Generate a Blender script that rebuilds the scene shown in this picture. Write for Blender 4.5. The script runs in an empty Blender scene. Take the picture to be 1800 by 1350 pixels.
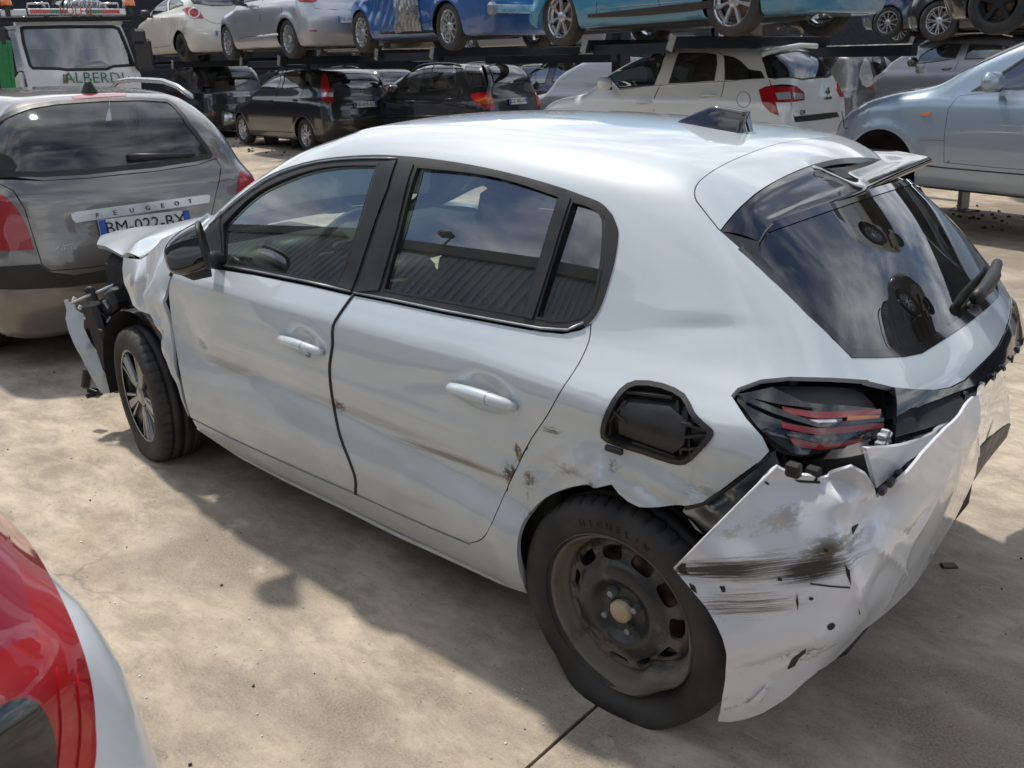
import bpy, math, random
import numpy as np
from mathutils import Vector, Matrix
from mathutils.geometry import delaunay_2d_cdt

# ---------------------------------------------------------------- camera, sky, sun, exposure
scene = bpy.context.scene
COL = scene.collection
CAM = np.array([-1.0964, 2.4512, 1.6436])
YAW, PITCH, ROLL, FPX = -0.8443, -0.3523, -0.0202, 1551.54

def cam_axes():
    cy, sy, cp, sp = math.cos(YAW), math.sin(YAW), math.cos(PITCH), math.sin(PITCH)
    fw = np.array([cy*cp, sy*cp, sp]); r = np.array([sy, -cy, 0.0]); u = np.cross(r, fw)
    cr, sr = math.cos(ROLL), math.sin(ROLL)
    return cr*r+sr*u, -sr*r+cr*u, fw
CR, CU, CF = cam_axes()

cam_data = bpy.data.cameras.new('camera')
cam = bpy.data.objects.new('camera', cam_data); COL.objects.link(cam); scene.camera = cam
cam.matrix_world = Matrix(((CR[0], CU[0], -CF[0], CAM[0]), (CR[1], CU[1], -CF[1], CAM[1]),
                           (CR[2], CU[2], -CF[2], CAM[2]), (0, 0, 0, 1)))
cam_data.sensor_width = 36.0; cam_data.lens = FPX/1800*36.0
cam_data.clip_start = 0.02; cam_data.clip_end = 2000
cam_data.dof.use_dof = True; cam_data.dof.focus_distance = 3.0; cam_data.dof.aperture_fstop = 11.0

SUN = np.array([.52, -.14, 1.0]); SUN = SUN/np.linalg.norm(SUN)
sun_el = math.asin(SUN[2]); sun_az = math.atan2(SUN[0], SUN[1])      # azimuth clockwise from +Y
sd = bpy.data.lights.new('sun', 'SUN'); sd.energy = 3.6; sd.angle = math.radians(2.5); sd.color = (1.0, .93, .83)
so = bpy.data.objects.new('sun', sd); COL.objects.link(so)
so.rotation_euler = Vector(SUN).to_track_quat('Z', 'Y').to_euler(); so.location = (0, 0, 30)

world = bpy.data.worlds.new('World'); scene.world = world; world.use_nodes = True
wt = world.node_tree; wn = wt.nodes; wl = wt.links
bg = wn['Background']
sky = wn.new('ShaderNodeTexSky'); sky.sky_type = 'NISHITA'; sky.sun_disc = False
sky.sun_elevation = sun_el; sky.sun_rotation = sun_az; sky.dust_density = .6; sky.ozone_density = 2.0
tc = wn.new('ShaderNodeTexCoord')
sep = wn.new('ShaderNodeSeparateXYZ'); wl.new(tc.outputs['Generated'], sep.inputs[0])
# flat cloud layer: direction divided by its height
add = wn.new('ShaderNodeMath'); add.operation = 'ADD'; add.inputs[1].default_value = .16; wl.new(sep.outputs[2], add.inputs[0])
dv = wn.new('ShaderNodeVectorMath'); dv.operation = 'DIVIDE'; wl.new(tc.outputs['Generated'], dv.inputs[0])
cmb = wn.new('ShaderNodeCombineXYZ')
for i in range(3): wl.new(add.outputs[0], cmb.inputs[i])
wl.new(cmb.outputs[0], dv.inputs[1])
cn = wn.new('ShaderNodeTexNoise'); cn.inputs['Scale'].default_value = 1.15; cn.inputs['Detail'].default_value = 9
cn.inputs['Roughness'].default_value = .58; cn.inputs['Distortion'].default_value = .25
wl.new(dv.outputs[0], cn.inputs['Vector'])
cr_ = wn.new('ShaderNodeValToRGB'); cr_.color_ramp.elements[0].position = .39; cr_.color_ramp.elements[1].position = .55
wl.new(cn.outputs['Fac'], cr_.inputs[0])
cn2 = wn.new('ShaderNodeTexNoise'); cn2.inputs['Scale'].default_value = 3.1; cn2.inputs['Detail'].default_value = 7
wl.new(dv.outputs[0], cn2.inputs['Vector'])
ccol = wn.new('ShaderNodeValToRGB')
ccol.color_ramp.elements[0].position = .35; ccol.color_ramp.elements[0].color = (3.6, 4.0, 4.6, 1)
ccol.color_ramp.elements[1].position = .65; ccol.color_ramp.elements[1].color = (12.5, 12.8, 13.0, 1)
wl.new(cn2.outputs['Fac'], ccol.inputs[0])
up = wn.new('ShaderNodeMapRange'); up.inputs[1].default_value = -.02; up.inputs[2].default_value = .06
wl.new(sep.outputs[2], up.inputs[0])
mm = wn.new('ShaderNodeMath'); mm.operation = 'MULTIPLY'; wl.new(cr_.outputs[0], mm.inputs[0]); wl.new(up.outputs[0], mm.inputs[1])
mx = wn.new('ShaderNodeMix'); mx.data_type = 'RGBA'
wl.new(mm.outputs[0], mx.inputs[0]); wl.new(sky.outputs[0], mx.inputs[6]); wl.new(ccol.outputs[0], mx.inputs[7])
wl.new(mx.outputs[2], bg.inputs[0]); bg.inputs[1].default_value = .13

scene.view_settings.view_transform = 'Standard'; scene.view_settings.look = 'None'
scene.view_settings.exposure = -0.05; scene.view_settings.gamma = 1.0
scene.view_settings.use_curve_mapping = False
scene.render.engine = 'CYCLES'
scene.cycles.max_bounces = 8; scene.cycles.transparent_max_bounces = 16

# ---------------------------------------------------------------- numeric helpers
def pchip(xs, ys):
    x = np.array(xs, float); y = np.array(ys, float)
    if x[0] > x[-1]: x = x[::-1]; y = y[::-1]
    h = np.diff(x); d = np.diff(y)/h
    m = np.zeros_like(y); m[0] = d[0]; m[-1] = d[-1]
    for i in range(1, len(x)-1):
        if d[i-1]*d[i] > 0:
            w1 = 2*h[i]+h[i-1]; w2 = h[i]+2*h[i-1]
            m[i] = (w1+w2)/(w1/d[i-1]+w2/d[i])
    def f(q):
        q = np.asarray(q, float); k = np.clip(np.searchsorted(x, q)-1, 0, len(x)-2)
        qc = np.clip(q, x[0], x[-1])
        t = (qc-x[k])/h[k]
        v = (y[k]*(2*t**3-3*t**2+1)+m[k]*h[k]*(t**3-2*t**2+t)+y[k+1]*(-2*t**3+3*t**2)+m[k+1]*h[k]*(t**3-t**2))
        return v+np.where(q < x[0], (q-x[0])*m[0], 0)+np.where(q > x[-1], (q-x[-1])*m[-1], 0)
    return f

def smin(a, b, k):
    return np.minimum(a, b)-np.maximum(k-np.abs(a-b), 0)**2/(4*k)

def vnoise(P, s, seed=0):
    """cheap smooth value noise on an (N,3) array, range -1..1"""
    Q = P*s+seed*17.31; i = np.floor(Q).astype(np.int64); f = Q-i; f = f*f*(3-2*f); out = 0
    for dx in (0, 1):
        for dy in (0, 1):
            for dz in (0, 1):
                n = (i[:, 0]+dx)*374761393+(i[:, 1]+dy)*668265263+(i[:, 2]+dz)*2147483647
                n = (n ^ (n >> 13))*1274126177; n = (n ^ (n >> 16)) & 0xffff
                w = (f[:, 0] if dx else 1-f[:, 0])*(f[:, 1] if dy else 1-f[:, 1])*(f[:, 2] if dz else 1-f[:, 2])
                out = out+w*(n/32767.5-1)
    return out

def smooth(pts, n=6, closed=False):
    """Catmull-Rom through 2D/3D points"""
    P = [np.array(p, float) for p in pts]; out = []
    N = len(P); segs = N if closed else N-1
    for i in range(segs):
        if closed: a, b, c, d = P[i-1], P[i], P[(i+1) % N], P[(i+2) % N]
        else:
            b, c = P[i], P[i+1]; a = P[i-1] if i > 0 else 2*b-c; d = P[i+2] if i+2 < N else 2*c-b
        for k in range(n):
            t = k/n
            out.append(.5*((2*b)+(c-a)*t+(2*a-5*b+4*c-d)*t*t+(3*b-a-3*c+d)*t**3))
    if not closed: out.append(P[-1])
    return [tuple(o) for o in out]

# ---------------------------------------------------------------- car body as a smooth analytic solid
class Body:
    """Solid bounded by side, top, back, front and floor functions, blended at the edges. f > 0 inside."""
    def __init__(s, top, back, front, half, crown=.09, cb=.2, cf=.3, ktop=.13, kback=.16, kfront=.25,
                 zmin=.2, rear_taper=(.0, .0, .0, 2), front_taper=(2.2, .12, 2.2), disp=None, zs=.62, xe=(.6, 2.0), arches=()):
        s.top = pchip([p[0] for p in top], [p[1] for p in top])
        s.back = pchip([p[1] for p in back], [p[0] for p in back])
        s.front = pchip([p[1] for p in front], [p[0] for p in front])
        s.half = pchip([p[0] for p in half], [p[1] for p in half])
        s.crown, s.cb, s.cf, s.ktop, s.kback, s.kfront, s.zmin = crown, cb, cf, ktop, kback, kfront, zmin
        s.rt, s.ft, s.disp, s.zs, s.xe, s.arches = rear_taper, front_taper, disp, zs, xe, arches
    def width(s, x, z):
        x0, lo, hi, p = s.rt
        W = s.half(z)
        t = np.clip(x0-x, 0, None)
        zz = np.clip((z-.85)/.45, 0, 1)
        W = W-(lo+(hi-lo)*zz)*t**p
        x1, a, q = s.ft
        W = W-a*np.clip(x-x1, 0, None)**q
        for (cx, cz, r, b) in s.arches:
            rr = np.hypot(x-cx, z-cz)
            W = W+b*np.exp(-((rr-r)/.07)**2)
        return W
    def f(s, P):
        x, y, z = P[:, 0], P[:, 1], P[:, 2]; ay = np.abs(y)
        W = s.width(x, z)
        if s.disp is not None: W = W+s.disp(x, y, z)
        g = smin((W-ay)*.93, (s.top(x)-s.crown*y*y-z)*.93, s.ktop)
        g = smin(g, x-s.back(z)-s.cb*y*y, s.kback)
        g = smin(g, s.front(z)-s.cf*y*y-x, s.kfront)
        return smin(g, z-s.zmin, .04)
    def grad(s, P, e=.0015):
        G = np.zeros_like(P)
        for i in range(3):
            d = np.zeros(3); d[i] = e
            G[:, i] = s.f(P+d)-s.f(P-d)
        G = -G; n = np.linalg.norm(G, axis=1, keepdims=True); n[n == 0] = 1
        return G/n
    def hit(s, O, D, t0, t1, n=60):
        O = np.broadcast_to(np.asarray(O, float), D.shape); N = len(D)
        ts = np.linspace(t0, t1, n); F = np.stack([s.f(O+D*t) for t in ts], 1)
        sg = F > 0
        cross = (~sg[:, :-1]) & sg[:, 1:]
        has = cross.any(1); k = np.where(has, cross.argmax(1), 0)
        a = ts[k]; b = ts[k+1]
        for _ in range(16):
            m = .5*(a+b); ins = s.f(O+D*m[:, None]) > 0
            b = np.where(ins, m, b); a = np.where(ins, a, m)
        t = np.where(has, .5*(a+b), ts[F.argmax(1)])
        return O+D*t[:, None]
    def out(s, O, D, t1=2.8):
        """from a point inside, outward to the skin"""
        a = np.zeros(len(D)); b = np.full(len(D), t1)
        ts = np.linspace(0, t1, 22); F = np.stack([s.f(O+D*t) for t in ts], 1) > 0
        ex = F[:, :-1] & ~F[:, 1:]; has = ex.any(1); k = np.where(has, ex.argmax(1), 0)
        a = ts[k]; b = ts[k+1]
        for _ in range(14):
            m = .5*(a+b); ins = s.f(O+D*m[:, None]) > 0
            a = np.where(ins, m, a); b = np.where(ins, b, m)
        return O+D*(.5*(a+b))[:, None]

class Frame:
    """where a thing stands: turns photo directions into its own coordinates"""
    def __init__(s, loc=(0, 0, 0), yaw=0.0, pitch=0.0):
        s.loc = np.array(loc, float); s.yaw = yaw; s.pitch = pitch
        c, n = math.cos(yaw), math.sin(yaw); cp, sp = math.cos(pitch), math.sin(pitch)
        s.R = np.array([[c, -n, 0], [n, c, 0], [0, 0, 1.0]])@np.array([[cp, 0, sp], [0, 1, 0], [-sp, 0, cp]])
        s.cam = s.R.T@(CAM-s.loc)
    def dirs(s, px):
        px = np.atleast_2d(np.array(px, float))
        D = CF+np.outer((px[:, 0]-900)/FPX, CR)-np.outer((px[:, 1]-675)/FPX, CU)
        D = D@s.R
        return D/np.linalg.norm(D, axis=1, keepdims=True)
    def on(s, body, px, n=240):
        D = s.dirs(px); d0 = np.linalg.norm(s.cam-np.array([1.3, 0, .8]))
        return body.hit(s.cam, D, max(.2, d0-3.6), d0+3.6, n)
    def plane(s, px, axis, val):
        D = s.dirs(px); t = (np.asarray(val)-s.cam[axis])/D[:, axis]
        return s.cam+D*t[:, None]

class DirChart:
    def __init__(s, body, d):
        s.b = body; s.d = np.array(d, float)/np.linalg.norm(d)
        a = np.array([0, 0, 1.0]) if abs(s.d[2]) < .8 else np.array([1.0, 0, 0])
        s.e1 = np.cross(a, s.d); s.e1 /= np.linalg.norm(s.e1); s.e2 = np.cross(s.d, s.e1)
    def to2d(s, P): return np.stack([P@s.e1, P@s.e2], 1)
    def from2d(s, Q):
        O = np.outer(Q[:, 0], s.e1)+np.outer(Q[:, 1], s.e2)
        c = np.array([1.0, 0, .6])@s.d
        O = O+s.d*(c+2.6)
        return s.b.hit(O, np.tile(-s.d, (len(Q), 1)), 0, 3.2, 44)
    def normal(s, P): return s.b.grad(P)

class RBFChart:
    """free-form sheet through control points: smooth depth over an oblique plane"""
    def __init__(s, pts, d, power=1.6, noise=None, reg=1e-5):
        P = np.array(pts, float); s.d = np.array(d, float)/np.linalg.norm(d)
        a = np.array([0, 0, 1.0]) if abs(s.d[2]) < .8 else np.array([1.0, 0, 0])
        s.e1 = np.cross(a, s.d); s.e1 /= np.linalg.norm(s.e1); s.e2 = np.cross(s.d, s.e1)
        s.C = s.to2d(P); h = P@s.d; s.pw = power; n = len(P)
        A = np.zeros((n+3, n+3)); R = np.linalg.norm(s.C[:, None]-s.C[None], axis=2)
        A[:n, :n] = R**power+np.eye(n)*reg; A[:n, n] = 1; A[:n, n+1:] = s.C; A[n, :n] = 1; A[n+1:, :n] = s.C.T
        s.w = np.linalg.solve(A, np.concatenate([h, np.zeros(3)])); s.noise = noise
    def to2d(s, P): return np.stack([P@s.e1, P@s.e2], 1)
    def height(s, Q):
        n = len(s.C); R = np.linalg.norm(Q[:, None]-s.C[None], axis=2)
        h = (R+1e-4)**s.pw@s.w[:n]+s.w[n]+Q@s.w[n+1:]
        if s.noise is not None: h = h+s.noise(Q)
        return h
    def from2d(s, Q): return np.outer(Q[:, 0], s.e1)+np.outer(Q[:, 1], s.e2)+np.outer(s.height(Q), s.d)
    def normal(s, P):
        Q = s.to2d(P); e = .004
        a = s.from2d(Q+[e, 0])-s.from2d(Q-[e, 0]); b = s.from2d(Q+[0, e])-s.from2d(Q-[0, e])
        n = np.cross(a, b); n /= np.linalg.norm(n, axis=1, keepdims=True)
        return n*np.sign(n@s.d)[:, None]

class QuadChart:
    """smooth pane: best quadratic sheet through an outline"""
    def __init__(s, P, d):
        s.d = np.array(d, float)/np.linalg.norm(d); a = np.array([0, 0, 1.0])
        s.e1 = np.cross(a, s.d); s.e1 /= np.linalg.norm(s.e1); s.e2 = np.cross(s.d, s.e1)
        P = resample3(np.asarray(P, float), .03); Q = s.to2d(P); s.c = Q.mean(0); s.k = np.linalg.lstsq(s.basis(Q), P@s.d, rcond=None)[0]
    def basis(s, Q): u, v = (Q-s.c).T; return np.stack([np.ones(len(Q)), u, v, u*u, v*v, u*v], 1)
    def to2d(s, P): return np.stack([P@s.e1, P@s.e2], 1)
    def from2d(s, Q): return np.outer(Q[:, 0], s.e1)+np.outer(Q[:, 1], s.e2)+np.outer(s.basis(Q)@s.k, s.d)
    def normal(s, P):
        u, v = (s.to2d(P)-s.c).T; k = s.k; gu = k[1]+2*k[3]*u+k[5]*v; gv = k[2]+2*k[4]*v+k[5]*u
        n = s.d-gu[:, None]*s.e1-gv[:, None]*s.e2; return n/np.linalg.norm(n, axis=1, keepdims=True)

def resample3(P, res):
    out = []
    for a, b in zip(P, np.roll(P, -1, 0)):
        k = max(1, int(np.linalg.norm(b-a)/res)); out += [a+(b-a)*j/k for j in range(k)]
    return np.array(out)

class MidChart:
    """unrolled skin around a spine inside the body, closed caps handled by CapChart"""
    TH = math.radians(38)
    def __init__(s, b): s.b = b
    def to2d(s, P):
        x0, x1 = s.b.xe; z = P[:, 2]-s.b.zs; r = np.hypot(P[:, 1], z); v = np.arctan2(P[:, 1], z)
        th = np.where(P[:, 0] < x0, np.arctan2(x0-P[:, 0], r), np.where(P[:, 0] > x1, np.arctan2(P[:, 0]-x1, r), 0))
        sx = np.where(P[:, 0] < x0, x0-th, np.where(P[:, 0] > x1, x1+th, P[:, 0]))
        return np.stack([sx, v], 1)
    def from2d(s, Q):
        x0, x1 = s.b.xe; sx, v = Q[:, 0], Q[:, 1]
        th = np.where(sx < x0, sx-x0, np.where(sx > x1, sx-x1, 0))
        c = np.cos(th)
        D = np.stack([np.sin(th), c*np.sin(v), c*np.cos(v)], 1)
        O = np.stack([np.clip(sx, x0, x1), 0*sx, 0*sx+s.b.zs], 1)
        return s.b.out(O, D)
    def normal(s, P): return s.b.grad(P)
    def domain(s):
        x0, x1 = s.b.xe; vb = math.radians(148)
        return [(x0-s.TH, -vb), (x1+s.TH, -vb), (x1+s.TH, vb), (x0-s.TH, vb)]

class CapChart:
    def __init__(s, b, rear): s.b = b; s.sg = -1.0 if rear else 1.0; s.x = b.xe[0] if rear else b.xe[1]
    def to2d(s, P):
        dx = np.maximum((P[:, 0]-s.x)*s.sg, .12)
        return np.stack([P[:, 1]/dx, (P[:, 2]-s.b.zs)/dx], 1)
    def from2d(s, Q):
        D = np.stack([np.full(len(Q), s.sg), Q[:, 0], Q[:, 1]], 1); D /= np.linalg.norm(D, axis=1, keepdims=True)
        return s.b.out(np.array([s.x, 0, s.b.zs]), D)
    def normal(s, P): return s.b.grad(P)
    def domain(s):
        R = 1/math.tan(MidChart.TH)+.012; n = 72; vb = math.radians(148)
        pts = [(R*math.sin(v), R*math.cos(v)) for v in np.linspace(-vb, vb, n)]
        return pts

def resample(P2, res):
    out = []; n = len(P2)
    for i in range(n):
        a = P2[i]; b = P2[(i+1) % n]; L = np.linalg.norm(b-a)
        if L < 1e-6: continue
        k = max(1, int(round(L/res)))
        for j in range(k): out.append(a+(b-a)*j/k)
    return np.array(out)

def area2(P): x, y = P[:, 0], P[:, 1]; return .5*np.sum(x*np.roll(y, -1)-np.roll(x, -1)*y)

def inset_poly(P, d):
    P = np.asarray(P, float)
    if area2(P) < 0: P = P[::-1]
    keep = [0]
    for i in range(1, len(P)):
        if np.linalg.norm(P[i]-P[keep[-1]]) > 1e-5: keep.append(i)
    P = P[keep]
    if np.linalg.norm(P[0]-P[-1]) < 1e-5: P = P[:-1]
    a = P-np.roll(P, 1, 0); b = np.roll(P, -1, 0)-P
    a /= np.linalg.norm(a, axis=1, keepdims=True)+1e-12; b /= np.linalg.norm(b, axis=1, keepdims=True)+1e-12
    na = np.stack([-a[:, 1], a[:, 0]], 1); nb = np.stack([-b[:, 1], b[:, 0]], 1)
    m = na+nb; l = np.maximum(np.sum(m*m, 1, keepdims=True), .5)
    return P+m*(2*d/l)

def inside(Q, poly):
    x, y = Q[:, 0], Q[:, 1]; r = np.zeros(len(Q), bool); n = len(poly); j = n-1
    for i in range(n):
        xi, yi = poly[i]; xj, yj = poly[j]
        if (yi > yj) != (yj > yi) or yi != yj:
            c = ((yi > y) != (yj > y)) & (x < (xj-xi)*(y-yi)/((yj-yi) if yj != yi else 1e-12)+xi)
            r ^= c
        j = i
    return r

def seg_dist(Q, poly):
    a = poly; b = np.roll(poly, -1, 0); best = np.full(len(Q), 9e9)
    for i in range(len(a)):
        ab = b[i]-a[i]; L = ab@ab+1e-14
        t = np.clip(((Q-a[i])@ab)/L, 0, 1)
        d = np.sum((Q-a[i]-t[:, None]*ab)**2, 1); best = np.minimum(best, d)
    return np.sqrt(best)

def new_mesh(name, V, F, m=None, parent=None, normals=None, flat=False):
    me = bpy.data.meshes.new(name); me.from_pydata([tuple(v) for v in V], [], [tuple(int(i) for i in f) for f in F]); me.update()
    if m is not None: me.materials.append(m)
    if not flat: me.polygons.foreach_set('use_smooth', [True]*len(me.polygons))
    if normals is not None and len(me.polygons):
        me.normals_split_custom_set_from_vertices([tuple(n) for n in normals])
    o = bpy.data.objects.new(name, me); COL.objects.link(o)
    if parent is not None: o.parent = parent
    return o

def region_arrays(chart, out2d, holes2d=(), res=.02, off=0.0, lip=0.0, gapres=None, disp=None, edge=0.0):
    gapres = gapres or res
    loops = [resample(np.asarray(out2d, float), gapres)]+[resample(np.asarray(h, float), gapres) for h in holes2d]
    if area2(loops[0]) < 0: loops[0] = loops[0][::-1]
    lo = loops[0].min(0); hi = loops[0].max(0)
    xs = np.arange(lo[0], hi[0], res); ys = np.arange(lo[1], hi[1], res*.87)
    if len(xs) and len(ys):
        G = np.array([(x+(res*.5 if j % 2 else 0), y) for j, y in enumerate(ys) for x in xs])
        G = G[inside(G, loops[0])]
        for l in loops:
            if len(G): G = G[seg_dist(G, l) > res*.45]
    else: G = np.zeros((0, 2))
    verts = []; edges = []
    for l in loops:
        s0 = len(verts); verts += [Vector((float(a[0]), float(a[1]))) for a in l]; n = len(l)
        edges += [(s0+i, s0+(i+1) % n) for i in range(n)]
    verts += [Vector((float(a[0]), float(a[1]))) for a in G]
    vo, eo, fo, ov, oe, of = delaunay_2d_cdt(verts, edges, [], 0, 1e-7)
    Q = np.array([(v.x, v.y) for v in vo]); Fc = np.array([f for f in fo if len(f) == 3])
    cen = Q[Fc].mean(1); ok = inside(cen, loops[0])
    for h in loops[1:]: ok &= ~inside(cen, h)
    Fc = Fc[ok]
    used = np.unique(Fc); mp = -np.ones(len(Q), int); mp[used] = np.arange(len(used)); Q = Q[used]; Fc = mp[Fc]
    P = chart.from2d(Q); N = chart.normal(P)
    # orient outward
    a, b, c = P[Fc[:, 0]], P[Fc[:, 1]], P[Fc[:, 2]]
    fn = np.cross(b-a, c-a); s = np.sum(fn*N[Fc[:, 0]], 1)
    flip = s < 0; Fc[flip] = Fc[flip][:, ::-1]
    if disp is not None: P = P+N*disp(P)[:, None]
    P = P+N*off
    faces = [tuple(f) for f in Fc]; V = P; NN = N
    if lip > 0:
        # boundary edges
        E = {}
        for f in Fc:
            for i in range(3):
                e = (f[i], f[(i+1) % 3]); E[e] = 1
        bd = [e for e in E if (e[1], e[0]) not in E]
        idx = {}; ev = []; en = []
        outn = {}
        for (i, j) in bd:
            t = P[j]-P[i]; o = np.cross(t, N[i]); o /= np.linalg.norm(o)+1e-12
            outn[i] = outn.get(i, 0)+o; outn[j] = outn.get(j, 0)+o
        base = len(V)
        for i in outn:
            o = outn[i]/(np.linalg.norm(outn[i])+1e-12); idx[i] = base+len(ev)
            ev += [P[i], P[i]-N[i]*lip]; en += [o, o]
        for (i, j) in bd: faces.append((idx[j], idx[i], idx[i]+1)); faces.append((idx[j], idx[i]+1, idx[j]+1))
        V = np.concatenate([V, np.array(ev)]); NN = np.concatenate([NN, np.array(en)])
    return V, faces, NN

def region(name, m, parent, chart, outline3, holes3=(), res=.02, inset=0.0, mirror=False, label=None, **kw):
    o2 = chart.to2d(np.asarray(outline3, float)); h2 = [chart.to2d(np.asarray(h, float)) for h in holes3]
    if inset: o2 = inset_poly(o2, inset)
    V, F, N = region_arrays(chart, o2, h2, res=res, **kw)
    o = new_mesh(name, V, F, m, parent, N)
    if label: o['label'] = label
    if mirror:
        s = np.array([1, -1, 1]); o2_ = new_mesh(name, V*s, [f[::-1] for f in F], m, parent, N*s)
        if label: o2_['label'] = label
        return o, o2_
    return o

def ring_from(chart, outline3, w):
    """the outline moved inwards by w, back on the surface"""
    q = inset_poly(resample(chart.to2d(np.asarray(outline3, float)), .012), w)
    return chart.from2d(q)

def tube(name, pts, r, m, parent=None, n=8, closed=False, flatz=None):
    P = np.array(pts, float); N = len(P); V = []; F = []
    rr = np.broadcast_to(np.asarray(r, float), (N,))
    prev = None
    for i in range(N):
        if closed: t = P[(i+1) % N]-P[i-1]
        else: t = P[min(i+1, N-1)]-P[max(i-1, 0)]
        t = t/(np.linalg.norm(t)+1e-12)
        if prev is None:
            a = np.array([0, 0, 1.0]) if abs(t[2]) < .9 else np.array([1.0, 0, 0])
            u = np.cross(t, a)
        else: u = prev-t*(prev@t)
        u = u/(np.linalg.norm(u)+1e-12); prev = u; w = np.cross(t, u)
        for k in range(n):
            a = 2*math.pi*k/n; V.append(P[i]+rr[i]*(u*math.cos(a)+w*math.sin(a)))
    for i in range(N if closed else N-1):
        for k in range(n):
            a = i*n+k; b = i*n+(k+1) % n; c = ((i+1) % N)*n+(k+1) % n; d = ((i+1) % N)*n+k
            F.append((a, b, c, d))
    if not closed: F.append(tuple(range(n))[::-1]); F.append(tuple((N-1)*n+k for k in range(n)))
    return new_mesh(name, V, F, m, parent)

def box_va(c, s, bev=0.0, R=None):
    """bevelled box arrays"""
    c = np.array(c, float); h = np.array(s, float)/2; b = min(bev, h.min()*.9)
    if b <= 0:
        V = [c+h*np.array([x, y, z]) for x in (-1, 1) for y in (-1, 1) for z in (-1, 1)]
        F = [(0, 1, 3, 2), (4, 6, 7, 5), (0, 4, 5, 1), (2, 3, 7, 6), (0, 2, 6, 4), (1, 5, 7, 3)]
    else:
        V = []; ix = {}
        for sx in (-1, 1):
            for sy in (-1, 1):
                for sz in (-1, 1):
                    sg = np.array([sx, sy, sz])
                    for a in range(3):
                        v = h-b; v = v.copy(); v[a] = h[a]; ix[(sx, sy, sz, a)] = len(V); V.append(c+v*sg)
        F = []
        for a in range(3):
            o = [i for i in range(3) if i != a]
            for s1 in (-1, 1):
                q = []
                for (p, r) in ((-1, -1), (1, -1), (1, 1), (-1, 1)):
                    k = [0, 0, 0]; k[a] = s1; k[o[0]] = p; k[o[1]] = r; q.append(ix[tuple(k)+(a,)])
                F.append(q)
        for a in range(3):
            o = [i for i in range(3) if i != a]
            for p in (-1, 1):
                for r in (-1, 1):
                    k0 = [0, 0, 0]; k0[o[0]] = p; k0[o[1]] = r; k1 = list(k0); k0[a] = -1; k1[a] = 1
                    F.append([ix[tuple(k0)+(o[0],)], ix[tuple(k1)+(o[0],)], ix[tuple(k1)+(o[1],)], ix[tuple(k0)+(o[1],)]])
        for sx in (-1, 1):
            for sy in (-1, 1):
                for sz in (-1, 1): F.append([ix[(sx, sy, sz, a)] for a in range(3)])
        V2 = np.array(V); F2 = []
        for f in F:
            p = V2[f]; n = np.cross(p[1]-p[0], p[2]-p[0]); F2.append(f if n@(p.mean(0)-c) > 0 else f[::-1])
        F = F2
    V = np.array(V)
    if R is not None: V = (V-c)@np.array(R).T+c
    return V, [tuple(f) for f in F]

class MB:
    """collects pieces of ONE part"""
    def __init__(s): s.V = []; s.F = []; s.n = 0
    def add(s, V, F): s.V.append(np.asarray(V, float)); s.F += [tuple(i+s.n for i in f) for f in F]; s.n += len(V); return s
    def box(s, c, sz, bev=0.0, R=None): return s.add(*box_va(c, sz, bev, R))
    def build(s, name, m, parent=None, flat=True): return new_mesh(name, np.concatenate(s.V), s.F, m, parent, flat=flat)

def rotz(a): c, s = math.cos(a), math.sin(a); return np.array([[c, -s, 0], [s, c, 0], [0, 0, 1.0]])
def roty(a): c, s = math.cos(a), math.sin(a); return np.array([[c, 0, s], [0, 1, 0], [-s, 0, c]])
def rotx(a): c, s = math.cos(a), math.sin(a); return np.array([[1, 0, 0], [0, c, -s], [0, s, c]])

def lathe(profile, n=48, axis='y', arc=None):
    """profile (r, h); turned around the y axis"""
    V = []; F = []; m = len(profile)
    for i in range(n):
        a = 2*math.pi*i/n
        for r, h in profile: V.append((r*math.cos(a), h, r*math.sin(a)))
    for i in range(n):
        for j in range(m-1):
            a = i*m+j; b = i*m+j+1; c = ((i+1) % n)*m+j+1; d = ((i+1) % n)*m+j
            F.append((a, b, c, d))
    return np.array(V), F

def thing(name, label, cat, loc=(0, 0, 0), rz=0.0, group=None):
    o = bpy.data.objects.new(name, None); COL.objects.link(o); o.empty_display_size = .2
    o.location = loc; o.rotation_euler = (0, 0, rz); o['label'] = label; o['category'] = cat
    if group: o['group'] = group
    return o
def tag(o, label, cat, group=None):
    o['label'] = label; o['category'] = cat
    if group: o['group'] = group
    return o
def setting(o): o['kind'] = 'structure'; return o

# ---------------------------------------------------------------- materials
def nmat(name):
    m = bpy.data.materials.new(name); m.use_nodes = True
    return m, m.node_tree, m.node_tree.nodes['Principled BSDF']

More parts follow.
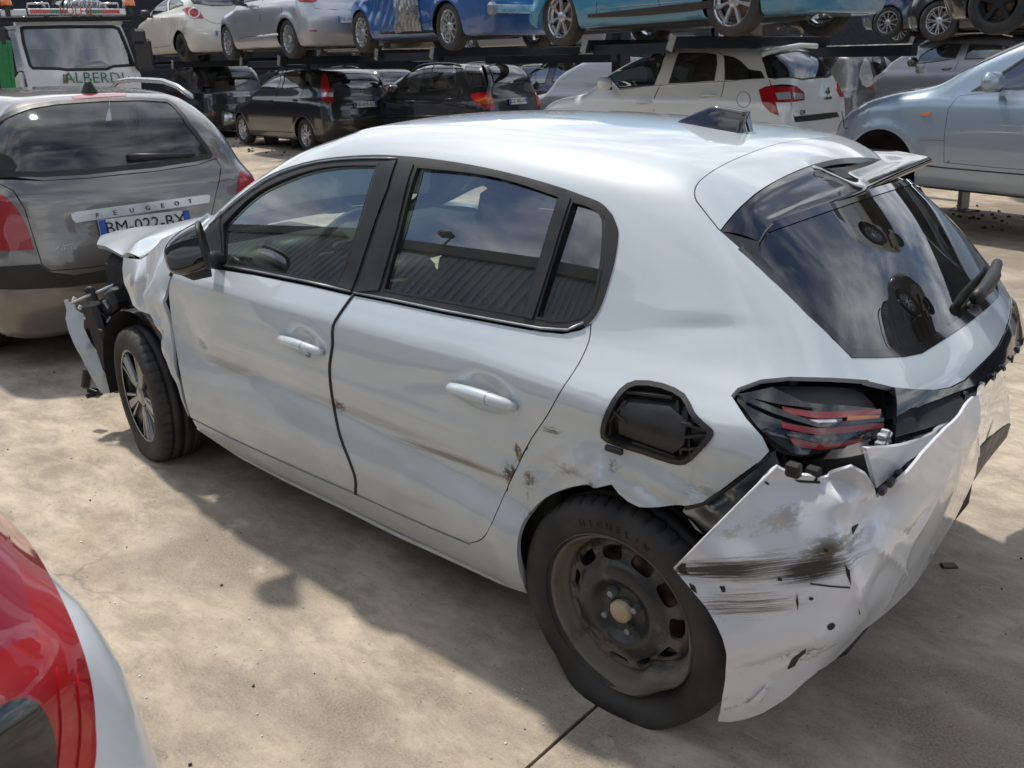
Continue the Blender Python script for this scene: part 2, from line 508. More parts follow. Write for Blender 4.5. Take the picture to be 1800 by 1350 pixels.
def mat(name, col, rough=.5, metal=0.0, coat=0.0, var=.12, nscale=14.0, bump=0.0, bscale=60.0, emit=None, spec=.5, coord='Object'):
    m, t, p = nmat(name); n = t.nodes; l = t.links
    tc = n.new('ShaderNodeTexCoord'); nz = n.new('ShaderNodeTexNoise')
    nz.inputs['Scale'].default_value = nscale; nz.inputs['Detail'].default_value = 5; l.new(tc.outputs[coord], nz.inputs['Vector'])
    mp = n.new('ShaderNodeMapRange'); mp.inputs[1].default_value = .3; mp.inputs[2].default_value = .7
    mp.inputs[3].default_value = 1-var; mp.inputs[4].default_value = 1+var; l.new(nz.outputs['Fac'], mp.inputs[0])
    mu = n.new('ShaderNodeVectorMath'); mu.operation = 'SCALE'; mu.inputs[0].default_value = col; l.new(mp.outputs[0], mu.inputs['Scale'])
    l.new(mu.outputs[0], p.inputs['Base Color'])
    p.inputs['Metallic'].default_value = metal; p.inputs['Specular IOR Level'].default_value = spec
    mr = n.new('ShaderNodeMapRange'); mr.inputs[1].default_value = .3; mr.inputs[2].default_value = .7
    mr.inputs[3].default_value = rough*.8; mr.inputs[4].default_value = min(1, rough*1.2); l.new(nz.outputs['Fac'], mr.inputs[0])
    l.new(mr.outputs[0], p.inputs['Roughness'])
    p.inputs['Coat Weight'].default_value = coat; p.inputs['Coat Roughness'].default_value = .04
    if bump:
        b = n.new('ShaderNodeBump'); b.inputs['Strength'].default_value = bump; b.inputs['Distance'].default_value = .004
        n2 = n.new('ShaderNodeTexNoise'); n2.inputs['Scale'].default_value = bscale; n2.inputs['Detail'].default_value = 6
        l.new(tc.outputs[coord], n2.inputs['Vector']); l.new(n2.outputs['Fac'], b.inputs['Height']); l.new(b.outputs[0], p.inputs['Normal'])
    if emit:
        p.inputs['Emission Color'].default_value = (*col, 1); p.inputs['Emission Strength'].default_value = emit
    return m

def paint(name, col, metal=0.0, rough=.35, dirt=.5, dirtcol=(.30, .26, .21), flake=0.0, scuff=0.0, dirt_top=.75, coat=1.0):
    """lacquered car paint with road dust low down, faint dust all over and optional scuffs"""
    m, t, p = nmat(name); n = t.nodes; l = t.links
    tc = n.new('ShaderNodeTexCoord'); sp = n.new('ShaderNodeSeparateXYZ'); l.new(tc.outputs['Object'], sp.inputs[0])
    nz = n.new('ShaderNodeTexNoise'); nz.inputs['Scale'].default_value = 5; nz.inputs['Detail'].default_value = 8; nz.inputs['Roughness'].default_value = .62
    l.new(tc.outputs['Object'], nz.inputs['Vector'])
    low = n.new('ShaderNodeMapRange'); low.inputs[1].default_value = dirt_top; low.inputs[2].default_value = .18
    low.inputs[3].default_value = 0; low.inputs[4].default_value = dirt; l.new(sp.outputs[2], low.inputs[0])
    pn = n.new('ShaderNodeMapRange'); pn.inputs[1].default_value = .38; pn.inputs[2].default_value = .68; pn.inputs[3].default_value = .35; pn.inputs[4].default_value = 1.0
    l.new(nz.outputs['Fac'], pn.inputs[0])
    mul = n.new('ShaderNodeMath'); mul.operation = 'MULTIPLY'; l.new(low.outputs[0], mul.inputs[0]); l.new(pn.outputs[0], mul.inputs[1])
    # speckle of dried mud
    vo = n.new('ShaderNodeTexNoise'); vo.inputs['Scale'].default_value = 95; vo.inputs['Detail'].default_value = 2; l.new(tc.outputs['Object'], vo.inputs['Vector'])
    vr = n.new('ShaderNodeMapRange'); vr.inputs[1].default_value = .66; vr.inputs[2].default_value = .74; vr.inputs[3].default_value = 0; vr.inputs[4].default_value = .7
    l.new(vo.outputs['Fac'], vr.inputs[0])
    m2 = n.new('ShaderNodeMath'); m2.operation = 'MULTIPLY'; l.new(vr.outputs[0], m2.inputs[0]); l.new(low.outputs[0], m2.inputs[1])
    ad = n.new('ShaderNodeMath'); ad.operation = 'ADD'; ad.use_clamp = True; l.new(mul.outputs[0], ad.inputs[0]); l.new(m2.outputs[0], ad.inputs[1])
    base = n.new('ShaderNodeMix'); base.data_type = 'RGBA'; base.inputs[6].default_value = (*col, 1); base.inputs[7].default_value = (*dirtcol, 1)
    l.new(ad.outputs[0], base.inputs[0]); l.new(base.outputs[2], p.inputs['Base Color'])
    ro = n.new('ShaderNodeMapRange'); ro.inputs[3].default_value = rough; ro.inputs[4].default_value = .9; l.new(ad.outputs[0], ro.inputs[0])
    l.new(ro.outputs[0], p.inputs['Roughness'])
    cw = n.new('ShaderNodeMapRange'); cw.inputs[1].default_value = 0; cw.inputs[2].default_value = .7; cw.inputs[3].default_value = coat; cw.inputs[4].default_value = .15
    l.new(ad.outputs[0], cw.inputs[0]); l.new(cw.outputs[0], p.inputs['Coat Weight'])
    # wipe marks and dust film change how sharp the lacquer mirrors
    wn_ = n.new('ShaderNodeTexNoise'); wn_.inputs['Scale'].default_value = 9; wn_.inputs['Detail'].default_value = 9; l.new(tc.outputs['Object'], wn_.inputs['Vector'])
    wr = n.new('ShaderNodeMapRange'); wr.inputs[1].default_value = .4; wr.inputs[2].default_value = .7; wr.inputs[3].default_value = .012; wr.inputs[4].default_value = .07
    l.new(wn_.outputs['Fac'], wr.inputs[0]); l.new(wr.outputs[0], p.inputs['Coat Roughness'])
    p.inputs['Metallic'].default_value = metal
    p.inputs['Coat IOR'].default_value = 1.62
    m['dirt_node'] = ad.name
    return m

def scuffed(m, zones, shear=0.0):
    """adds scrape marks with a place and a direction of their own.
    zone = (centre xyz, radius xyz, streak stretch xyz, threshold, colour)"""
    t = m.node_tree; n = t.nodes; l = t.links; p = n['Principled BSDF']
    tc = [k for k in n if k.type == 'TEX_COORD'][0]
    crd = tc.outputs['Object']
    if shear:      # scrapes that run along a panel hanging askew
        sx = n.new('ShaderNodeSeparateXYZ'); l.new(crd, sx.inputs[0]); ma = n.new('ShaderNodeMath'); ma.operation = 'MULTIPLY_ADD'; ma.inputs[1].default_value = shear
        l.new(sx.outputs[0], ma.inputs[0]); l.new(sx.outputs[2], ma.inputs[2]); cx_ = n.new('ShaderNodeCombineXYZ')
        l.new(sx.outputs[0], cx_.inputs[0]); l.new(sx.outputs[1], cx_.inputs[1]); l.new(ma.outputs[0], cx_.inputs[2]); crd = cx_.outputs[0]
    bc = p.inputs['Base Color'].links[0].from_socket
    rg = p.inputs['Roughness'].links[0].from_socket
    cw = p.inputs['Coat Weight'].links[0].from_socket
    for z_ in zones:
        c, r, st, th, colr = z_[:5]; op = z_[5] if len(z_) > 5 else .8; soft = z_[6] if len(z_) > 6 else .07
        sub = n.new('ShaderNodeVectorMath'); sub.operation = 'SUBTRACT'; sub.inputs[1].default_value = c; l.new(crd, sub.inputs[0])
        dv = n.new('ShaderNodeVectorMath'); dv.operation = 'DIVIDE'; dv.inputs[1].default_value = r; l.new(sub.outputs[0], dv.inputs[0])
        ln = n.new('ShaderNodeVectorMath'); ln.operation = 'LENGTH'; l.new(dv.outputs[0], ln.inputs[0])
        fall = n.new('ShaderNodeMapRange'); fall.inputs[1].default_value = .25; fall.inputs[2].default_value = 1.1; fall.inputs[3].default_value = 1; fall.inputs[4].default_value = 0
        l.new(ln.outputs['Value'], fall.inputs[0])
        sc = n.new('ShaderNodeVectorMath'); sc.operation = 'MULTIPLY'; sc.inputs[1].default_value = st; l.new(crd, sc.inputs[0])
        nz = n.new('ShaderNodeTexNoise'); nz.inputs['Scale'].default_value = 1; nz.inputs['Detail'].default_value = 9; nz.inputs['Roughness'].default_value = .82
        l.new(sc.outputs[0], nz.inputs['Vector'])
        fm = n.new('ShaderNodeMath'); fm.operation = 'MULTIPLY_ADD'; fm.inputs[1].default_value = .20; l.new(fall.outputs[0], fm.inputs[0]); l.new(nz.outputs['Fac'], fm.inputs[2])
        tr = n.new('ShaderNodeMapRange'); tr.inputs[1].default_value = th; tr.inputs[2].default_value = th+soft; l.new(fm.outputs[0], tr.inputs[0])
        k = n.new('ShaderNodeMath'); k.operation = 'MULTIPLY'; l.new(tr.outputs[0], k.inputs[0]); l.new(fall.outputs[0], k.inputs[1])
        cl = n.new('ShaderNodeMath'); cl.operation = 'MULTIPLY'; cl.use_clamp = True; cl.inputs[1].default_value = op; l.new(k.outputs[0], cl.inputs[0])
        mix = n.new('ShaderNodeMix'); mix.data_type = 'RGBA'; l.new(cl.outputs[0], mix.inputs[0]); l.new(bc, mix.inputs[6]); mix.inputs[7].default_value = (*colr, 1)
        bc = mix.outputs[2]
        mr = n.new('ShaderNodeMix'); mr.data_type = 'FLOAT'; l.new(cl.outputs[0], mr.inputs[0]); l.new(rg, mr.inputs[2]); mr.inputs[3].default_value = .75; rg = mr.outputs[0]
        mc = n.new('ShaderNodeMix'); mc.data_type = 'FLOAT'; l.new(cl.outputs[0], mc.inputs[0]); l.new(cw, mc.inputs[2]); mc.inputs[3].default_value = .05; cw = mc.outputs[0]
    l.new(bc, p.inputs['Base Color']); l.new(rg, p.inputs['Roughness']); l.new(cw, p.inputs['Coat Weight'])
    return m

def glass(name, tint=(.55, .62, .6), refl=1.0, dust=.06, rough=.012):
    """thin tinted pane: fresnel mirror over a see-through tint with a film of dust"""
    m = bpy.data.materials.new(name); m.use_nodes = True; t = m.node_tree; n = t.nodes; l = t.links; n.clear()
    out = n.new('ShaderNodeOutputMaterial'); tr = n.new('ShaderNodeBsdfTransparent'); tr.inputs[0].default_value = (*tint, 1)
    gl = n.new('ShaderNodeBsdfGlossy'); gl.inputs['Roughness'].default_value = rough; gl.inputs[0].default_value = (.95, .97, 1, 1)
    df = n.new('ShaderNodeBsdfDiffuse'); df.inputs[0].default_value = (.35, .33, .3, 1)
    fr = n.new('ShaderNodeFresnel'); fr.inputs['IOR'].default_value = 2.15*refl
    mx = n.new('ShaderNodeMixShader'); l.new(fr.outputs[0], mx.inputs[0]); 
    tc = n.new('ShaderNodeTexCoord'); nz = n.new('ShaderNodeTexNoise'); nz.inputs['Scale'].default_value = 6; nz.inputs['Detail'].default_value = 9; l.new(tc.outputs['Object'], nz.inputs['Vector'])
    mr = n.new('ShaderNodeMapRange'); mr.inputs[1].default_value = .35; mr.inputs[2].default_value = .75; mr.inputs[3].default_value = dust*.3; mr.inputs[4].default_value = dust*1.6; l.new(nz.outputs['Fac'], mr.inputs[0])
    m2 = n.new('ShaderNodeMixShader'); l.new(mr.outputs[0], m2.inputs[0]); l.new(tr.outputs[0], m2.inputs[1]); l.new(df.outputs[0], m2.inputs[2])
    l.new(m2.outputs[0], mx.inputs[1]); l.new(gl.outputs[0], mx.inputs[2]); l.new(mx.outputs[0], out.inputs[0])
    return m

def lens_red(name, col=(.36, .002, .008), stripes=0):
    m, t, p = nmat(name); n = t.nodes; l = t.links
    p.inputs['Roughness'].default_value = .28; p.inputs['Coat Weight'].default_value = 1; p.inputs['Coat Roughness'].default_value = .02
    tc = n.new('ShaderNodeTexCoord'); w = n.new('ShaderNodeTexWave'); w.bands_direction = 'Z'; w.inputs['Scale'].default_value = max(stripes, 1)*1.0
    l.new(tc.outputs['Object'], w.inputs[0])
    mr = n.new('ShaderNodeMapRange'); mr.inputs[3].default_value = .55 if stripes else .9; mr.inputs[4].default_value = 1.15; l.new(w.outputs['Fac'], mr.inputs[0])
    mu = n.new('ShaderNodeVectorMath'); mu.operation = 'SCALE'; mu.inputs[0].default_value = col; l.new(mr.outputs[0], mu.inputs['Scale']); l.new(mu.outputs[0], p.inputs['Base Color'])
    return m

M = {}
M['white'] = paint('white_paint', (.51, .568, .612), rough=.4, dirt=.42)
M['door_white'] = scuffed(paint('door_paint', (.51, .568, .612), rough=.4, dirt=.6), [
    ((.95, .85, .605), (.60, .3, .035), (5, 9, 190), .60, (.40, .39, .37), .7),
    ((.55, .85, .575), (.36, .3, .022), (5, 9, 230), .56, (.24, .21, .17), .9),
    ((.34, .85, .585), (.05, .3, .05), (80, 20, 60), .60, (.10, .075, .055), 1.3),
    ((.31, .85, .66), (.03, .3, .06), (90, 20, 40), .62, (.13, .10, .08), 1.2),
    ((1.08, .85, .61), (.06, .3, .03), (50, 20, 120), .60, (.16, .13, .10), 1.1),
    ((1.72, .85, .60), (.38, .3, .05), (5, 9, 170), .58, (.42, .41, .39), .8),
    ((1.98, .85, .68), (.05, .3, .14), (150, 9, 18), .70, (.34, .33, .32), .6),
    ((1.70, .85, .60), (.26, .3, .022), (6, 9, 300), .64, (.27, .25, .23), .55),
])
M['quarter_white'] = scuffed(paint('quarter_paint', (.51, .568, .612), rough=.4, dirt=.6), [
    ((.19, .86, .765), (.07, .3, .022), (24, 9, 200), .63, (.16, .13, .10), .9),
    ((.28, .86, .59), (.045, .3, .05), (70, 9, 90), .62, (.12, .10, .08), .9),
    ((.29, .86, .48), (.02, .3, .12), (120, 9, 18), .66, (.20, .16, .12), .9),
    ((.16, .86, .66), (.10, .3, .05), (30, 9, 90), .68, (.30, .26, .2), .8),
    ((.00, .84, .72), (.035, .3, .04), (80, 20, 80), .66, (.26, .22, .18), .9),
    ((-.25, .80, .72), (.14, .3, .04), (30, 30, 160), .64, (.30, .28, .25), .7),
])
M['bumper_white'] = scuffed(paint('bumper_paint', (.57, .595, .655), rough=.4, dirt=.4, dirt_top=.5), [
    ((-.40, .90, .475), (.19, .3, .05), (8, 12, 150), .60, (.24, .20, .155), .9),
    ((-.44, .90, .575), (.06, .3, .05), (44, 30, 60), .61, (.30, .26, .20), .7),
    ((-.36, .90, .56), (.09, .3, .05), (34, 20, 40), .68, (.34, .30, .24), .6),
    ((-.53, .86, .49), (.06, .3, .05), (36, 24, 70), .57, (.10, .085, .07), 1.0),
    ((-.51, .86, .455), (.09, .3, .04), (5, 8, 360), .56, (.035, .03, .028), 1.3, .04),
    ((-.32, .92, .475), (.19, .3, .035), (5, 8, 360), .58, (.05, .045, .04), 1.3, .04),
    ((-.38, .92, .39), (.24, .3, .07), (4, 8, 330), .67, (.20, .165, .14), 1.0, .04),
    ((-.30, .92, .36), (.14, .3, .05), (40, 14, 40), .72, (.22, .17, .13), .7),
    ((-.52, .86, .24), (.10, .3, .05), (60, 14, 80), .68, (.12, .105, .09), .8),
    ((-.34, .90, .12), (.16, .3, .08), (60, 14, 60), .70, (.20, .18, .16), .6),
], shear=.38)
M['fender_white'] = scuffed(paint('fender_paint', (.52, .56, .595), rough=.42, dirt=.4), [
    ((2.3, .85, .85), (.20, .3, .05), (8, 9, 140), .70, (.42, .40, .36), .7),
    ((2.25, .85, .68), (.18, .3, .03), (12, 9, 160), .68, (.38, .36, .31), .7),
])
M['gloss_black'] = mat('gloss_black_plastic', (.006, .006, .008), .08, coat=1.0, var=.1)
M['trim'] = mat('matt_black_trim', (.018, .018, .019), .5, var=.25, bump=.1)
M['rubber'] = mat('black_rubber_seal', (.012, .012, .012), .6)
M['plastic'] = mat('dusty_black_plastic', (.022, .022, .024), .5, var=.35, bump=.15, bscale=30)
M['inner'] = mat('dark_inner_shell', (.012, .012, .013), .8)
M['seat'] = mat('dark_grey_seat_cloth', (.06, .064, .068), .85, bump=.2, bscale=220)
M['dash'] = mat('soft_dark_dashboard', (.055, .058, .06), .6)
M['metal'] = mat('bare_inner_steel', (.30, .32, .34), .35, metal=.7, var=.2)
M['chrome'] = mat('bright_chrome', (.75, .76, .78), .08, metal=1.0, var=.05)
M['alloy'] = mat('silver_alloy', (.55, .56, .58), .28, metal=.85, var=.12)
M['dark_alloy'] = mat('dark_grey_alloy', (.06, .06, .065), .35, metal=.6, var=.2)
M['disc'] = mat('rusty_brake_disc', (.16, .11, .08), .5, metal=.6, var=.3)
M['glass'] = glass('side_glass', (.66, .80, .76), 1.17)
M['dark_glass'] = glass('dark_tinted_glass', (.16, .19, .20), 1.05)
M['rear_glass'] = glass('rear_glass', (.20, .28, .31), .95, dust=.04)
M['red'] = lens_red('red_lens'); M['red_rib'] = lens_red('ribbed_red_lens', stripes=34)
M['dark_red'] = lens_red('dark_red_lens', (.24, .002, .006)); M['orange'] = lens_red('orange_lens', (.65, .16, .02)); M['clear'] = mat('clear_lens', (.55, .56, .58), .12, metal=.4, coat=1)
M['plate'] = mat('number_plate_white', (.62, .63, .64), .4, coat=.5); M['plate_blue'] = mat('number_plate_blue', (.02, .10, .42), .4)
M['ink'] = mat('black_lettering', (.01, .01, .012), .5)
M['white_plastic'] = mat('white_plastic', (.7, .72, .75), .4, coat=.6)
# ---------------------------------------------------------------- wheels
def tyre_mat():
    m, t, p = nmat('tyre_rubber'); n = t.nodes; l = t.links
    tc = n.new('ShaderNodeTexCoord'); nz = n.new('ShaderNodeTexNoise'); nz.inputs['Scale'].default_value = 7; nz.inputs['Detail'].default_value = 8
    l.new(tc.outputs['Object'], nz.inputs['Vector'])
    r = n.new('ShaderNodeValToRGB'); r.color_ramp.elements[0].position = .35; r.color_ramp.elements[0].color = (.017, .017, .018, 1)
    r.color_ramp.elements[1].position = .75; r.color_ramp.elements[1].color = (.055, .050, .045, 1)
    l.new(nz.outputs['Fac'], r.inputs[0]); l.new(r.outputs[0], p.inputs['Base Color']); p.inputs['Roughness'].default_value = .72
    b = n.new('ShaderNodeBump'); b.inputs['Strength'].default_value = .2; b.inputs['Distance'].default_value = .003
    n2 = n.new('ShaderNodeTexNoise'); n2.inputs['Scale'].default_value = 90; l.new(tc.outputs['Object'], n2.inputs['Vector'])
    l.new(n2.outputs['Fac'], b.inputs['Height']); l.new(b.outputs[0], p.inputs['Normal'])
    return m
M['tyre'] = tyre_mat()

def steel_mat():
    m, t, p = nmat('muddy_black_steel'); n = t.nodes; l = t.links
    tc = n.new('ShaderNodeTexCoord'); nz = n.new('ShaderNodeTexNoise'); nz.inputs['Scale'].default_value = 9; nz.inputs['Detail'].default_value = 10; nz.inputs['Roughness'].default_value = .7
    l.new(tc.outputs['Object'], nz.inputs['Vector'])
    ln = n.new('ShaderNodeVectorMath'); ln.operation = 'LENGTH'; l.new(tc.outputs['Object'], ln.inputs[0])
    mr = n.new('ShaderNodeMapRange'); mr.inputs[1].default_value = .11; mr.inputs[2].default_value = .21; mr.inputs[3].default_value = -.13; mr.inputs[4].default_value = .16
    l.new(ln.outputs['Value'], mr.inputs[0])
    ad = n.new('ShaderNodeMath'); ad.operation = 'ADD'; l.new(nz.outputs['Fac'], ad.inputs[0]); l.new(mr.outputs[0], ad.inputs[1])
    r = n.new('ShaderNodeMapRange'); r.inputs[1].default_value = .46; r.inputs[2].default_value = .62; l.new(ad.outputs[0], r.inputs[0])
    mx = n.new('ShaderNodeMix'); mx.data_type = 'RGBA'; mx.inputs[6].default_value = (.028, .029, .031, 1); mx.inputs[7].default_value = (.155, .14, .11, 1)
    l.new(r.outputs[0], mx.inputs[0]); l.new(mx.outputs[2], p.inputs['Base Color'])
    r2 = n.new('ShaderNodeMapRange'); r2.inputs[3].default_value = .33; r2.inputs[4].default_value = .9; l.new(r.outputs[0], r2.inputs[0]); l.new(r2.outputs[0], p.inputs['Roughness'])
    b = n.new('ShaderNodeBump'); b.inputs['Strength'].default_value = .25; b.inputs['Distance'].default_value = .002; l.new(nz.outputs['Fac'], b.inputs['Height']); l.new(b.outputs[0], p.inputs['Normal'])
    return m
M['steel'] = steel_mat()

def tyre_arrays(R=.31, r=.205, w=.195, n=96, sipes=True, flat=0.0, flat_dir=None, seed=0):
    h = w/2
    dg = .011
    prof = [(r, -h+.012), (r+.012, -h+.002), (r+.35*(R-r), -h-.006), (r+.7*(R-r), -h-.003), (R-.014, -h+.008), (R-.005, -h+.022),
            (R-.001, -h+.040), (R, -h*.50), (R-dg, -h*.48), (R-dg, -h*.40), (R+.001, -h*.38), (R+.002, -h*.06), (R-dg, -h*.05), (R-dg, h*.05),
            (R+.002, h*.06), (R+.001, h*.38), (R-dg, h*.40), (R-dg, h*.48), (R, h*.50), (R-.001, h-.040), (R-.005, h-.022),
            (R-.014, h-.008), (r+.7*(R-r), h+.003), (r+.35*(R-r), h+.006), (r+.012, h-.002), (r, h-.012)]
    V, F = lathe(prof, n)
    m = len(prof)
    if sipes:
        for i in range(0, n, 6 if n > 200 else 4):
            for j in (5, 6, 7, 18, 19, 20):
                k = i*m+j; rr = math.hypot(V[k][0], V[k][2]); s = (rr-.009)/rr; V[k][0] *= s; V[k][2] *= s
    if flat > 0:
        g = -(R-flat); z = V[:, 2]; low = np.clip((g+.06-z)/.10, 0, 1)
        V[:, 1] += np.sign(V[:, 1])*low**1.5*(.035 if flat < .035 else .055)*(np.abs(V[:, 1])/h)
        V[:, 2] = np.where(z < g, g+(z-g)*.03, z); V[:, 0] *= 1+.05*low
    return V, F

class FuncChart:
    """dished disc facing +y: y = h(radius)"""
    def __init__(s, h): s.h = h
    def to2d(s, P): return P[:, [0, 2]]
    def from2d(s, Q): r = np.hypot(Q[:, 0], Q[:, 1]); return np.stack([Q[:, 0], s.h(r), Q[:, 1]], 1)
    def normal(s, P):
        r = np.hypot(P[:, 0], P[:, 2]); e = .001; g = (s.h(r+e)-s.h(np.maximum(r-e, 0)))/(2*e); rr = np.maximum(r, 1e-6)
        n = np.stack([-g*P[:, 0]/rr, np.ones(len(P)), -g*P[:, 2]/rr], 1); return n/np.linalg.norm(n, axis=1, keepdims=True)

def rim_barrel(rr, w, n=64, depth=None):
    h = w/2-.012
    return lathe([(rr+.002, h+.006), (rr+.012, h+.004), (rr+.013, h-.006), (rr+.004, h-.012), (rr-.004, h-.02), (rr-.012, h-.05),
                  (rr-.03, h-.075), (rr-.03, -h*.6), (rr-.008, -h+.01), (rr+.008, -h)], n)

def spoke_arrays(n, r0, r1, w0, w1, y0, y1, th=.018, off=0.0, skew=0.0, pair=0.0):
    V = []; F = []
    for k in range(n):
        for sgn in ((-1, 1) if pair else (0,)):
            a = 2*math.pi*k/n+off; b = len(V)
            for (r, w, y, aa) in ((r0, w0, y0, a+sgn*pair*.35), (r1, w1, y1, a+sgn*pair+skew)):
                c = np.array([math.cos(aa), 0, math.sin(aa)]); t = np.array([-math.sin(aa), 0, math.cos(aa)])
                for (q, yy) in ((-1, y-th), (-.72, y), (.72, y), (1, y-th)):
                    V.append(c*r+t*q*w/2+np.array([0, yy, 0]))
            F += [(b, b+4, b+5, b+1), (b+1, b+5, b+6, b+2), (b+2, b+6, b+7, b+3), (b+4, b+7, b+6, b+5), (b, b+1, b+2, b+3), (b+3, b+7, b+4, b)]
    return np.array(V), F

def flip(V, side):
    return V if side > 0 else V*np.array([1, -1, 1])

def wheel(parent, c, side=1, R=.31, rim_r=.205, w=.195, style='ten', m_rim=None, flat=0.0, steer=0.0, seg=64, camber=0.0, bolts=True, backing=None, spin=0.0):
    """tyre (> rim, disc, hub cap, bolts) as a part of its car"""
    m_rim = m_rim or M['alloy']
    V, F = tyre_arrays(R, rim_r, w, seg if seg % 4 == 0 else 64, seg > 70, flat)
    hd = bpy.data.objects.new('wheel', None)
    ty = new_mesh('wheel', V, F, M['tyre'], parent)
    ty.location = c; ty.rotation_euler = (camber, 0, steer+(0 if side > 0 else math.pi))
    mb = MB(); Vb, Fb = rim_barrel(rim_r, w, seg); mb.add(Vb, Fb)
    h = w/2-.02
    st = {'ten': (10, .05, rim_r, .026, .034, 0), 'five': (5, .045, rim_r, .05, .075, 0), 'seven': (7, .05, rim_r, .034, .05, 0), 'six': (6, .05, rim_r, .04, .05, 0),
          'fivepair': (5, .05, rim_r, .026, .026, .22), 'eightpair': (8, .05, rim_r, .018, .024, .13), 'multi': (14, .05, rim_r, .016, .022, 0), 'fivewide': (5, .045, rim_r, .055, .085, 0)}[style]
    n, r0, r1, w0, w1, pr = st
    Vs, Fs = spoke_arrays(n, r0, r1, w0, w1, h-.012, h-.002, .022, math.pi/2+spin, 0, pr); mb.add(Vs, Fs)
    Vc, Fc = lathe([(0.0, h-.008), (.03, h-.006), (.058, h-.012), (.07, h-.03), (.06, h-.05)], 24); mb.add(Vc, Fc)
    rim = mb.build('rim', m_rim, ty)
    Vd, Fd = lathe([(0.0, h-.07), (rim_r*.72, h-.07), (rim_r*.74, h-.085), (rim_r*.5, h-.09)], 32)
    new_mesh('brake_disc', Vd, Fd, backing or M['disc'], ty)
    return ty
# ---------------------------------------------------------------- the crashed white hatchback
def hero_disp(x, y, z):
    d = 0*x
    left = y > 0
    def g(cx, cz, rx, rz, a, ang=0.0):
        ca, sa = math.cos(ang), math.sin(ang); u = (x-cx)*ca+(z-cz)*sa; v = -(x-cx)*sa+(z-cz)*ca
        return a*np.exp(-(u/rx)**2-(v/rz)**2)
    # door handle cups
    k = g(1.205, .815, .060, .030, -.024)+g(.41, .828, .066, .034, -.028)
    # wedge of the lower door and haunch above the rear wheel
    k = k+g(.9, .44, .75, .07, .010)+g(-.02, .86, .30, .06, .020, .05)+g(-.33, .90, .25, .12, .012)
    zc = .66+.05*np.clip((x-.3)/1.5, 0, 1)
    k = k-.010/(1+np.exp(-(zc-z)/.005))*np.exp(-((z-.56)/.14)**2)*(1/(1+np.exp(-(x-.15)/.05)))*(1/(1+np.exp((x-2.0)/.05)))
    dm = g(.43, .52, .22, .055, -.030, .12)+g(.30, .50, .07, .10, -.022)+g(.34, .65, .12, .05, -.012)+g(.18, .60, .10, .10, -.028)
    dm = dm+g(.10, .72, .09, .05, .012, .5)+g(1.15, .60, .40, .045, -.012, .05)+g(1.98, .70, .10, .14, -.025)+g(1.85, .60, .20, .05, -.020)
    dm = dm+g(1.55, .62, .35, .04, -.012, .05)+g(.62, .80, .14, .03, -.006, -.2)+g(.52, .90, .10, .03, -.004)+g(-.10, .66, .10, .06, -.02)
    w = np.sin(x*46+z*18)*np.sin(z*52-x*9)
    dm = dm+w*.0022*np.exp(-((x-.32)/.25)**2-((z-.55)/.13)**2)+np.sin(x*38+z*30)*.0016*np.exp(-((x-1.9)/.25)**2-((z-.65)/.15)**2)
    # stamped oval behind the rear side window
    k = k+g(-.15, 1.06, .09, .022, -.006, -.12)
    return k+np.where(left, dm*.72, 0)

HB = Body(
    top=[(-.45, 1.17), (-.30, 1.27), (-.12, 1.365), (.10, 1.425), (.45, 1.458), (.90, 1.472), (1.25, 1.462), (1.5, 1.41), (1.75, 1.305), (2.28, 1.0), (2.5, .975), (2.9, .90), (3.2, .80), (3.4, .70)],
    back=[(-.55, .20), (-.62, .40), (-.655, .62), (-.64, .80), (-.60, .90), (-.515, 1.0), (-.36, 1.17), (-.22, 1.30), (-.10, 1.42)],
    front=[(3.2, .2), (3.34, .5), (3.30, .7), (3.15, .85), (2.9, .95), (2.0, 1.4)],
    half=[(.18, .79), (.25, .825), (.33, .85), (.42, .862), (.52, .864), (.62, .862), (.72, .862), (.84, .870), (.893, .869), (.90, .867), (.95, .836), (1.0, .80), (1.10, .752), (1.2, .705), (1.3, .652), (1.4, .59), (1.5, .50)],
    crown=.10, cb=.27, cf=.5, ktop=.12, kback=.12, zmin=.17,
    rear_taper=(.55, .05, .17, 2.0), front_taper=(2.3, .24, 2.0), disp=hero_disp,
    arches=((0, .29, .37, .012), (2.54, .29, .37, .012)))
HF = Frame()
def H(px): return HF.on(HB, px)
def HP(p): return HF.plane([p[:2]], {'x': 0, 'y': 1, 'z': 2}[p[2]], p[3])[0]
def HPS(ps): return np.array([HP(p) for p in ps])

hero = thing('damaged_hatchback', 'crashed white five-door hatchback filling the middle, torn rear bumper and flat rear tyre', 'car')
SIDE = DirChart(HB, (0, 1, .15)); QC = DirChart(HB, (-.42, .82, .33)); TOPC = DirChart(HB, (-.05, 0, 1)); REAR = DirChart(HB, (-.85, 0, .45))

dlo_top = [(362, 404), (393, 370), (432, 337), (475, 308), (533, 287), (591, 277), (658, 273), (706, 275), (759, 280), (831, 291), (904, 307), (976, 327), (1024, 344), (1058, 358), (1077, 378)]
dlo_rear = [(1085, 398), (1087, 412), (1082, 452), (1072, 491), (1058, 534), (1041, 563), (1019, 577), (990, 583)]
dlo_bot = [(952, 580), (880, 567), (783, 549), (687, 529), (622, 516), (543, 498), (446, 479), (379, 469)]
DLO_T = H(smooth(dlo_top, 3)); DLO_R = H(smooth([dlo_top[-1]]+dlo_rear, 3)); DLO_B = H([dlo_rear[-1]]+dlo_bot)
gap_roof = [(1262, 403), (1235, 369), (1221, 348), (1223, 326), (1242, 307), (1277, 286), (1327, 265), (1360, 254)]
GAP = H(smooth(gap_roof, 3)); GAP = GAP[GAP[:, 1] > .02]
FLIPY = np.array([1, -1, 1.0])
GAPF = np.concatenate([GAP, (GAP*FLIPY)[::-1]])            # whole gap, left to right
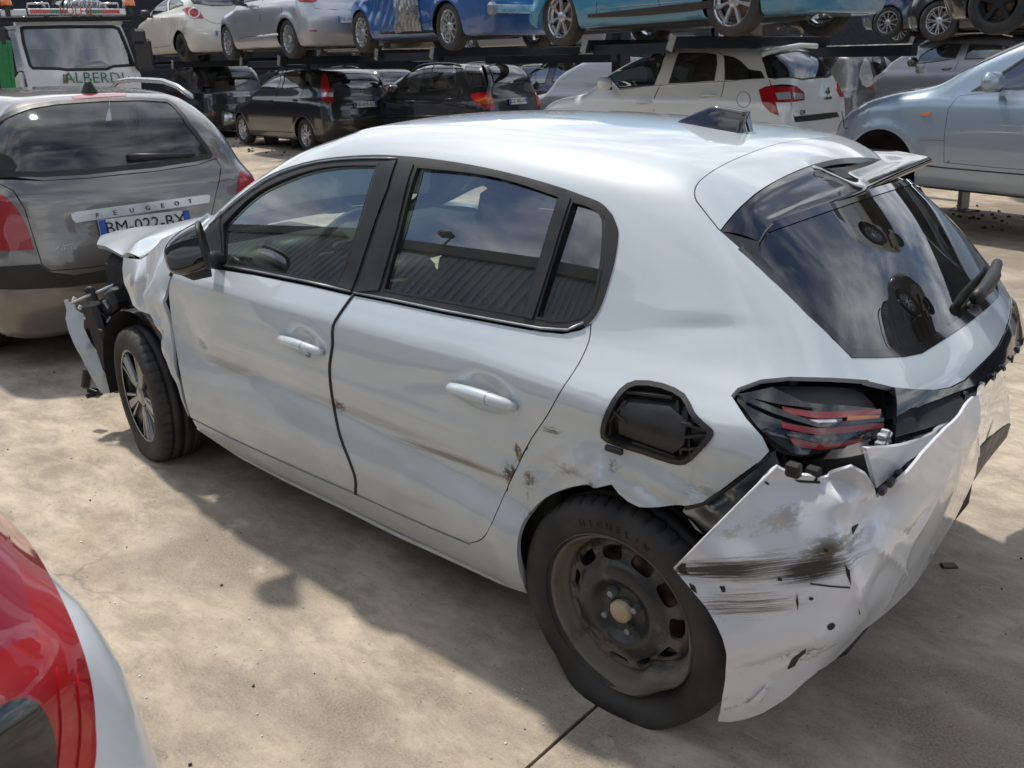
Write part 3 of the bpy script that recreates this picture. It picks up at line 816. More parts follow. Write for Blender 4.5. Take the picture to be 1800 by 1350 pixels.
corner = GAP[np.argmax(GAP[:, 1])] if False else H([(1221, 348)])[0]
ci = int(np.argmin(np.linalg.norm(GAP-corner, axis=1)))
GAP_TOP = GAP[ci:]                                          # from the corner to the middle
# roof: left rail, pillar foot, across the cowl, mirrored; the windscreen is a hole
cowl = np.array([(2.30, .74, .98), (2.36, .4, 1.0), (2.38, 0, 1.0)])
ja, jb = TOPC.to2d(GAP_TOP[:1])[0], TOPC.to2d(DLO_T[-1:])[0]
JOIN = TOPC.from2d(np.array([ja+(jb-ja)*k/16 for k in range(1, 16)]))
roofL = np.concatenate([JOIN, DLO_T[::-1], cowl[:2]])
gapL = np.concatenate([GAP_TOP[::-1]])                      # middle -> corner
roof_out = np.concatenate([gapL, roofL, cowl[2:], (roofL*FLIPY)[::-1], (gapL*FLIPY)[::-1]])
def lin(a, b, n): return [tuple(np.array(a)+(np.array(b)-np.array(a))*i/n) for i in range(n)]
scr = [(1.40, .0, 1), (1.385, .30, 1), (1.33, .50, 1), (1.40, .54, 1), (1.75, .60, 1), (2.22, .67, 1), (2.30, .5, 1), (2.33, 0, 1)]
scr_full = np.array(scr+[(a, -b, c) for a, b, c in scr[-2:0:-1]])
region('roof', M['white'], hero, TOPC, roof_out, [scr_full], res=.03, lip=.012)
region('windscreen', M['glass'], hero, TOPC, scr_full, res=.05, off=-.004)
region('windscreen_seal', M['rubber'], hero, TOPC, scr_full, [ring_from(TOPC, scr_full, .025)], res=.04, off=-.001)

# left side: doors
gapB = [(622, 518), (603, 544), (586, 573), (585, 606), (580, 640), (581, 670), (586, 707), (598, 765), (616, 813), (625, 842), (625, 868)]
GB = H(smooth(gapB, 3))
gapR = [(1040, 568), (1036, 600), (1018, 640), (988, 686), (962, 732), (933, 775), (909, 823), (888, 868), (872, 905), (858, 935), (845, 950), (825, 956)]
GR = H(smooth(gapR, 3))
frontedge = [(318, 452), (302, 484), (296, 512), (300, 560), (308, 613), (318, 667), (326, 705), (335, 735)]
GFr = H(smooth(frontedge, 3))
rock = H([(335, 735), (400, 767), (480, 804), (560, 840), (625, 868)]); rock2 = H([(625, 868), (690, 898), (760, 929), (825, 956)])
belt1 = H([(379, 471), (446, 481), (543, 500), (622, 518)]); belt2 = H([(622, 518), (687, 531), (783, 551), (880, 569), (952, 582), (990, 585), (1019, 579), (1040, 568)])
d1 = np.concatenate([belt1, GB[1:], rock[::-1][1:], GFr[::-1][1:], H([(335, 462)])])
d2 = np.concatenate([belt2, GR[1:], rock2[::-1][1:], GB[::-1][1:-1]])
for nm, od, mm_ in (('front_door', d1, 'door_white'), ('rear_door', d2, 'door_white')):
    V, F, N = region_arrays(SIDE, inset_poly(resample(SIDE.to2d(od), .02), .0032 if nm == 'rear_door' else .0045), res=.0135, lip=.025, gapres=.012)
    o = new_mesh('door', V, F, M[mm_], hero, N); o['label'] = 'scraped white '+nm.replace('_', ' ')
    # other side of the car: same outline without the dents
    V2, F2, N2 = region_arrays(DirChart(HB, (0, -1, .15)), DirChart(HB, (0, -1, .15)).to2d(od*FLIPY), res=.05, lip=.02, gapres=.04)
    new_mesh('door', V2, F2, M['white'], hero, N2)
# window surround: black frame, panes, pillars
dlo = np.concatenate([DLO_T, DLO_R[1:], DLO_B[1:]])
pane1 = H(smooth([(392, 394), (437, 349), (480, 322), (543, 298), (600, 289), (668, 288)], 3)+smooth([(668, 288), (658, 313), (634, 394), (612, 462), (591, 503)], 2)[1:]+[(494, 484), (391, 465)])
pane2 = H(smooth([(734, 292), (831, 301), (904, 316), (988, 344)], 3)+[(955, 450), (921, 558), (880, 550), (780, 532), (673, 512), (703, 402)])
pane3 = H(smooth([(1006, 351), (1039, 361), (1058, 375), (1064, 394), (1063, 430), (1059, 470), (1048, 524), (1034, 551), (1010, 564), (976, 567), (940, 561)], 3)+[(972, 456)])
region('window_surround', M['trim'], hero, SIDE, dlo, [pane1, pane2, pane3], res=.03, off=.003, lip=.02, gapres=.012, mirror=True)
for k, pn in enumerate((pane1, pane2, pane3)):
    region('window_pane', M['glass'] if k < 2 else M['dark_glass'], hero, QuadChart(pn, (0, 1, .3)), pn, res=.06, off=-.009, mirror=True, gapres=.02)
    rg = ring_from(SIDE, pn, .007)
    region('window_seal', M['rubber'], hero, SIDE, pn, [rg], res=.03, off=.0045, mirror=False, gapres=.015)
# raised pillar covers
pil1 = H([(671, 287), (699, 284), (684, 330), (655, 410), (620, 511), (594, 504), (615, 463), (637, 395), (660, 315)])
pil2 = H([(708, 285), (729, 291), (700, 402), (668, 511), (628, 515), (662, 410), (690, 330)])
for pl in (pil1, pil2): region('pillar_cover', M['trim'], hero, SIDE, pl, res=.03, off=.008, lip=.01, gapres=.02)
region('window_divider', M['trim'], hero, SIDE, H([(989, 344), (1005, 350), (972, 456), (938, 562), (922, 558), (956, 450)]), res=.03, off=.008, lip=.01, gapres=.02)
tube('belt_strip', H([(383, 464), (446, 475), (543, 494), (619, 511)])+[0, .006, 0], .0035, M['metal'], hero, 6)
tube('belt_strip', H([(625, 514), (687, 525), (783, 545), (880, 563), (952, 576), (1000, 579), (1028, 566)])+[0, .006, 0], .0035, M['metal'], hero, 6)
tube('roof_seal', H(smooth([(370, 397), (397, 372), (435, 341), (480, 312), (533, 292), (591, 282), (658, 279), (700, 280)], 2))+[0, .006, .003], .003, M['metal'], hero, 6)

# sill below the doors
sill = np.concatenate([H([(338, 737), (400, 769), (480, 806), (560, 842), (625, 870), (690, 900), (760, 931), (825, 958), (850, 953), (868, 915)]),
                       H([(905, 975), (924, 1037), (880, 1022), (800, 985), (700, 940), (600, 890), (500, 842), (420, 800), (365, 765), (345, 750)])])
# rear quarter: wheel arch, haunch, pillar
arch = smooth([(924, 1037), (912, 1000), (909, 960), (916, 925), (932, 900), (957, 876), (992, 860), (1036, 851), (1078, 849)], 3)
lobe = [(1078, 849), (1090, 866), (1104, 880), (1128, 888), (1160, 889), (1205, 888), (1238, 880), (1270, 858), (1305, 832), (1340, 806), (1352, 793)]
quart_px = arch+lobe[1:]+[(1340, 768), (1311, 735), (1285, 695), (1296, 682), (1337, 667), (1389, 662), (1467, 664), (1527, 668), (1495, 629), (1420, 552), (1350, 484), (1300, 436)]+gap_roof[:3]
fuel_px = smooth([(1057, 756), (1067, 722), (1090, 686), (1119, 670), (1166, 675), (1205, 694), (1221, 724), (1238, 742), (1254, 757), (1250, 773), (1228, 797), (1207, 814), (1181, 813), (1130, 796), (1068, 776)], 2, True)
FUEL = H(fuel_px)
quart = np.concatenate([H(quart_px), DLO_T[-1:], DLO_R[1:], GR[1:], H([(850, 953), (868, 915)])[:0], H([(845, 962), (905, 1015)])])
# order: arch starts at the sill end; close along the door edge
q_out = np.concatenate([H(quart_px[:-3]+gap_roof[:1]), GAP[1:ci+1], JOIN, DLO_T[-1:], DLO_R[:-4], H([(1040, 568)]), GR, H([(860, 985), (900, 1025)])])
def crumple(P):
    a = np.exp(-((P[:, 0]+.14)/.20)**2-((P[:, 2]-.66)/.10)**2)
    r = np.abs(np.sin(P[:, 0]*24+P[:, 2]*11))*.012+np.abs(np.sin(P[:, 0]*11-P[:, 2]*37+1))*.014
    b = np.exp(-((P[:, 0]-.14)/.12)**2-((P[:, 2]-.62)/.10)**2)
    c = np.exp(-((P[:, 0]-.035)/.022)**2-((P[:, 2]-.66)/.07)**2)
    return a*(r-.008)-b*np.abs(np.sin(P[:, 0]*31+P[:, 2]*40))*.010+c*.02
class DispChart:
    def __init__(s, ch, fn): s.c = ch; s.fn = fn
    def to2d(s, P): return s.c.to2d(P)
    def from2d(s, Q):
        P = s.c.from2d(Q); return P+s.c.normal(P)*s.fn(P)[:, None]
    def normal(s, P):
        Q = s.c.to2d(P); e = .003
        a = s.from2d(Q+[e, 0])-s.from2d(Q-[e, 0]); b = s.from2d(Q+[0, e])-s.from2d(Q-[0, e])
        n = np.cross(a, b); n /= np.linalg.norm(n, axis=1, keepdims=True)+1e-12
        return n*np.sign(np.sum(n*s.c.normal(P), 1))[:, None]
QD = DispChart(QC, crumple)
V, F, N = region_arrays(QD, resample(QC.to2d(q_out), .012), [QC.to2d(FUEL)], res=.0135, lip=.02, gapres=.012)
new_mesh('rear_quarter_panel', V, F, M['quarter_white'], hero, N)['label'] = 'dented white rear quarter panel'
QR = DirChart(HB, (-.42, -.82, .33))
q_arch = np.array([(.02+.375*math.cos(a), .8, .29+.375*math.sin(a)) for a in np.linspace(0, math.pi*.95, 16)])
V, F, N = region_arrays(QR, QR.to2d(q_out*FLIPY), res=.05, lip=.02, gapres=.04); new_mesh('rear_quarter_panel', V, F, M['white'], hero, N)
region('sill', M['quarter_white'], hero, SIDE, sill, res=.02, lip=.03, inset=.001, mirror=True, gapres=.015)
tube('sill_lower_lip', H([(345, 752), (420, 802), (500, 844), (600, 892), (700, 942), (800, 987), (880, 1024), (922, 1038)])+[0, -.01, -.004], .009, M['quarter_white'], hero, 6)
# crack down the middle pillar: the black door seal bulging out
tube('door_seal', GB+np.array([0, .0, 0]), .0058, M['rubber'], hero, 7)
tube('door_seal', GR[:-6]-np.array([0, .004, 0]), .003, M['rubber'], hero, 6)

# fuel flap recess
fin = ring_from(QC, FUEL, .012)
region('fuel_flap_rim', M['trim'], hero, QC, FUEL, [fin], res=.012, off=.006, lip=.03, gapres=.01)
ffl = region('fuel_flap_recess', M['plastic'], hero, QC, fin, res=.02, off=-.022, gapres=.015)
inner_px = [(1090, 705), (1175, 712), (1205, 740), (1200, 785), (1180, 800), (1110, 775), (1085, 765)]
region('fuel_flap_plate', M['plastic'], hero, QC, H(inner_px), res=.02, off=-.006, lip=.014, gapres=.012)
fr_ = MB()
for (a, b) in (((1100, 690), (1180, 700)), ((1190, 705), (1196, 800)), ((1205, 715), (1212, 800)), ((1080, 700), (1070, 765)), ((1072, 720), (1098, 742)), ((1098, 706), (1070, 742)), ((1196, 745), (1240, 757)), ((1200, 770), (1240, 765)), ((1195, 790), (1225, 790)), ((1110, 778), (1185, 804))):
    A, B = H([a, b])-np.array([0, .008, 0]); d = B-A; L = np.linalg.norm(d); d /= L; u = np.cross(d, [0, 1, 0]); u /= np.linalg.norm(u); w_ = np.cross(d, u)
    fr_.box((A+B)/2, (L, .006, .014), 0, np.stack([d, u, w_], 1))
fr_.build('fuel_flap_ribs', M['plastic'], hero)
b = MB(); A, B = H([(1078, 792), (1098, 780)]); b.box((A+B)/2+[0, .02, 0], (.05, .012, .016), .003); b.build('broken_clip', M['plastic'], hero)

# lamp hole and tail lamp
hous_px = smooth([(1284, 693), (1295, 682), (1337, 666), (1389, 662), (1467, 664), (1524, 669), (1549, 684), (1570, 711), (1575, 735), (1569, 771), (1518, 790), (1467, 804), (1410, 811), (1378, 803), (1342, 768), (1311, 737)], 2, True)
lens_px = smooth([(1293, 691), (1358, 676), (1384, 690), (1430, 702), (1549, 714), (1563, 740), (1561, 766), (1518, 782), (1467, 795), (1410, 800), (1384, 790), (1345, 762), (1306, 712)], 2, True)
LC = DirChart(HB, (-.62, .75, .2))
region('lamp_housing', M['plastic'], hero, LC, H(hous_px), res=.03, off=-.045, lip=.02, gapres=.015)
lamp = region('tail_lamp', M['gloss_black'], hero, LC, H(lens_px), res=.02, off=-.018, lip=.03, gapres=.012)
bars = [([(1376, 711), (1441, 721), (1555, 717), (1556, 727), (1441, 733), (1381, 721)], 'red'), ([(1376, 740), (1441, 751), (1560, 742), (1560, 751), (1441, 764), (1378, 750)], 'red'),
        ([(1391, 768), (1441, 779), (1529, 769), (1518, 779), (1446, 791), (1397, 782)], 'red'), ([(1497, 729), (1553, 729), (1552, 735), (1495, 738)], 'orange'), ([(1425, 735), (1475, 735), (1478, 741), (1432, 741)], 'clear')]
def HL(pxs): return H(pxs)
for k, (bp, mn) in enumerate(bars):
    o = region('lamp_bar', M['dark_red' if mn == 'red' else mn], lamp, LC, H(bp), res=.02, off=-.010, lip=.008, gapres=.012)
    if k > 2: o['label'] = ('orange' if mn == 'orange' else 'clear')+' bar of the lamp'
for bp in ([(1300, 690), (1360, 712), (1441, 742), (1558, 733), (1558, 740), (1441, 750), (1360, 724), (1308, 702)], [(1384, 757), (1441, 770), (1540, 758), (1540, 767), (1441, 778), (1386, 766)], [(1293, 691), (1358, 678), (1440, 716), (1370, 708), (1320, 697)]):
    region('lamp_claw', M['gloss_black'], lamp, LC, H(bp), res=.02, off=-.006, lip=.010, gapres=.012)
b = MB(); P0 = H([(1545, 772)])[0]
for k in range(7):
    a = k*.9; b.box(P0+np.array([-.01, .02*math.cos(a), .015*math.sin(a)]), (.02, .02, .012), .003, rotx(a))
b.build('broken_lens_shards', M['clear'], hero)
region('tail_lamp', M['gloss_black'], hero, DirChart(HB, (-.62, -.75, .2)), H(lens_px)*FLIPY, res=.04, off=-.006, lip=.02)

# tailgate: roof band, glass, painted lower part, black strip
left_edge = H([(1262, 403), (1300, 440), (1350, 487), (1420, 555), (1495, 631), (1528, 671)])
white_low = H([(1495, 631), (1528, 671), (1570, 681), (1606, 685), (1643, 686)])
def half_full(P):
    P = P[P[:, 1] > .015]; return P
mid_px = H([(1643, 686), (1670, 680), (1700, 661)])
gl_left = H([(1300, 440), (1350, 486), (1420, 554), (1497, 629)])
gl_bot = half_full(H([(1540, 629), (1590, 627), (1620, 621)]))
wl_ = np.concatenate([gl_left, gl_bot])
top_glass = np.array([[-.19, .50, 1.27], [-.19, 0, 1.29]])
glass_half = np.concatenate([[[-.17, .54, 1.27]], wl_])
glass_out = np.concatenate([glass_half, (glass_half*FLIPY)[::-1]])
rear_glass = region('rear_window', M['rear_glass'], hero, REAR, glass_out, res=.03, off=-.002, gapres=.02)
region('rear_window_seal', M['gloss_black'], hero, REAR, glass_out, [ring_from(REAR, glass_out, .022)], res=.03, off=.001, gapres=.02)
low_half = np.concatenate([wl_[2:], ])
wh = half_full(H([(1528, 671), (1570, 681), (1606, 685), (1643, 686)]))
st_tr = H([(1670, 681), (1695, 668), (1720, 644), (1752, 611)])
low_out = np.concatenate([wh[::-1], wl_[1:], (wl_[1:]*FLIPY)[::-1], wh[:2]*FLIPY, st_tr[::-1]])
# mirror keeps the painted lower tailgate whole across the car
region('tailgate_panel', M['white'], hero, REAR, low_out, res=.022, lip=.02, inset=.001, gapres=.015)
st_bot = half_full(H([(1568, 781), (1596, 780), (1632, 765), (1664, 745)]))
st_top = wh
st_bot = H([(1568, 783), (1590, 782), (1628, 768), (1649, 754), (1672, 740), (1695, 717), (1718, 692), (1738, 669)]); strip_out = np.concatenate([(st_bot[:1]*FLIPY), st_top[1:2]*FLIPY, st_tr[::-1], st_top[1:][::-1], st_bot])
region('tailgate_strip', M['gloss_black'], hero, REAR, strip_out, res=.022, off=.004, lip=.03, inset=.001, gapres=.015)
# white roof band of the tailgate between the roof gap and the black spoiler
sp_front = H([(1267, 407), (1285, 384), (1316, 353), (1354, 325), (1393, 305), (1431, 290)]); sp_front = sp_front[sp_front[:, 1] > 0]
gl2 = np.concatenate([GAP])
band = np.concatenate([gl2, (gl2*FLIPY)[::-1], sp_front*FLIPY, sp_front[::-1]])
region('tailgate_roof_band', M['white'], hero, TOPC, band, res=.022, lip=.02, inset=.0028, gapres=.012)
tube('roof_gap_seal', GAPF-np.array([0, 0, .012]), .008, M['rubber'], hero, 6)
# spoiler: upper skin runs on from the roof, with a sunken middle, then a thin rear edge
SPR = np.concatenate([HPS([(1335, 425, 'y', .555), (1354, 398, 'y', .49), (1400, 377, 'y', .36), (1431, 365, 'y', .28), (1475, 350, 'y', .16), (1520, 334, 'y', .0)])])
rows = []
ff = smooth(np.concatenate([sp_front]), 4); ff = np.array(ff)
tt = np.linspace(0, 1, 15)
def along(P, t):
    P = np.array(P); L = np.concatenate([[0], np.cumsum(np.linalg.norm(np.diff(P, axis=0), axis=1))]); L /= L[-1]
    return np.stack([np.interp(t, L, P[:, i]) for i in range(3)], 1)
FRt = HPS([(1431, 290, 'y', .0), (1450, 282, 'y', -.12), (1477, 272, 'y', -.30), (1512, 260, 'y', -.56)])
RRt = HPS([(1520, 334, 'y', .0), (1535, 323, 'y', -.10), (1585, 299, 'y', -.35), (1637, 277, 'y', -.585)])
Fh = along(smooth(np.concatenate([sp_front[sp_front[:, 1] > .06], FRt]), 4), np.linspace(0, 1, 57)); Rh = along(smooth(np.concatenate([SPR[:-1], RRt]), 4), np.linspace(0, 1, 57))
nr = 22; Vs = []; Fs = []; nc = len(Fh)
for j in range(nr):
    s = j/(nr-1); P = Fh*(1-s)+Rh*s
    u = np.abs(P[:, 1])/.58
    P[:, 2] += .006*math.sin(math.pi*s)-.006*(1/(1+math.exp(-(s-.25)/.03)))*(1/(1+math.exp((s-.78)/.03)))*(1/(1+np.exp((u-.80)/.03)))*(1/(1+np.exp(-(u-.10)/.03)))
    Vs.append(P)
for (dx, dz) in ((-.001, -.004), (-.004, -.016), (.03, -.036), (.10, -.05)):
    P = Rh.copy(); P[:, 0] += dx; P[:, 2] += dz; Vs.append(P)
NRr = len(Vs); Vs = np.concatenate(Vs)
for j in range(NRr-1):
    for i in range(nc-1): a = j*nc+i; Fs.append((a, a+1, a+nc+1, a+nc))
new_mesh('spoiler', Vs, Fs, M['gloss_black'], hero)
fb_ = H([(1330, 468), (1300, 441)]); e0, e1 = Fh[0], Rh[0]; e2 = Rh[0]+np.array([.03, 0, -.05])
finV = np.array([e0, e1, e2, fb_[0], fb_[1]]); finV = np.concatenate([finV, finV-np.array([0, .012, 0])])
for sy in (1, -1): new_mesh('spoiler_side_fin', finV*np.array([1, sy, 1]), [(0, 1, 2, 3, 4), (9, 8, 7, 6, 5)]+[(i, (i+1) % 5, (i+1) % 5+5, i+5) for i in range(5)], M['gloss_black'], hero, flat=True)
# shark fin aerial
xf0, xf1 = .385, .150
Vf = []; nF = 22
for i in range(nF):
    s = i/(nF-1); x = xf0+(xf1-xf0)*s; hgt = .062*min(1, s/.55)**.9+.002-.006*max(0, s-.55); wd = .008+.040*min(1, s/.7)**.8
    zb = float(HB.top(np.array([x]))[0])-.004
    xx = x+ (0 if s < .9 else 0)
    for k in range(9):
        a = -math.pi/2+math.pi*k/8; c = math.cos(a); v = math.sin(a)
        Vf.append((xx+(.03 if False else 0), wd*[-1, -.86, -.42, -.36, 0, .36, .42, .86, 1][k], zb+hgt*[0, .12, .80, .985, 1, .985, .80, .12, 0][k]))
Ff = [(i*9+k, i*9+k+1, (i+1)*9+k+1, (i+1)*9+k) for i in range(nF-1) for k in range(8)]+[tuple((nF-1)*9+k for k in range(9))]
new_mesh('roof_aerial', Vf, Ff, M['gloss_black'], hero)
# rear wiper
wa = H([(1698, 535), (1722, 503), (1742, 470)])
nR = HB.grad(wa)
tube('rear_wiper', smooth(wa+nR*np.array([[.03], [.035], [.02]]), 4), [.018]*3+[.02]*3+[.016]*3, M['trim'], hero, 10)
tube('wiper_blade', smooth(wa+nR*.012+np.array([0, .012, -.01]), 4), .008, M['rubber'], hero, 6)

# handles
def handle(p0, p1, rr, lockend=True):
    A, B = H([p0, p1]); N = HB.grad((A+B)[None]/2)[0]; pts = []; rad = []
    for i in range(17):
        s = i/16; bow = math.sin(math.pi*min(max(s, 0), 1))**.5
        pts.append(A+(B-A)*s+N*(.004+.030*bow)); rad.append(rr*(.62+.38*math.sin(math.pi*(.1+.8*s))))
    o = tube('door_handle', pts, rad, M['white'], hero, 12)
    me = o.data; cc = (A+B)/2
    j = tube('handle_joint', [pts[11]+N*.000, pts[11]+(B-A)*.006], rr*.985, M['rubber'], o, 12)
    return o
handle((497, 597), (570, 621), .0165); handle((793, 682), (908, 717), .0185)
b = MB(); c = H([(559, 619)])[0]+np.array([0, .043, 0]); Vq, Fq = lathe([(0, .003), (.007, .002), (.008, -.01)], 12); b.add(Vq+c, Fq); b.build('key_lock', M['metal'], hero)

# door mirror: domed cap in front, open face to the rear
mc = HP((356, 431, 'y', .905)); nu, nv = 24, 16; Rm_ = rotz(1.0)@roty(.14)
Vm = []; Fm = []
for i in range(nv+1):
    ph = math.pi/2*i/nv
    for k in range(nu):
        th = 2*math.pi*k/nu; e = .62; rr = math.cos(ph)**.62
        cy = math.copysign(abs(math.cos(th))**e, math.cos(th))*rr; cz = math.copysign(abs(math.sin(th))**e, math.sin(th))*rr
        Vm.append((math.sin(ph)*.130, cy*.085*(1-.10*cz), cz*.076-.026*math.sin(ph)))
Vm = np.array(Vm)@Rm_.T+mc
for i in range(nv):
    for k in range(nu): Fm.append((i*nu+k, i*nu+(k+1) % nu, (i+1)*nu+(k+1) % nu, (i+1)*nu+k))
mirr = new_mesh('door_mirror', Vm, Fm, M['gloss_black'], hero)
rim_ = []; 
for k in range(nu):
    th = 2*math.pi*k/nu; e = .62; cy = math.copysign(abs(math.cos(th))**e, math.cos(th)); cz = math.copysign(abs(math.sin(th))**e, math.sin(th)); rim_.append(np.array((-.004, cy*.083*(1-.1*cz), cz*.074))@Rm_.T+mc)
tube('mirror_rim', rim_, .008, M['trim'], mirr, 8, closed=True)
new_mesh('mirror_glass', [r*.97+mc*.03 for r in rim_], [tuple(range(nu))], M['chrome'], mirr, flat=True)
lw = [np.array(q)@Rm_.T+mc for q in ((.10, 0, -.055), (.05, .02, -.074), (-.005, .02, -.078))]
tube('mirror_lower_cover', lw, [.022, .035, .030], M['trim'], mirr, 12)
tube('mirror_arm', [tuple(mc+np.array([.05, -.02, -.06])), tuple(mc+np.array([.06, -.09, -.075]))], [.028, .032], M['trim'], mirr, 10)
region('mirror_triangle', M['trim'], hero, SIDE, H([(364, 404), (391, 372), (391, 466), (366, 464)]), res=.03, off=.006, lip=.01)

# crumpled front wing
fp = [(368, 372, .70), (335, 402, .76), (320, 440, .80), (300, 486, .835), (294, 515, .85), (299, 560, .862), (307, 613, .862), (317, 667, .855), (333, 733, .85), (283, 418, .75), (262, 440, .75),
      (217, 452, .75), (215, 472, .77), (218, 497, .80), (227, 517, .81), (234, 537, .83), (245, 545, .84), (263, 550, .86), (273, 570, .87), (283, 600, .875), (293, 633, .875), (307, 663, .87), (320, 700, .86),
      (250, 475, .80), (275, 455, .80), (238, 498, .835), (262, 508, .79), (285, 530, .875), (272, 490, .845), (250, 520, .86), (290, 590, .84), (300, 640, .875), (308, 450, .80), (280, 560, .85)]
FW = RBFChart([HP((a, b_, 'y', c_)) for a, b_, c_ in fp], (-.25, .95, .2), 1.35)
fo = [(366, 374), (335, 402), (318, 438), (300, 484), (292, 512), (296, 560), (304, 613), (314, 667), (331, 733)]+[(320, 705), (307, 668), (293, 636), (283, 603), (273, 572), (263, 552), (245, 546), (234, 537), (227, 517), (218, 497), (215, 472), (217, 453), (247, 456), (268, 442), (283, 421), (330, 400)]
def onchart(ch, px, iters=90):
    """where photo directions meet a free-form sheet"""
    D = HF.dirs(px); t = np.full(len(D), 3.0)
    for _ in range(iters):
        P = CAM+D*t[:, None]; h = ch.height(ch.to2d(P)); t = t+np.clip((h-P@ch.d)/(D@ch.d), -.2, .2)*.4
    return CAM+D*t[:, None]
region('front_wing', M['fender_white'], hero, FW, onchart(FW, fo), res=.014, lip=.015, gapres=.012)['label'] = 'crumpled white front wing'
region('front_wing', M['white'], hero, DirChart(HB, (.1, -1, .3)), np.array([(2.03, -.84, .95), (2.3, -.8, 1.0), (2.9, -.7, .85), (3.05, -.7, .65), (2.92, -.8, .40), (2.87, -.8, .55), (2.72, -.8, .66), (2.5, -.8, .69), (2.28, -.8, .62), (2.16, -.8, .45), (2.14, -.8, .25), (2.0, -.85, .3)]), res=.05, lip=.02)
tube('wing_gap_seal', H([(316, 456), (300, 486)])-np.array([0, .002, 0]), .010, M['rubber'], hero, 6)
# buckled bonnet
hc = [HP((170, 430, 'y', .62)), HP((216, 449, 'y', .68)), HP((247, 452, 'y', .71)), HP((270, 436, 'y', .73)), HP((285, 420, 'y', .745)), HP((330, 402, 'y', .76)), HP((200, 407, 'y', .47)), HP((231, 401, 'y', .45)), HP((200, 425, 'y', .60)), HP((240, 425, 'y', .63)),
      (2.28, .70, .99), (2.34, .35, .99), (2.36, 0, 1.0), (2.34, -.35, .99), (2.28, -.70, .97), (2.7, .3, .985), (2.7, 0, .98), (2.7, -.35, .95), (2.7, -.70, .91), (3.1, .25, .90), (3.15, 0, .89), (3.12, -.35, .90), (3.0, -.66, .86)]
HC = RBFChart(hc, (.05, 0, 1), 1.5)
ho = np.array([hc[0], hc[1], hc[2], hc[3], hc[4], hc[5], (2.28, .70, .99), (2.34, .35, .99), (2.36, 0, 1.0), (2.34, -.35, .99), (2.28, -.70, .97), (2.7, -.70, .91), (3.0, -.66, .86), (3.12, -.35, .88), (3.15, 0, .89), (3.12, .25, .90), hc[6]+np.array([.12, 0, 0])])
region('bonnet', M['white'], hero, HC, ho, res=.022, lip=.02)['label'] = 'buckled white bonnet standing off the wing'
# torn front bumper corner
bp = [(112, 527, 3.18), (147, 553, 3.12), (147, 575, 3.10), (163, 607, 3.07), (183, 633, 3.03), (207, 663, 2.99), (220, 690, 2.96), (200, 690, 2.98), (177, 690, 3.02), (163, 667, 3.05), (140, 623, 3.10), (120, 580, 3.15), (115, 560, 3.17), (150, 610, 3.07), (180, 660, 3.0)]
BC = RBFChart([HP((a, b_, 'x', c_)) for a, b_, c_ in bp], (-.65, .7, .2), 1.3)
fbo = [(112, 527), (118, 526), (122, 536), (130, 534), (133, 545), (147, 553), (147, 575), (163, 607), (172, 618), (176, 612), (180, 630), (192, 640), (197, 652), (207, 663), (211, 668), (216, 672), (214, 680), (220, 690), (208, 688), (190, 691), (177, 690), (163, 667), (150, 643), (140, 623), (128, 600), (120, 580), (115, 560), (117, 545)]
region('front_bumper_corner', M['white'], hero, BC, onchart(BC, fbo), res=.014, lip=.018, gapres=.012)['label'] = 'torn white corner of the front bumper'
# black structure and broken trim of the nose
jb = MB()
jb.box((3.05, .62, .42), (.10, .30, .40), .02, rotz(.3)@roty(.2)); jb.box((3.1, .40, .5), (.12, .5, .16), .02, rotz(.15)); jb.box((2.95, .66, .62), (.16, .12, .10), .02, roty(.5))
jb.build('bumper_carrier', M['plastic'], hero)
jb = MB(); P0 = HP((150, 520, 'x', 3.12)); P1 = HP((205, 630, 'x', 2.98)); P2 = HP((150, 560, 'x', 3.16)); P3 = HP((165, 522, 'x', 3.05)); P4 = HP((225, 600, 'x', 2.9)); P5 = HP((215, 660, 'x', 2.95))
Vp = np.array([P0, P3, P4, P5, P1, P2]); jb.add(np.concatenate([Vp, Vp+[.02, -.02, 0]]), [(0, 1, 2, 3, 4, 5), (11, 10, 9, 8, 7, 6)]+[(i, (i+1) % 6, (i+1) % 6+6, i+6) for i in range(6)])
jb.build('wheel_arch_liner', M['plastic'], hero)
for (pp, r_, mm_) in (([(150, 512), (160, 508), (166, 522), (175, 560), (190, 600), (198, 640)], .014, 'plastic'), ([(168, 515), (200, 500), (214, 485)], .007, 'white'), ([(122, 534), (150, 522), (166, 515)], .006, 'white'),
                     ([(178, 560), (205, 520), (222, 505)], .012, 'plastic'), ([(182, 548), (215, 535), (232, 510)], .008, 'metal'), ([(190, 560), (212, 545), (228, 548)], .009, 'plastic'), ([(200, 600), (210, 560), (232, 550), (250, 545)], .013, 'plastic'), ([(205, 690), (199, 640), (206, 590), (228, 560)], .012, 'plastic')):
    tube('broken_bracket', smooth([HP((a, b_, 'x', 3.08-.0016*(a-150))) for a, b_ in pp], 4), r_, M[mm_], hero, 7)
rnd_ = random.Random(3)
for k in range(16):
    a, b_ = rnd_.uniform(165, 232), rnd_.uniform(515, 640)
    if b_ > 560+1.3*(215-a)+40: continue
    x_ = rnd_.uniform(2.88, 3.05); p_ = HP((a, b_, 'x', x_)); b = MB(); b.box(p_, (rnd_.uniform(.02, .06), rnd_.uniform(.02, .05), rnd_.uniform(.01, .04)), .004, rotz(rnd_.uniform(0, 3))@rotx(rnd_.uniform(-1, 1)))
    b.build('broken_fragment', M[('plastic', 'plastic', 'rubber', 'metal')[k % 4]], hero)
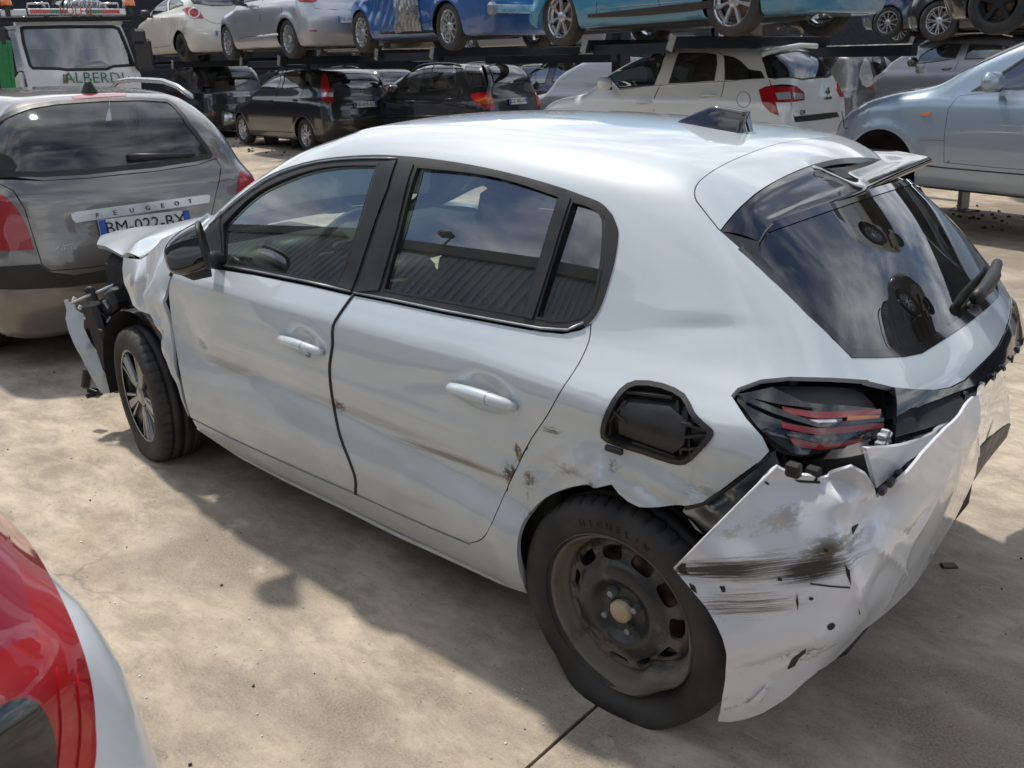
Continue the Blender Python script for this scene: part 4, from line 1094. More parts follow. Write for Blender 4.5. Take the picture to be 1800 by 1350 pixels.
for k in range(6):
    a, b_ = rnd_.uniform(170, 200), rnd_.uniform(520, 560); q = [HP((a, b_, 'x', 3.0)), HP((a+rnd_.uniform(0, 25), b_+rnd_.uniform(10, 50), 'x', 2.97)), HP((a+rnd_.uniform(15, 45), b_+rnd_.uniform(-10, 60), 'x', 2.92))]
    tube('loose_wire', smooth(q, 6), .0035, M['rubber'], hero, 5)
for k in range(9):
    s_ = k/8; a, b_ = 120+(217-120)*s_, 528+(686-528)*s_**1.15; p_ = HP((a+10-4*math.sin(3*s_), b_-2, 'x', 3.16-.2*s_)); b = MB(); b.box(p_, (.012, .016, .022), .003, rotx(.6)); b.build('mounting_tab', M['white_plastic'], hero)
b = MB(); b.box(HP((218, 542, 'x', 2.93)), (.05, .05, .035), .012); b.build('headlamp_shard', M['clear'], hero)
b = MB(); b.box((2.75, .10, .62), (.7, 1.1, .42), .05); b.box((3.0, 0, .45), (.3, 1.2, .4), .05); b.build('engine_bay', M['inner'], hero)

# wheel wells, underbody
def well(x, name='wheel_well', y0=.42, y1=.80, r=.365, s=1):
    V = []; F = []; n = 20
    for i in range(n+1):
        a = -.25+(math.pi+.5)*i/n
        V += [(x+r*math.cos(a), s*y1, .30+r*math.sin(a)), (x+r*math.cos(a), s*y0, .30+r*math.sin(a))]
    for i in range(n): F.append((2*i, 2*i+1, 2*i+3, 2*i+2))
    b0 = len(V); V.append((x, s*y0, .3)); 
    for i in range(n): F.append((2*i+1, b0, 2*i+3))
    return new_mesh(name, V, F, M['inner'], hero)
for xw in (0, 2.54):
    for s in (1, -1): well(xw, s=s)
b = MB(); b.box((1.27, 0, .25), (1.85, 1.50, .14), .03); b.box((-.36, 0, .34), (.26, 1.1, .30), .03); b.box((1.3, 0, .33), (3.2, .8, .10), .03)
b.build('underbody', M['inner'], hero)
b = MB()
for s in (1, -1):
    b.box((1.1, s*.77, .60), (1.75, .03, .62), .01); b.box((-.10, s*.66, .80), (.5, .03, .36), .01)
b.box((-.42, 0, .72), (.06, 1.15, .42), .02)
b.build('inner_door_cards', M['inner'], hero)
# seats, dashboard, steering wheel
def seat(x, y, w=.50, par=None, back=.58, lean=.28):
    b = MB(); b.box((x, y, .50), (.50, w, .16), .05)
    b.box((x-.27, y, .82), (.13, w, back), .05, roty(-lean))
    s = b.build('seat', M['seat'], par, flat=False)
    h = MB(); h.box((x-.385, y, 1.19), (.09, .26, .19), .035, roty(-lean)); h.build('headrest', M['seat'], s, flat=False); return s
for y in (.36, -.36): seat(1.15, y, par=hero)
b = MB(); b.box((.42, 0, .52), (.5, 1.22, .18), .05); b.box((.15, 0, .80), (.15, 1.22, .50), .05, roty(-.3)); rs = b.build('rear_seat', M['seat'], hero, flat=False)
for y in (.38, -.38): b = MB(); b.box((.06, y, 1.09), (.09, .24, .15), .03, roty(-.3)); b.build('headrest', M['seat'], rs, flat=False)
b = MB(); b.box((1.98, 0, .88), (.42, 1.36, .16), .05); b.box((1.85, .36, .95), (.20, .36, .10), .04); b.box((1.75, 0, .72), (.35, .24, .30), .04); b.build('dashboard', M['dash'], hero, flat=False)
sw = [np.array([1.56, .37, .97])+roty(-.45)@np.array([0, .175*math.cos(a), .175*math.sin(a)]) for a in np.linspace(0, 2*math.pi, 32, endpoint=False)]
stw = tube('steering_wheel', sw, .015, M['dash'], hero, 8, closed=True)
b = MB(); b.box((1.58, .37, .97), (.05, .15, .10), .02, roty(-.45)); b.box((1.57, .37, .97), (.02, .32, .03), .005, roty(-.45)); b.build('steering_hub', M['dash'], stw)
b = MB(); b.box((1.70, .0, 1.29), (.03, .22, .06), .012); b.build('interior_mirror', M['dash'], hero)
b = MB(); b.box((-.18, 0, .965), (.42, 1.08, .025), .008); b.build('parcel_shelf', M['dash'], hero)
# loose airbag cloth hanging behind the driver window
ab = RBFChart([(1.72, .66, .98), (1.5, .64, .9), (1.72, .6, 1.15), (1.45, .56, 1.2), (1.35, .6, .95), (1.6, .63, 1.05)], (0, 1, .3), 1.5)

def lettering(name, text, size, m, parent, origin, ex, ey, depth=.003, spacing=1.0, align='CENTER'):
    cu = bpy.data.curves.new(name, 'FONT'); cu.body = text; cu.size = size; cu.extrude = depth; cu.space_character = spacing
    cu.align_x = align; cu.align_y = 'CENTER'; cu.resolution_u = 2
    tmp = bpy.data.objects.new(name, cu); COL.objects.link(tmp)
    me = bpy.data.meshes.new_from_object(tmp); bpy.data.objects.remove(tmp)
    me.materials.clear(); me.materials.append(m)
    o = bpy.data.objects.new(name, me); COL.objects.link(o)
    ex = np.array(ex, float); ey = np.array(ey, float); ex /= np.linalg.norm(ex); ey -= ex*(ey@ex); ey /= np.linalg.norm(ey); ez = np.cross(ex, ey)
    o.matrix_local = Matrix(((ex[0], ey[0], ez[0], origin[0]), (ex[1], ey[1], ez[1], origin[1]), (ex[2], ey[2], ez[2], origin[2]), (0, 0, 0, 1)))
    if parent is not None: o.parent = parent
    return o
# things left on the rear seat: a cardboard strip and crumpled film
cb_ = HPS([(680, 490, 'y', .50), (790, 484, 'y', .50), (792, 492, 'y', .46), (700, 503, 'y', .46)])
region('cardboard_strip', mat('brown_cardboard', (.24, .15, .085), .8, var=.2), hero, RBFChart(cb_, (0, .4, 1), 1.3), cb_, res=.04, lip=.01)
fv = HPS([(700, 515, 'y', .50), (800, 500, 'y', .48), (905, 520, 'y', .48), (880, 552, 'y', .55), (780, 545, 'y', .55)])
FVC = RBFChart(fv, (0, .4, 1), 1.3, noise=lambda Q: .012*np.sin(Q[:, 0]*70+9*np.sin(Q[:, 1]*30))+.006*np.sin(Q[:, 0]*190))
region('clear_film', mat('crumpled_film', (.10, .12, .125), .12, coat=1), hero, FVC, fv, res=.008, lip=.002)
# wheels
# front: alloy with machined faces over black, standing slightly turned
wf = wheel(hero, (2.54, .735, .283), 1, R=.305, rim_r=.205, w=.195, style='five', m_rim=M['dark_alloy'], seg=240, flat=.022, steer=-.17, bolts=False, backing=M['inner'])
mbs = MB(); hh = .195/2-.02
for k in range(5):
    a = math.pi/2+2*math.pi*k/5+.45
    for (da, r0, r1, w0, w1) in ((-.26, .07, .203, .012, .018), (0, .05, .20, .03, .05), (.26, .07, .203, .012, .018)):
        Vs_, Fs_ = spoke_arrays(1, r0, r1, w0, w1, hh+.002, hh+.010, .012, a+da); mbs.add(Vs_, Fs_)
Vc, Fc = lathe([(0, hh+.008), (.03, hh+.008), (.05, hh), (.05, hh-.02)], 24); mbs.add(Vc, Fc); Vc, Fc = lathe([(.200, hh+.012), (.208, hh+.014), (.212, hh+.006)], 64); mbs.add(Vc, Fc)
mbs.build('wheel_trim', mat('machined_alloy', (.30, .31, .33), .3, metal=.8, var=.1), wf)
wheel(hero, (2.54, -.745, .29), -1, style='five', m_rim=M['dark_alloy'], seg=48)
wheel(hero, (0, -.745, .29), -1, style='five', m_rim=M['dark_alloy'], seg=48)

# rear left: steel wheel with a folded lip and a flat tyre
RW = np.array([0, .740, .285]); Rt = .322; wt_ = .195
V, F = tyre_arrays(Rt, .222, wt_, 288, True, .038)
def bend(V, amp=1.0):
    V = V.copy(); r = np.hypot(V[:, 0], V[:, 2]); a = np.arctan2(V[:, 2], V[:, 0])
    d = np.abs((a-math.radians(-130)+math.pi) % (2*math.pi)-math.pi)
    k = np.exp(-(d/.30)**2)*np.clip((r-.13)/.07, 0, 1)*np.clip((V[:, 1]+.02)/.06, 0, 1)*np.clip((.24-r)/.02, 0, 1)*amp
    s = 1-k*.058/np.maximum(r, .05); V[:, 0] *= s; V[:, 2] *= s; V[:, 1] += k*.010
    return V
# the sidewall sags off the folded rim
r_ = np.hypot(V[:, 0], V[:, 2]); a_ = np.arctan2(V[:, 2], V[:, 0]); d_ = np.abs((a_-math.radians(-125)+math.pi) % (2*math.pi)-math.pi)
k_ = np.exp(-(d_/.5)**2)*(V[:, 1] > .05)*np.clip((.30-r_)/.06, 0, 1)
V[:, 1] -= k_*.035
wr_ = new_mesh('wheel', V, F, M['tyre'], hero); wr_.location = RW; wr_['label'] = 'black steel wheel with folded lip and flat tyre'; wr_.rotation_euler = (-.02, 0, -.02)
mbr = MB(); Vb, Fb = lathe([(.222, wt_/2+.000), (.226, wt_/2-.006), (.222, wt_/2-.013), (.212, wt_/2-.014), (.206, wt_/2-.02), (.203, wt_/2-.045), (.196, wt_/2-.058), (.190, wt_/2-.060), (.188, -.05), (.205, -.09)], 144); Vb = Vb*np.array([1.035, 1, 1.035]); mbr.add(bend(Vb), Fb)
mbr.build('rim', M['steel'], wr_, flat=False)
hprof = pchip([0, .026, .030, .036, .062, .072, .095, .125, .142, .170, .186, .20], [-.012, -.012, -.020, -.028, -.030, -.024, -.006, -.010, -.020, -.026, -.046, -.060])
y0 = wt_/2-.018
fc = FuncChart(lambda r: hprof(r)+y0)
outl = [(.193*math.cos(a), 0, .193*math.sin(a)) for a in np.linspace(0, 2*math.pi, 72, endpoint=False)]
holes = []
for k in range(11):
    a = 2*math.pi*k/11+.2; c, s = math.cos(a), math.sin(a); hp = []
    for q in np.linspace(0, 2*math.pi, 14, endpoint=False):
        u = .020*math.copysign(abs(math.cos(q))**.55, math.cos(q)); v = .031*math.copysign(abs(math.sin(q))**.55, math.sin(q)); hp.append(((.160+u)*c-v*s, 0, (.160+u)*s+v*c))
    holes.append(hp)
V, F, N = region_arrays(fc, fc.to2d(np.array(outl)), [fc.to2d(np.array(h)) for h in holes], res=.011, lip=.012, gapres=.008)
Vn = bend(V*np.array([1.035, 1, 1.035]), .8); o = new_mesh('wheel_disc', Vn, F, M['steel'], wr_, N)
Vc, Fc = lathe([(0, y0-.004), (.026, y0-.004), (.031, y0-.008), (.032, y0-.03)], 32); new_mesh('centre_cap', Vc, Fc, mat('beige_cap', (.42, .34, .22), .5, var=.15), wr_)
for k in range(4):
    a = math.pi/4+math.pi/2*k+.25; Vb, Fb = lathe([(0, .010), (.0055, .012), (.0095, .010), (.0105, .004), (.0105, -.016)], 6)
    ob = new_mesh('bolt', Vb+np.array([.054*math.cos(a), y0-.012, .054*math.sin(a)]), Fb, M['metal'], wr_, flat=True)
for k, ch_ in enumerate('MICHELIN'):
    a = math.radians(68+k*6.2); u = np.array([math.cos(a), 0, math.sin(a)]); lettering('sidewall_letter', ch_, .026, M['tyre'], wr_, u*.263+np.array([0, wt_/2+.0065, 0]), np.array([-math.sin(a), 0, math.cos(a)]), u, .0012)
Vd, Fd = lathe([(0, -.0), (.15, -.0), (.15, -.02)], 40); new_mesh('brake_drum', Vd, Fd, M['disc'], wr_)
Vd, Fd = lathe([(0.18, -.02), (.20, -.06), (.20, -.09)], 40); new_mesh('wheel_back', Vd, Fd, M['inner'], wr_)

# inner steel panel laid bare behind the wheel, lamp bracket
ipx = [(1200, 898, .80), (1218, 872, .80), (1270, 858, .79), (1320, 815, .77), (1362, 792, .76), (1372, 822, .74), (1320, 880, .76), (1245, 945, .78), (1222, 930, .79)]
IC = RBFChart([HP((a, b_, 'y', c_)) for a, b_, c_ in ipx]+[HP((1290, 860, 'y', .815)), HP((1250, 895, 'y', .82)), HP((1230, 905, 'y', .79))], (-.4, .9, .2), 1.5)
region('inner_panel', M['metal'], hero, IC, HPS([(a, b_, 'y', c_) for a, b_, c_ in ipx]), res=.015, lip=.02)
tube('panel_flange', HPS([(1205, 893, 'y', .84), (1245, 882, 'y', .835), (1300, 842, 'y', .82), (1352, 800, 'y', .80)]), .006, M['plastic'], hero, 6)
tube('cable', smooth(HPS([(1160, 905, 'y', .72), (1190, 925, 'y', .74), (1215, 950, 'y', .76)]), 4), .008, M['rubber'], hero, 6)
brk = HPS([(1345, 800, 'y', .74), (1400, 812, 'y', .70), (1470, 806, 'x', -.50), (1530, 795, 'x', -.56), (1540, 850, 'x', -.55), (1510, 845, 'x', -.53), (1420, 838, 'x', -.44), (1368, 828, 'y', .72)])
BK = RBFChart(brk, (-.6, .7, .2), 1.3); region('bumper_bracket', M['plastic'], hero, BK, brk, res=.02, lip=.03)
for px_ in ((1395, 826), (1430, 832), (1472, 826)): b = MB(); b.box(HP((px_[0], px_[1], 'x', -.47)), (.03, .02, .03), .004); b.build('bracket_block', M['rubber'], hero)


# rear bumper, torn off at the left and folded
bc = [('A', 1365, 820, 'y', .86), ('', 1394, 834, 'y', .84), ('', 1456, 838, 'y', .80), ('', 1495, 822, 'x', -.56), ('', 1520, 836, 'x', -.57), ('F1', 1542, 875, 'x', -.575),
      ('', 1275, 910, 'y', .905), ('W', 1184, 1000, 'y', .935), ('', 1223, 1046, 'y', .94), ('', 1259, 1098, 'y', .945), ('', 1277, 1150, 'y', .945), ('', 1275, 1196, 'y', .94), ('B1', 1262, 1268, 'y', .92),
      ('', 1311, 1264, 'y', .89), ('', 1363, 1240, 'y', .86), ('', 1415, 1198, 'y', .82), ('', 1467, 1160, 'x', -.52), ('', 1518, 1108, 'x', -.545), ('', 1596, 1041, 'x', -.56), ('', 1648, 963, 'x', -.545), ('', 1690, 890, 'x', -.52), ('', 1710, 849, 'x', -.50),
      ('', 1340, 900, 'y', .885), ('', 1300, 1000, 'y', .928), ('', 1380, 980, 'y', .893), ('', 1446, 870, 'y', .83), ('', 1451, 911, 'y', .845), ('', 1470, 950, 'y', .85), ('', 1492, 994, 'y', .84), ('', 1505, 1040, 'x', -.588), ('', 1518, 1087, 'x', -.575),
      ('', 1400, 1080, 'y', .895), ('', 1340, 1140, 'y', .922), ('', 1440, 1120, 'y', .875), ('', 1350, 1200, 'y', .89),
      ('', 1485, 880, 'x', -.545), ('', 1512, 925, 'x', -.565), ('', 1510, 965, 'x', -.575), ('', 1545, 1010, 'x', -.592), ('', 1545, 935, 'x', -.598), ('', 1575, 950, 'x', -.618), ('', 1612, 925, 'x', -.632), ('', 1585, 990, 'x', -.605),
      ('', 1622, 807, 'x', -.635), ('', 1580, 850, 'x', -.612), ('', 1650, 850, 'x', -.650), ('', 1664, 757, 'x', -.65), ('', 1690, 780, 'x', -.665), ('', 1700, 720, 'x', -.65), ('', 1722, 730, 'x', -.662), ('', 1722, 690, 'x', -.63), ('', 1718, 785, 'x', -.60), ('', 1660, 920, 'x', -.60),
      ('', 1752, 655, 'x', -.58), ('', 1772, 692, 'x', -.53), ('', 1776, 745, 'x', -.50), ('', 1746, 763, 'x', -.52), ('', 1745, 720, 'x', -.58)]
RBp = [HP((q[1], q[2], q[3], q[4])) for q in bc]
FOLD = None
def rb_noise(Q):
    if FOLD is not None:
        return rb0(Q)+sum(amp*np.exp(-pdist(Q, pl)/w_) for pl, amp, w_ in FOLD)
    return rb0(Q)
def pdist(Q, pl):
    best = np.full(len(Q), 9.0)
    for a, b in zip(pl[:-1], pl[1:]):
        ab = b-a; t = np.clip(((Q-a)@ab)/(ab@ab), 0, 1); best = np.minimum(best, np.linalg.norm(Q-a-t[:, None]*ab, axis=1))
    return best
def rb0(Q):
    a = np.sin(Q[:, 0]*31+Q[:, 1]*9)*np.sin(Q[:, 1]*23-Q[:, 0]*6)*.0008
    return a
RB = RBFChart(RBp, (-.80, .55, .12), 1.45, reg=2e-4, noise=rb_noise)
def fold(px, amp, w_): P = onchart(RB, px); return (RB.to2d(P), amp, w_*.7)
FOLD = [fold([(1440, 842), (1447, 875), (1458, 915), (1480, 960), (1494, 1000), (1506, 1045), (1518, 1085)], .011, .022), fold([(1512, 905), (1535, 920), (1505, 965), (1520, 1010)], -.008, .04), fold([(1545, 965), (1575, 985), (1592, 1010)], .010, .015), fold([(1550, 925), (1600, 940), (1630, 900)], -.008, .03),
        fold([(1718, 700), (1712, 760), (1718, 800)], .010, .015), fold([(1300, 1180), (1345, 1170), (1400, 1150)], -.010, .02), fold([(1456, 840), (1500, 870), (1540, 878)], .008, .02), fold([(1320, 1225), (1345, 1205)], .01, .012), fold([(1560, 1060), (1600, 960), (1660, 850)], .006, .03)]
ro = [(1365, 820), (1375, 826), (1394, 834), (1420, 836), (1440, 840), (1456, 838), (1480, 826), (1495, 820), (1520, 834), (1534, 850), (1542, 876), (1580, 843), (1622, 797), (1645, 772), (1664, 752), (1690, 726), (1712, 697), (1735, 670), (1752, 650), (1764, 667), (1773, 692), (1777, 742), (1746, 763), (1722, 785),
      (1716, 830), (1710, 849), (1690, 890), (1672, 925), (1648, 963), (1625, 1003), (1596, 1041), (1560, 1075), (1518, 1108), (1467, 1160), (1440, 1178), (1415, 1198), (1390, 1222), (1363, 1240), (1340, 1254), (1311, 1264), (1285, 1269), (1262, 1268), (1270, 1225), (1275, 1196), (1277, 1150), (1270, 1122), (1259, 1098), (1243, 1070), (1223, 1046), (1203, 1022), (1184, 1000), (1230, 955), (1275, 910), (1320, 865)]
rbo = onchart(RB, ro, 120)
V, F, N = region_arrays(RB, RB.to2d(rbo), res=.012, lip=.006, gapres=.012)
new_mesh('rear_bumper', V, F, M['bumper_white'], hero, N)['label'] = 'torn and folded white rear bumper'
tube('bumper_edge', onchart(RB, [(1366, 819), (1320, 864), (1275, 909), (1230, 954), (1186, 999)]), .003, M['white_plastic'], hero, 6)
# tears and holes showing black
for pl in ([(1384, 1174), (1392, 1158), (1404, 1149), (1416, 1140), (1417, 1146), (1405, 1156), (1397, 1170), (1386, 1176)], [(1342, 845), (1349, 847), (1354, 852), (1348, 852)], [(1319, 863), (1322, 861), (1321, 866), (1317, 868)],
           [(1188, 992), (1206, 990), (1205, 1003), (1214, 1010), (1196, 1008)], [(1211, 1024), (1222, 1030), (1226, 1044), (1215, 1036)], [(1484, 990), (1494, 1003), (1496, 1030), (1488, 1010)], [(1401, 1042), (1404, 1060), (1402, 1073), (1399, 1055)], [(1395, 843), (1440, 845), (1460, 841), (1440, 850), (1405, 848)],
           [(1424, 1024), (1494, 1031), (1494, 1034), (1424, 1027)], [(1265, 1030), (1274, 1030), (1276, 1040), (1270, 1041)], [(1508, 1068), (1512, 1080), (1510, 1080)]):
    region('tear', M['ink'], hero, RB, onchart(RB, pl), res=.02, off=.0012)
for (px_, r_) in (((1461, 1101), .009), ((1371, 1018), .004), ((1426, 1052), .004), ((1452, 967), .004)):
    c = onchart(RB, [px_])[0]; q = RB.to2d(c[None])[0]
    ring_ = RB.from2d(np.array([q+[r_*math.cos(a), r_*math.sin(a)] for a in np.linspace(0, 2*math.pi, 16, endpoint=False)]))
    region('sensor_hole', M['ink'], hero, RB, ring_, res=.02, off=.0014)
# curled flap low on the bumper
fc_ = onchart(RB, [(1310, 1235), (1345, 1205), (1347, 1213), (1330, 1238)], 40)
region('curled_flap', M['bumper_white'], hero, RB, fc_, res=.02, off=.006)
# shelf between the tail lamp and bumper, black intake and plastic valance
sh = HPS([(1523, 788, 'x', -.575), (1567, 786, 'x', -.59), (1590, 782, 'x', -.60), (1628, 768, 'x', -.60), (1649, 754, 'x', -.60), (1672, 739, 'x', -.60), (1650, 768, 'x', -.61), (1631, 786, 'x', -.61), (1595, 812, 'x', -.60), (1560, 842, 'x', -.585), (1541, 858, 'x', -.575), (1534, 830, 'x', -.575)])
region('bumper_shelf', M['bumper_white'], hero, RBFChart(sh, (-.8, .4, .4), 1.3), sh, res=.02, lip=.01)
gp_ = HPS([(1541, 858, 'x', -.57), (1595, 810, 'x', -.59), (1633, 783, 'x', -.60), (1672, 742, 'x', -.60), (1650, 775, 'x', -.595), (1600, 835, 'x', -.58), (1546, 880, 'x', -.56)])
region('intake_backing', M['inner'], hero, RBFChart(gp_, (-.8, .4, .4), 1.3), gp_, res=.03, off=-.02)
b = MB(); b.box((-.52, .35, .67), (.08, .95, .16), .02); b.build('bumper_beam', M['inner'], hero)
for k in range(7):
    b = MB(); c = HP((1552+k*14, 862-k*14, 'x', -.60)); b.box(c, (.012, .022, .018), .003); b.build('intake_rib', M['plastic'], hero)
va = HPS([(1777, 745, 'x', -.495), (1770, 768, 'x', -.48), (1735, 812, 'x', -.46), (1712, 845, 'x', -.48), (1720, 790, 'x', -.52), (1745, 765, 'x', -.51)])
region('rear_valance', M['plastic'], hero, RBFChart(va, (-1, .2, .1), 1.3), va, res=.03, lip=.02)
# letters along the black strip
for k, ch in enumerate('PEUGEOT'):
    y = .27-k*.09; P = HB.hit(np.array([-1.2, y, .868]), np.array([[1.0, 0, 0]]), 0, 1)[0]
    n = HB.grad(P[None])[0]
    lettering('badge_letter', ch, .030, M['gloss_black'], hero, P+n*.006, np.cross([0, 0, 1.0], n), [0, 0, 1.0], .003)
# ---------------------------------------------------------------- the other cars of the yard
def zz(sc, ox, oy):
    return lambda *pts: [(ox+a/sc, oy+b/sc) for a, b in pts]

def std_body(L=4.3, W=1.78, H=1.5, WB=2.6, ro=.80, belt=.95, style='hatch', rake=.55, arches=True, disp=None, hood=.92, ht=None, cb=.17, tumble=.20, arch_r=.36):
    fo = L-WB-ro; h = W/2; zs = .60
    if style == 'suv': hood += .06
    e = ro
    top = [(-e+.02, belt+.12), (-e+rake*.6, H-.10), (-e+rake*.6+.3, H-.035), (.35, H-.004), (WB*.30, H), (WB*.46, H-.025), (WB*.58, H-.10), (WB*.72, H-.26), (WB-.38, hood+.06), (WB-.15, hood+.01), (WB+fo*.45, hood-.07), (WB+fo*.85, hood-.20), (WB+fo, hood-.32)]
    back = [(-e+.07, .22), (-e+.01, .42), (-e, .58), (-e+.03, .78), (-e+.06, belt-.04), (-e+.10, belt+.04), (-e+rake*.42, belt+.30), (-e+rake*.8, H-.08), (-e+rake+.1, H+.05)]
    front = [(WB+fo-.12, .2), (WB+fo, .48), (WB+fo-.04, .66), (WB+fo-.25, .9), (WB+.2, 1.1)]
    half = [(.2, h-.07), (.32, h-.02), (.48, h-.003), (.62, h), (.76, h-.008), (belt-.06, h-.03), (belt+.03, h-.075), (belt+.22, h-.075-tumble*.42), (H-.12, h-.10-tumble), (H, h-.14-tumble*1.3), (H+.15, h-.5)]
    ar = ((0, .30, arch_r+.01, .014), (WB, .30, arch_r+.01, .014)) if arches else ()
    b = Body(top, back, front, half, crown=.085, cb=cb, cf=.42, ktop=.12, kback=.15, kfront=.22, zmin=.19, rear_taper=(.5, .035, .10, 2.0), front_taper=(WB-.25, .20, 2.1), disp=disp, zs=zs, xe=(.55, WB-.55), arches=ar)
    b.WB, b.H, b.L, b.W, b.ro, b.belt, b.arch_r = WB, H, L, W, ro, belt, arch_r
    return b

def arch_outline(b, x, sgn, r):
    pts = []
    for a in np.linspace(-.55, math.pi+.55, 26): pts.append((x+r*math.cos(a), .30+r*math.sin(a)))
    P = np.array([(px_, sgn*2.0, max(pz, .12)) for px_, pz in pts])
    return P

def make_car(name, label, cat, fr, b, pm, feats=(), wheels=None, arches_open=(1, 1), res=.055, group=None, interior=True, mirror_px=None, rails=None, handles=(), seams=(), arch_wheels=(1, 1, 1, 1), wheel_kw={}, screen=True, under=True, cut=()):
    """feats: (part name, material, outline pixels, options). Outlines are laid on the body's own surface."""
    t = thing(name, label, cat, group=group)
    t.location = fr.loc; t.rotation_euler = Matrix(fr.R.tolist()).to_euler()
    holes = []; parts = []
    for f in feats:
        nm, m_, px_ = f[0], f[1], f[2]; o = f[3] if len(f) > 3 else {}
        P = np.array(px_, float) if o.get('local') else fr.on(b, px_, 110)
        if o.get('local') and P.shape[1] == 3 and o.get('snap', True):
            d = np.array(o['d'], float); d /= np.linalg.norm(d); P = DirChart(b, d).from2d(DirChart(b, d).to2d(P))
        n = b.grad(P).mean(0)
        if o.get('mirror') and abs(n[1]) < .05: o = dict(o, mirror=False)
        d = np.array(o.get('d', n), float); d /= np.linalg.norm(d)
        ch = DirChart(b, d)
        parts.append((nm, m_, P, ch, o))
        if o.get('hole', True): 
            holes.append(P)
            if o.get('mirror'): holes.append(P*FLIPY)
    # windscreen in the car's own measures
    if screen:
        W_ = b.W/2; WB = b.WB
        S = np.array([(WB*.49, 0, 1), (WB*.48, W_*.45, 1), (WB*.45, W_*.60, 1), (WB*.62, W_*.72, 1), (WB-.42, W_*.80, 1), (WB-.36, W_*.4, 1), (WB-.34, 0, 1)])
        S = np.concatenate([S, (S[1:-1]*FLIPY)[::-1]]); ch = DirChart(b, (.3, 0, 1)); S = ch.from2d(DirChart(b, (0, 0, 1)).to2d(S)) if False else DirChart(b, (0, 0, 1)).from2d(DirChart(b, (0, 0, 1)).to2d(S))
        parts.append(('windscreen', M['dark_glass'], S, DirChart(b, (0, 0, 1)), {'off': -.004})); holes.append(S)
    arch_h = []
    for k, x in enumerate((0, b.WB)):
        for s in (1, -1):
            if arches_open[k]:
                A = arch_outline(b, x, s, b.arch_r)
                Y = DirChart(b, (0, s, 0)); A2 = Y.from2d(Y.to2d(A)); A2[:, 1] = np.where(np.abs(A2[:, 1]) < .3, s*.6, A2[:, 1]); arch_h.append(A2)
    mc = MidChart(b)
    V_, F_, N_ = [], [], []; off = 0
    for ch, rs in ((mc, res), (CapChart(b, True), res*.9), (CapChart(b, False), res*1.3)):
        dom = np.array(ch.domain()); hs = []
        for Hh in holes+arch_h:
            if isinstance(ch, CapChart):
                if not (((Hh[:, 0]-ch.x)*ch.sg) > .1).any(): continue
            q = ch.to2d(Hh)
            hs.append(resample(q, rs))
        # the domain edge is sampled alike in both charts so the skins meet
        lo_ = resample(dom, rs)
        V, F, N = region_arrays(ch, lo_, [], res=rs) if not hs else region_arrays_multi(ch, lo_, hs, rs)
        V_.append(V); N_.append(N); F_ += [tuple(i+off for i in f) for f in F]; off += len(V)
    new_mesh('body', np.concatenate(V_), F_, pm, t, np.concatenate(N_))
    for nm, m_, P, ch, o in parts:
        mir = o.get('mirror', False)
        kw = dict(res=o.get('res', .05), off=o.get('off', 0.0), lip=o.get('lip', 0.0), gapres=.03)
        q = ch.to2d(P)
        if o.get('inset'): q = inset_poly(resample(q, .04), o['inset'])
        if o.get('sub'): pass
        V, F, N = region_arrays(ch, q, res=kw['res'], off=kw['off'], lip=kw['lip'], gapres=kw['gapres'])
        ob = new_mesh(nm, V, F, m_ if not isinstance(m_, str) else M[m_], t, N)
        if o.get('label'): ob['label'] = o['label']
        if o.get('seal'):
            rg = inset_poly(resample(ch.to2d(P), .03), o['seal'])
            Vs, Fs, Ns = region_arrays(ch, ch.to2d(P), [rg], res=.05, off=.002, gapres=.03); new_mesh('window_seal', Vs, Fs, M['trim'], ob, Ns)
        if mir:
            o2 = new_mesh(nm, V*FLIPY, [f[::-1] for f in F], m_ if not isinstance(m_, str) else M[m_], t, N*FLIPY)
            if o.get('seal'): new_mesh('window_seal', Vs*FLIPY, [f[::-1] for f in Fs], M['trim'], o2, Ns*FLIPY)
    for sx in seams: 
        P = fr.on(b, sx[0], 110); tube(sx[1] if len(sx) > 1 else 'panel_gap', P, sx[2] if len(sx) > 2 else .0045, M[sx[3]] if len(sx) > 3 else M['inner'], t, 5)
    for hp in handles:
        A, B_ = fr.on(b, hp, 110); n = b.grad(((A+B_)/2)[None])[0]
        tube('door_handle', [A, A*.7+B_*.3+n*.035, A*.3+B_*.7+n*.035, B_], [.009, .014, .014, .009], pm, t, 7)
    if mirror_px is not None:
        mp_, mm_ = mirror_px[0], mirror_px[1]; c = fr.plane([mp_], 1, b.W/2+.10)[0]
        for s in (1, -1):
            b2 = MB(); cc = c*np.array([1, s, 1]); b2.box(cc, (.13, .22, .16), .05, rotz(-.25*s)); o = b2.build('door_mirror', mm_, t, flat=False)
            b3 = MB(); b3.box(cc+np.array([.02, -s*.12, -.06]), (.06, .10, .05), .015); b3.build('mirror_arm', M['trim'], o)
    if rails:
        x0, x1, yy, zz_, m_ = rails
        for s in (1, -1):
            xs = np.linspace(x0, x1, 9); P = []
            for x in xs:
                q = (x-x0)/(x1-x0); zt = float(b.top(np.array([x]))[0])-b.crown*yy*yy
                P.append((x, s*yy, zt+zz_*min(1, math.sin(math.pi*q)*1.8)-.012))
            tube('roof_rail', P, .018, m_, t, 7)
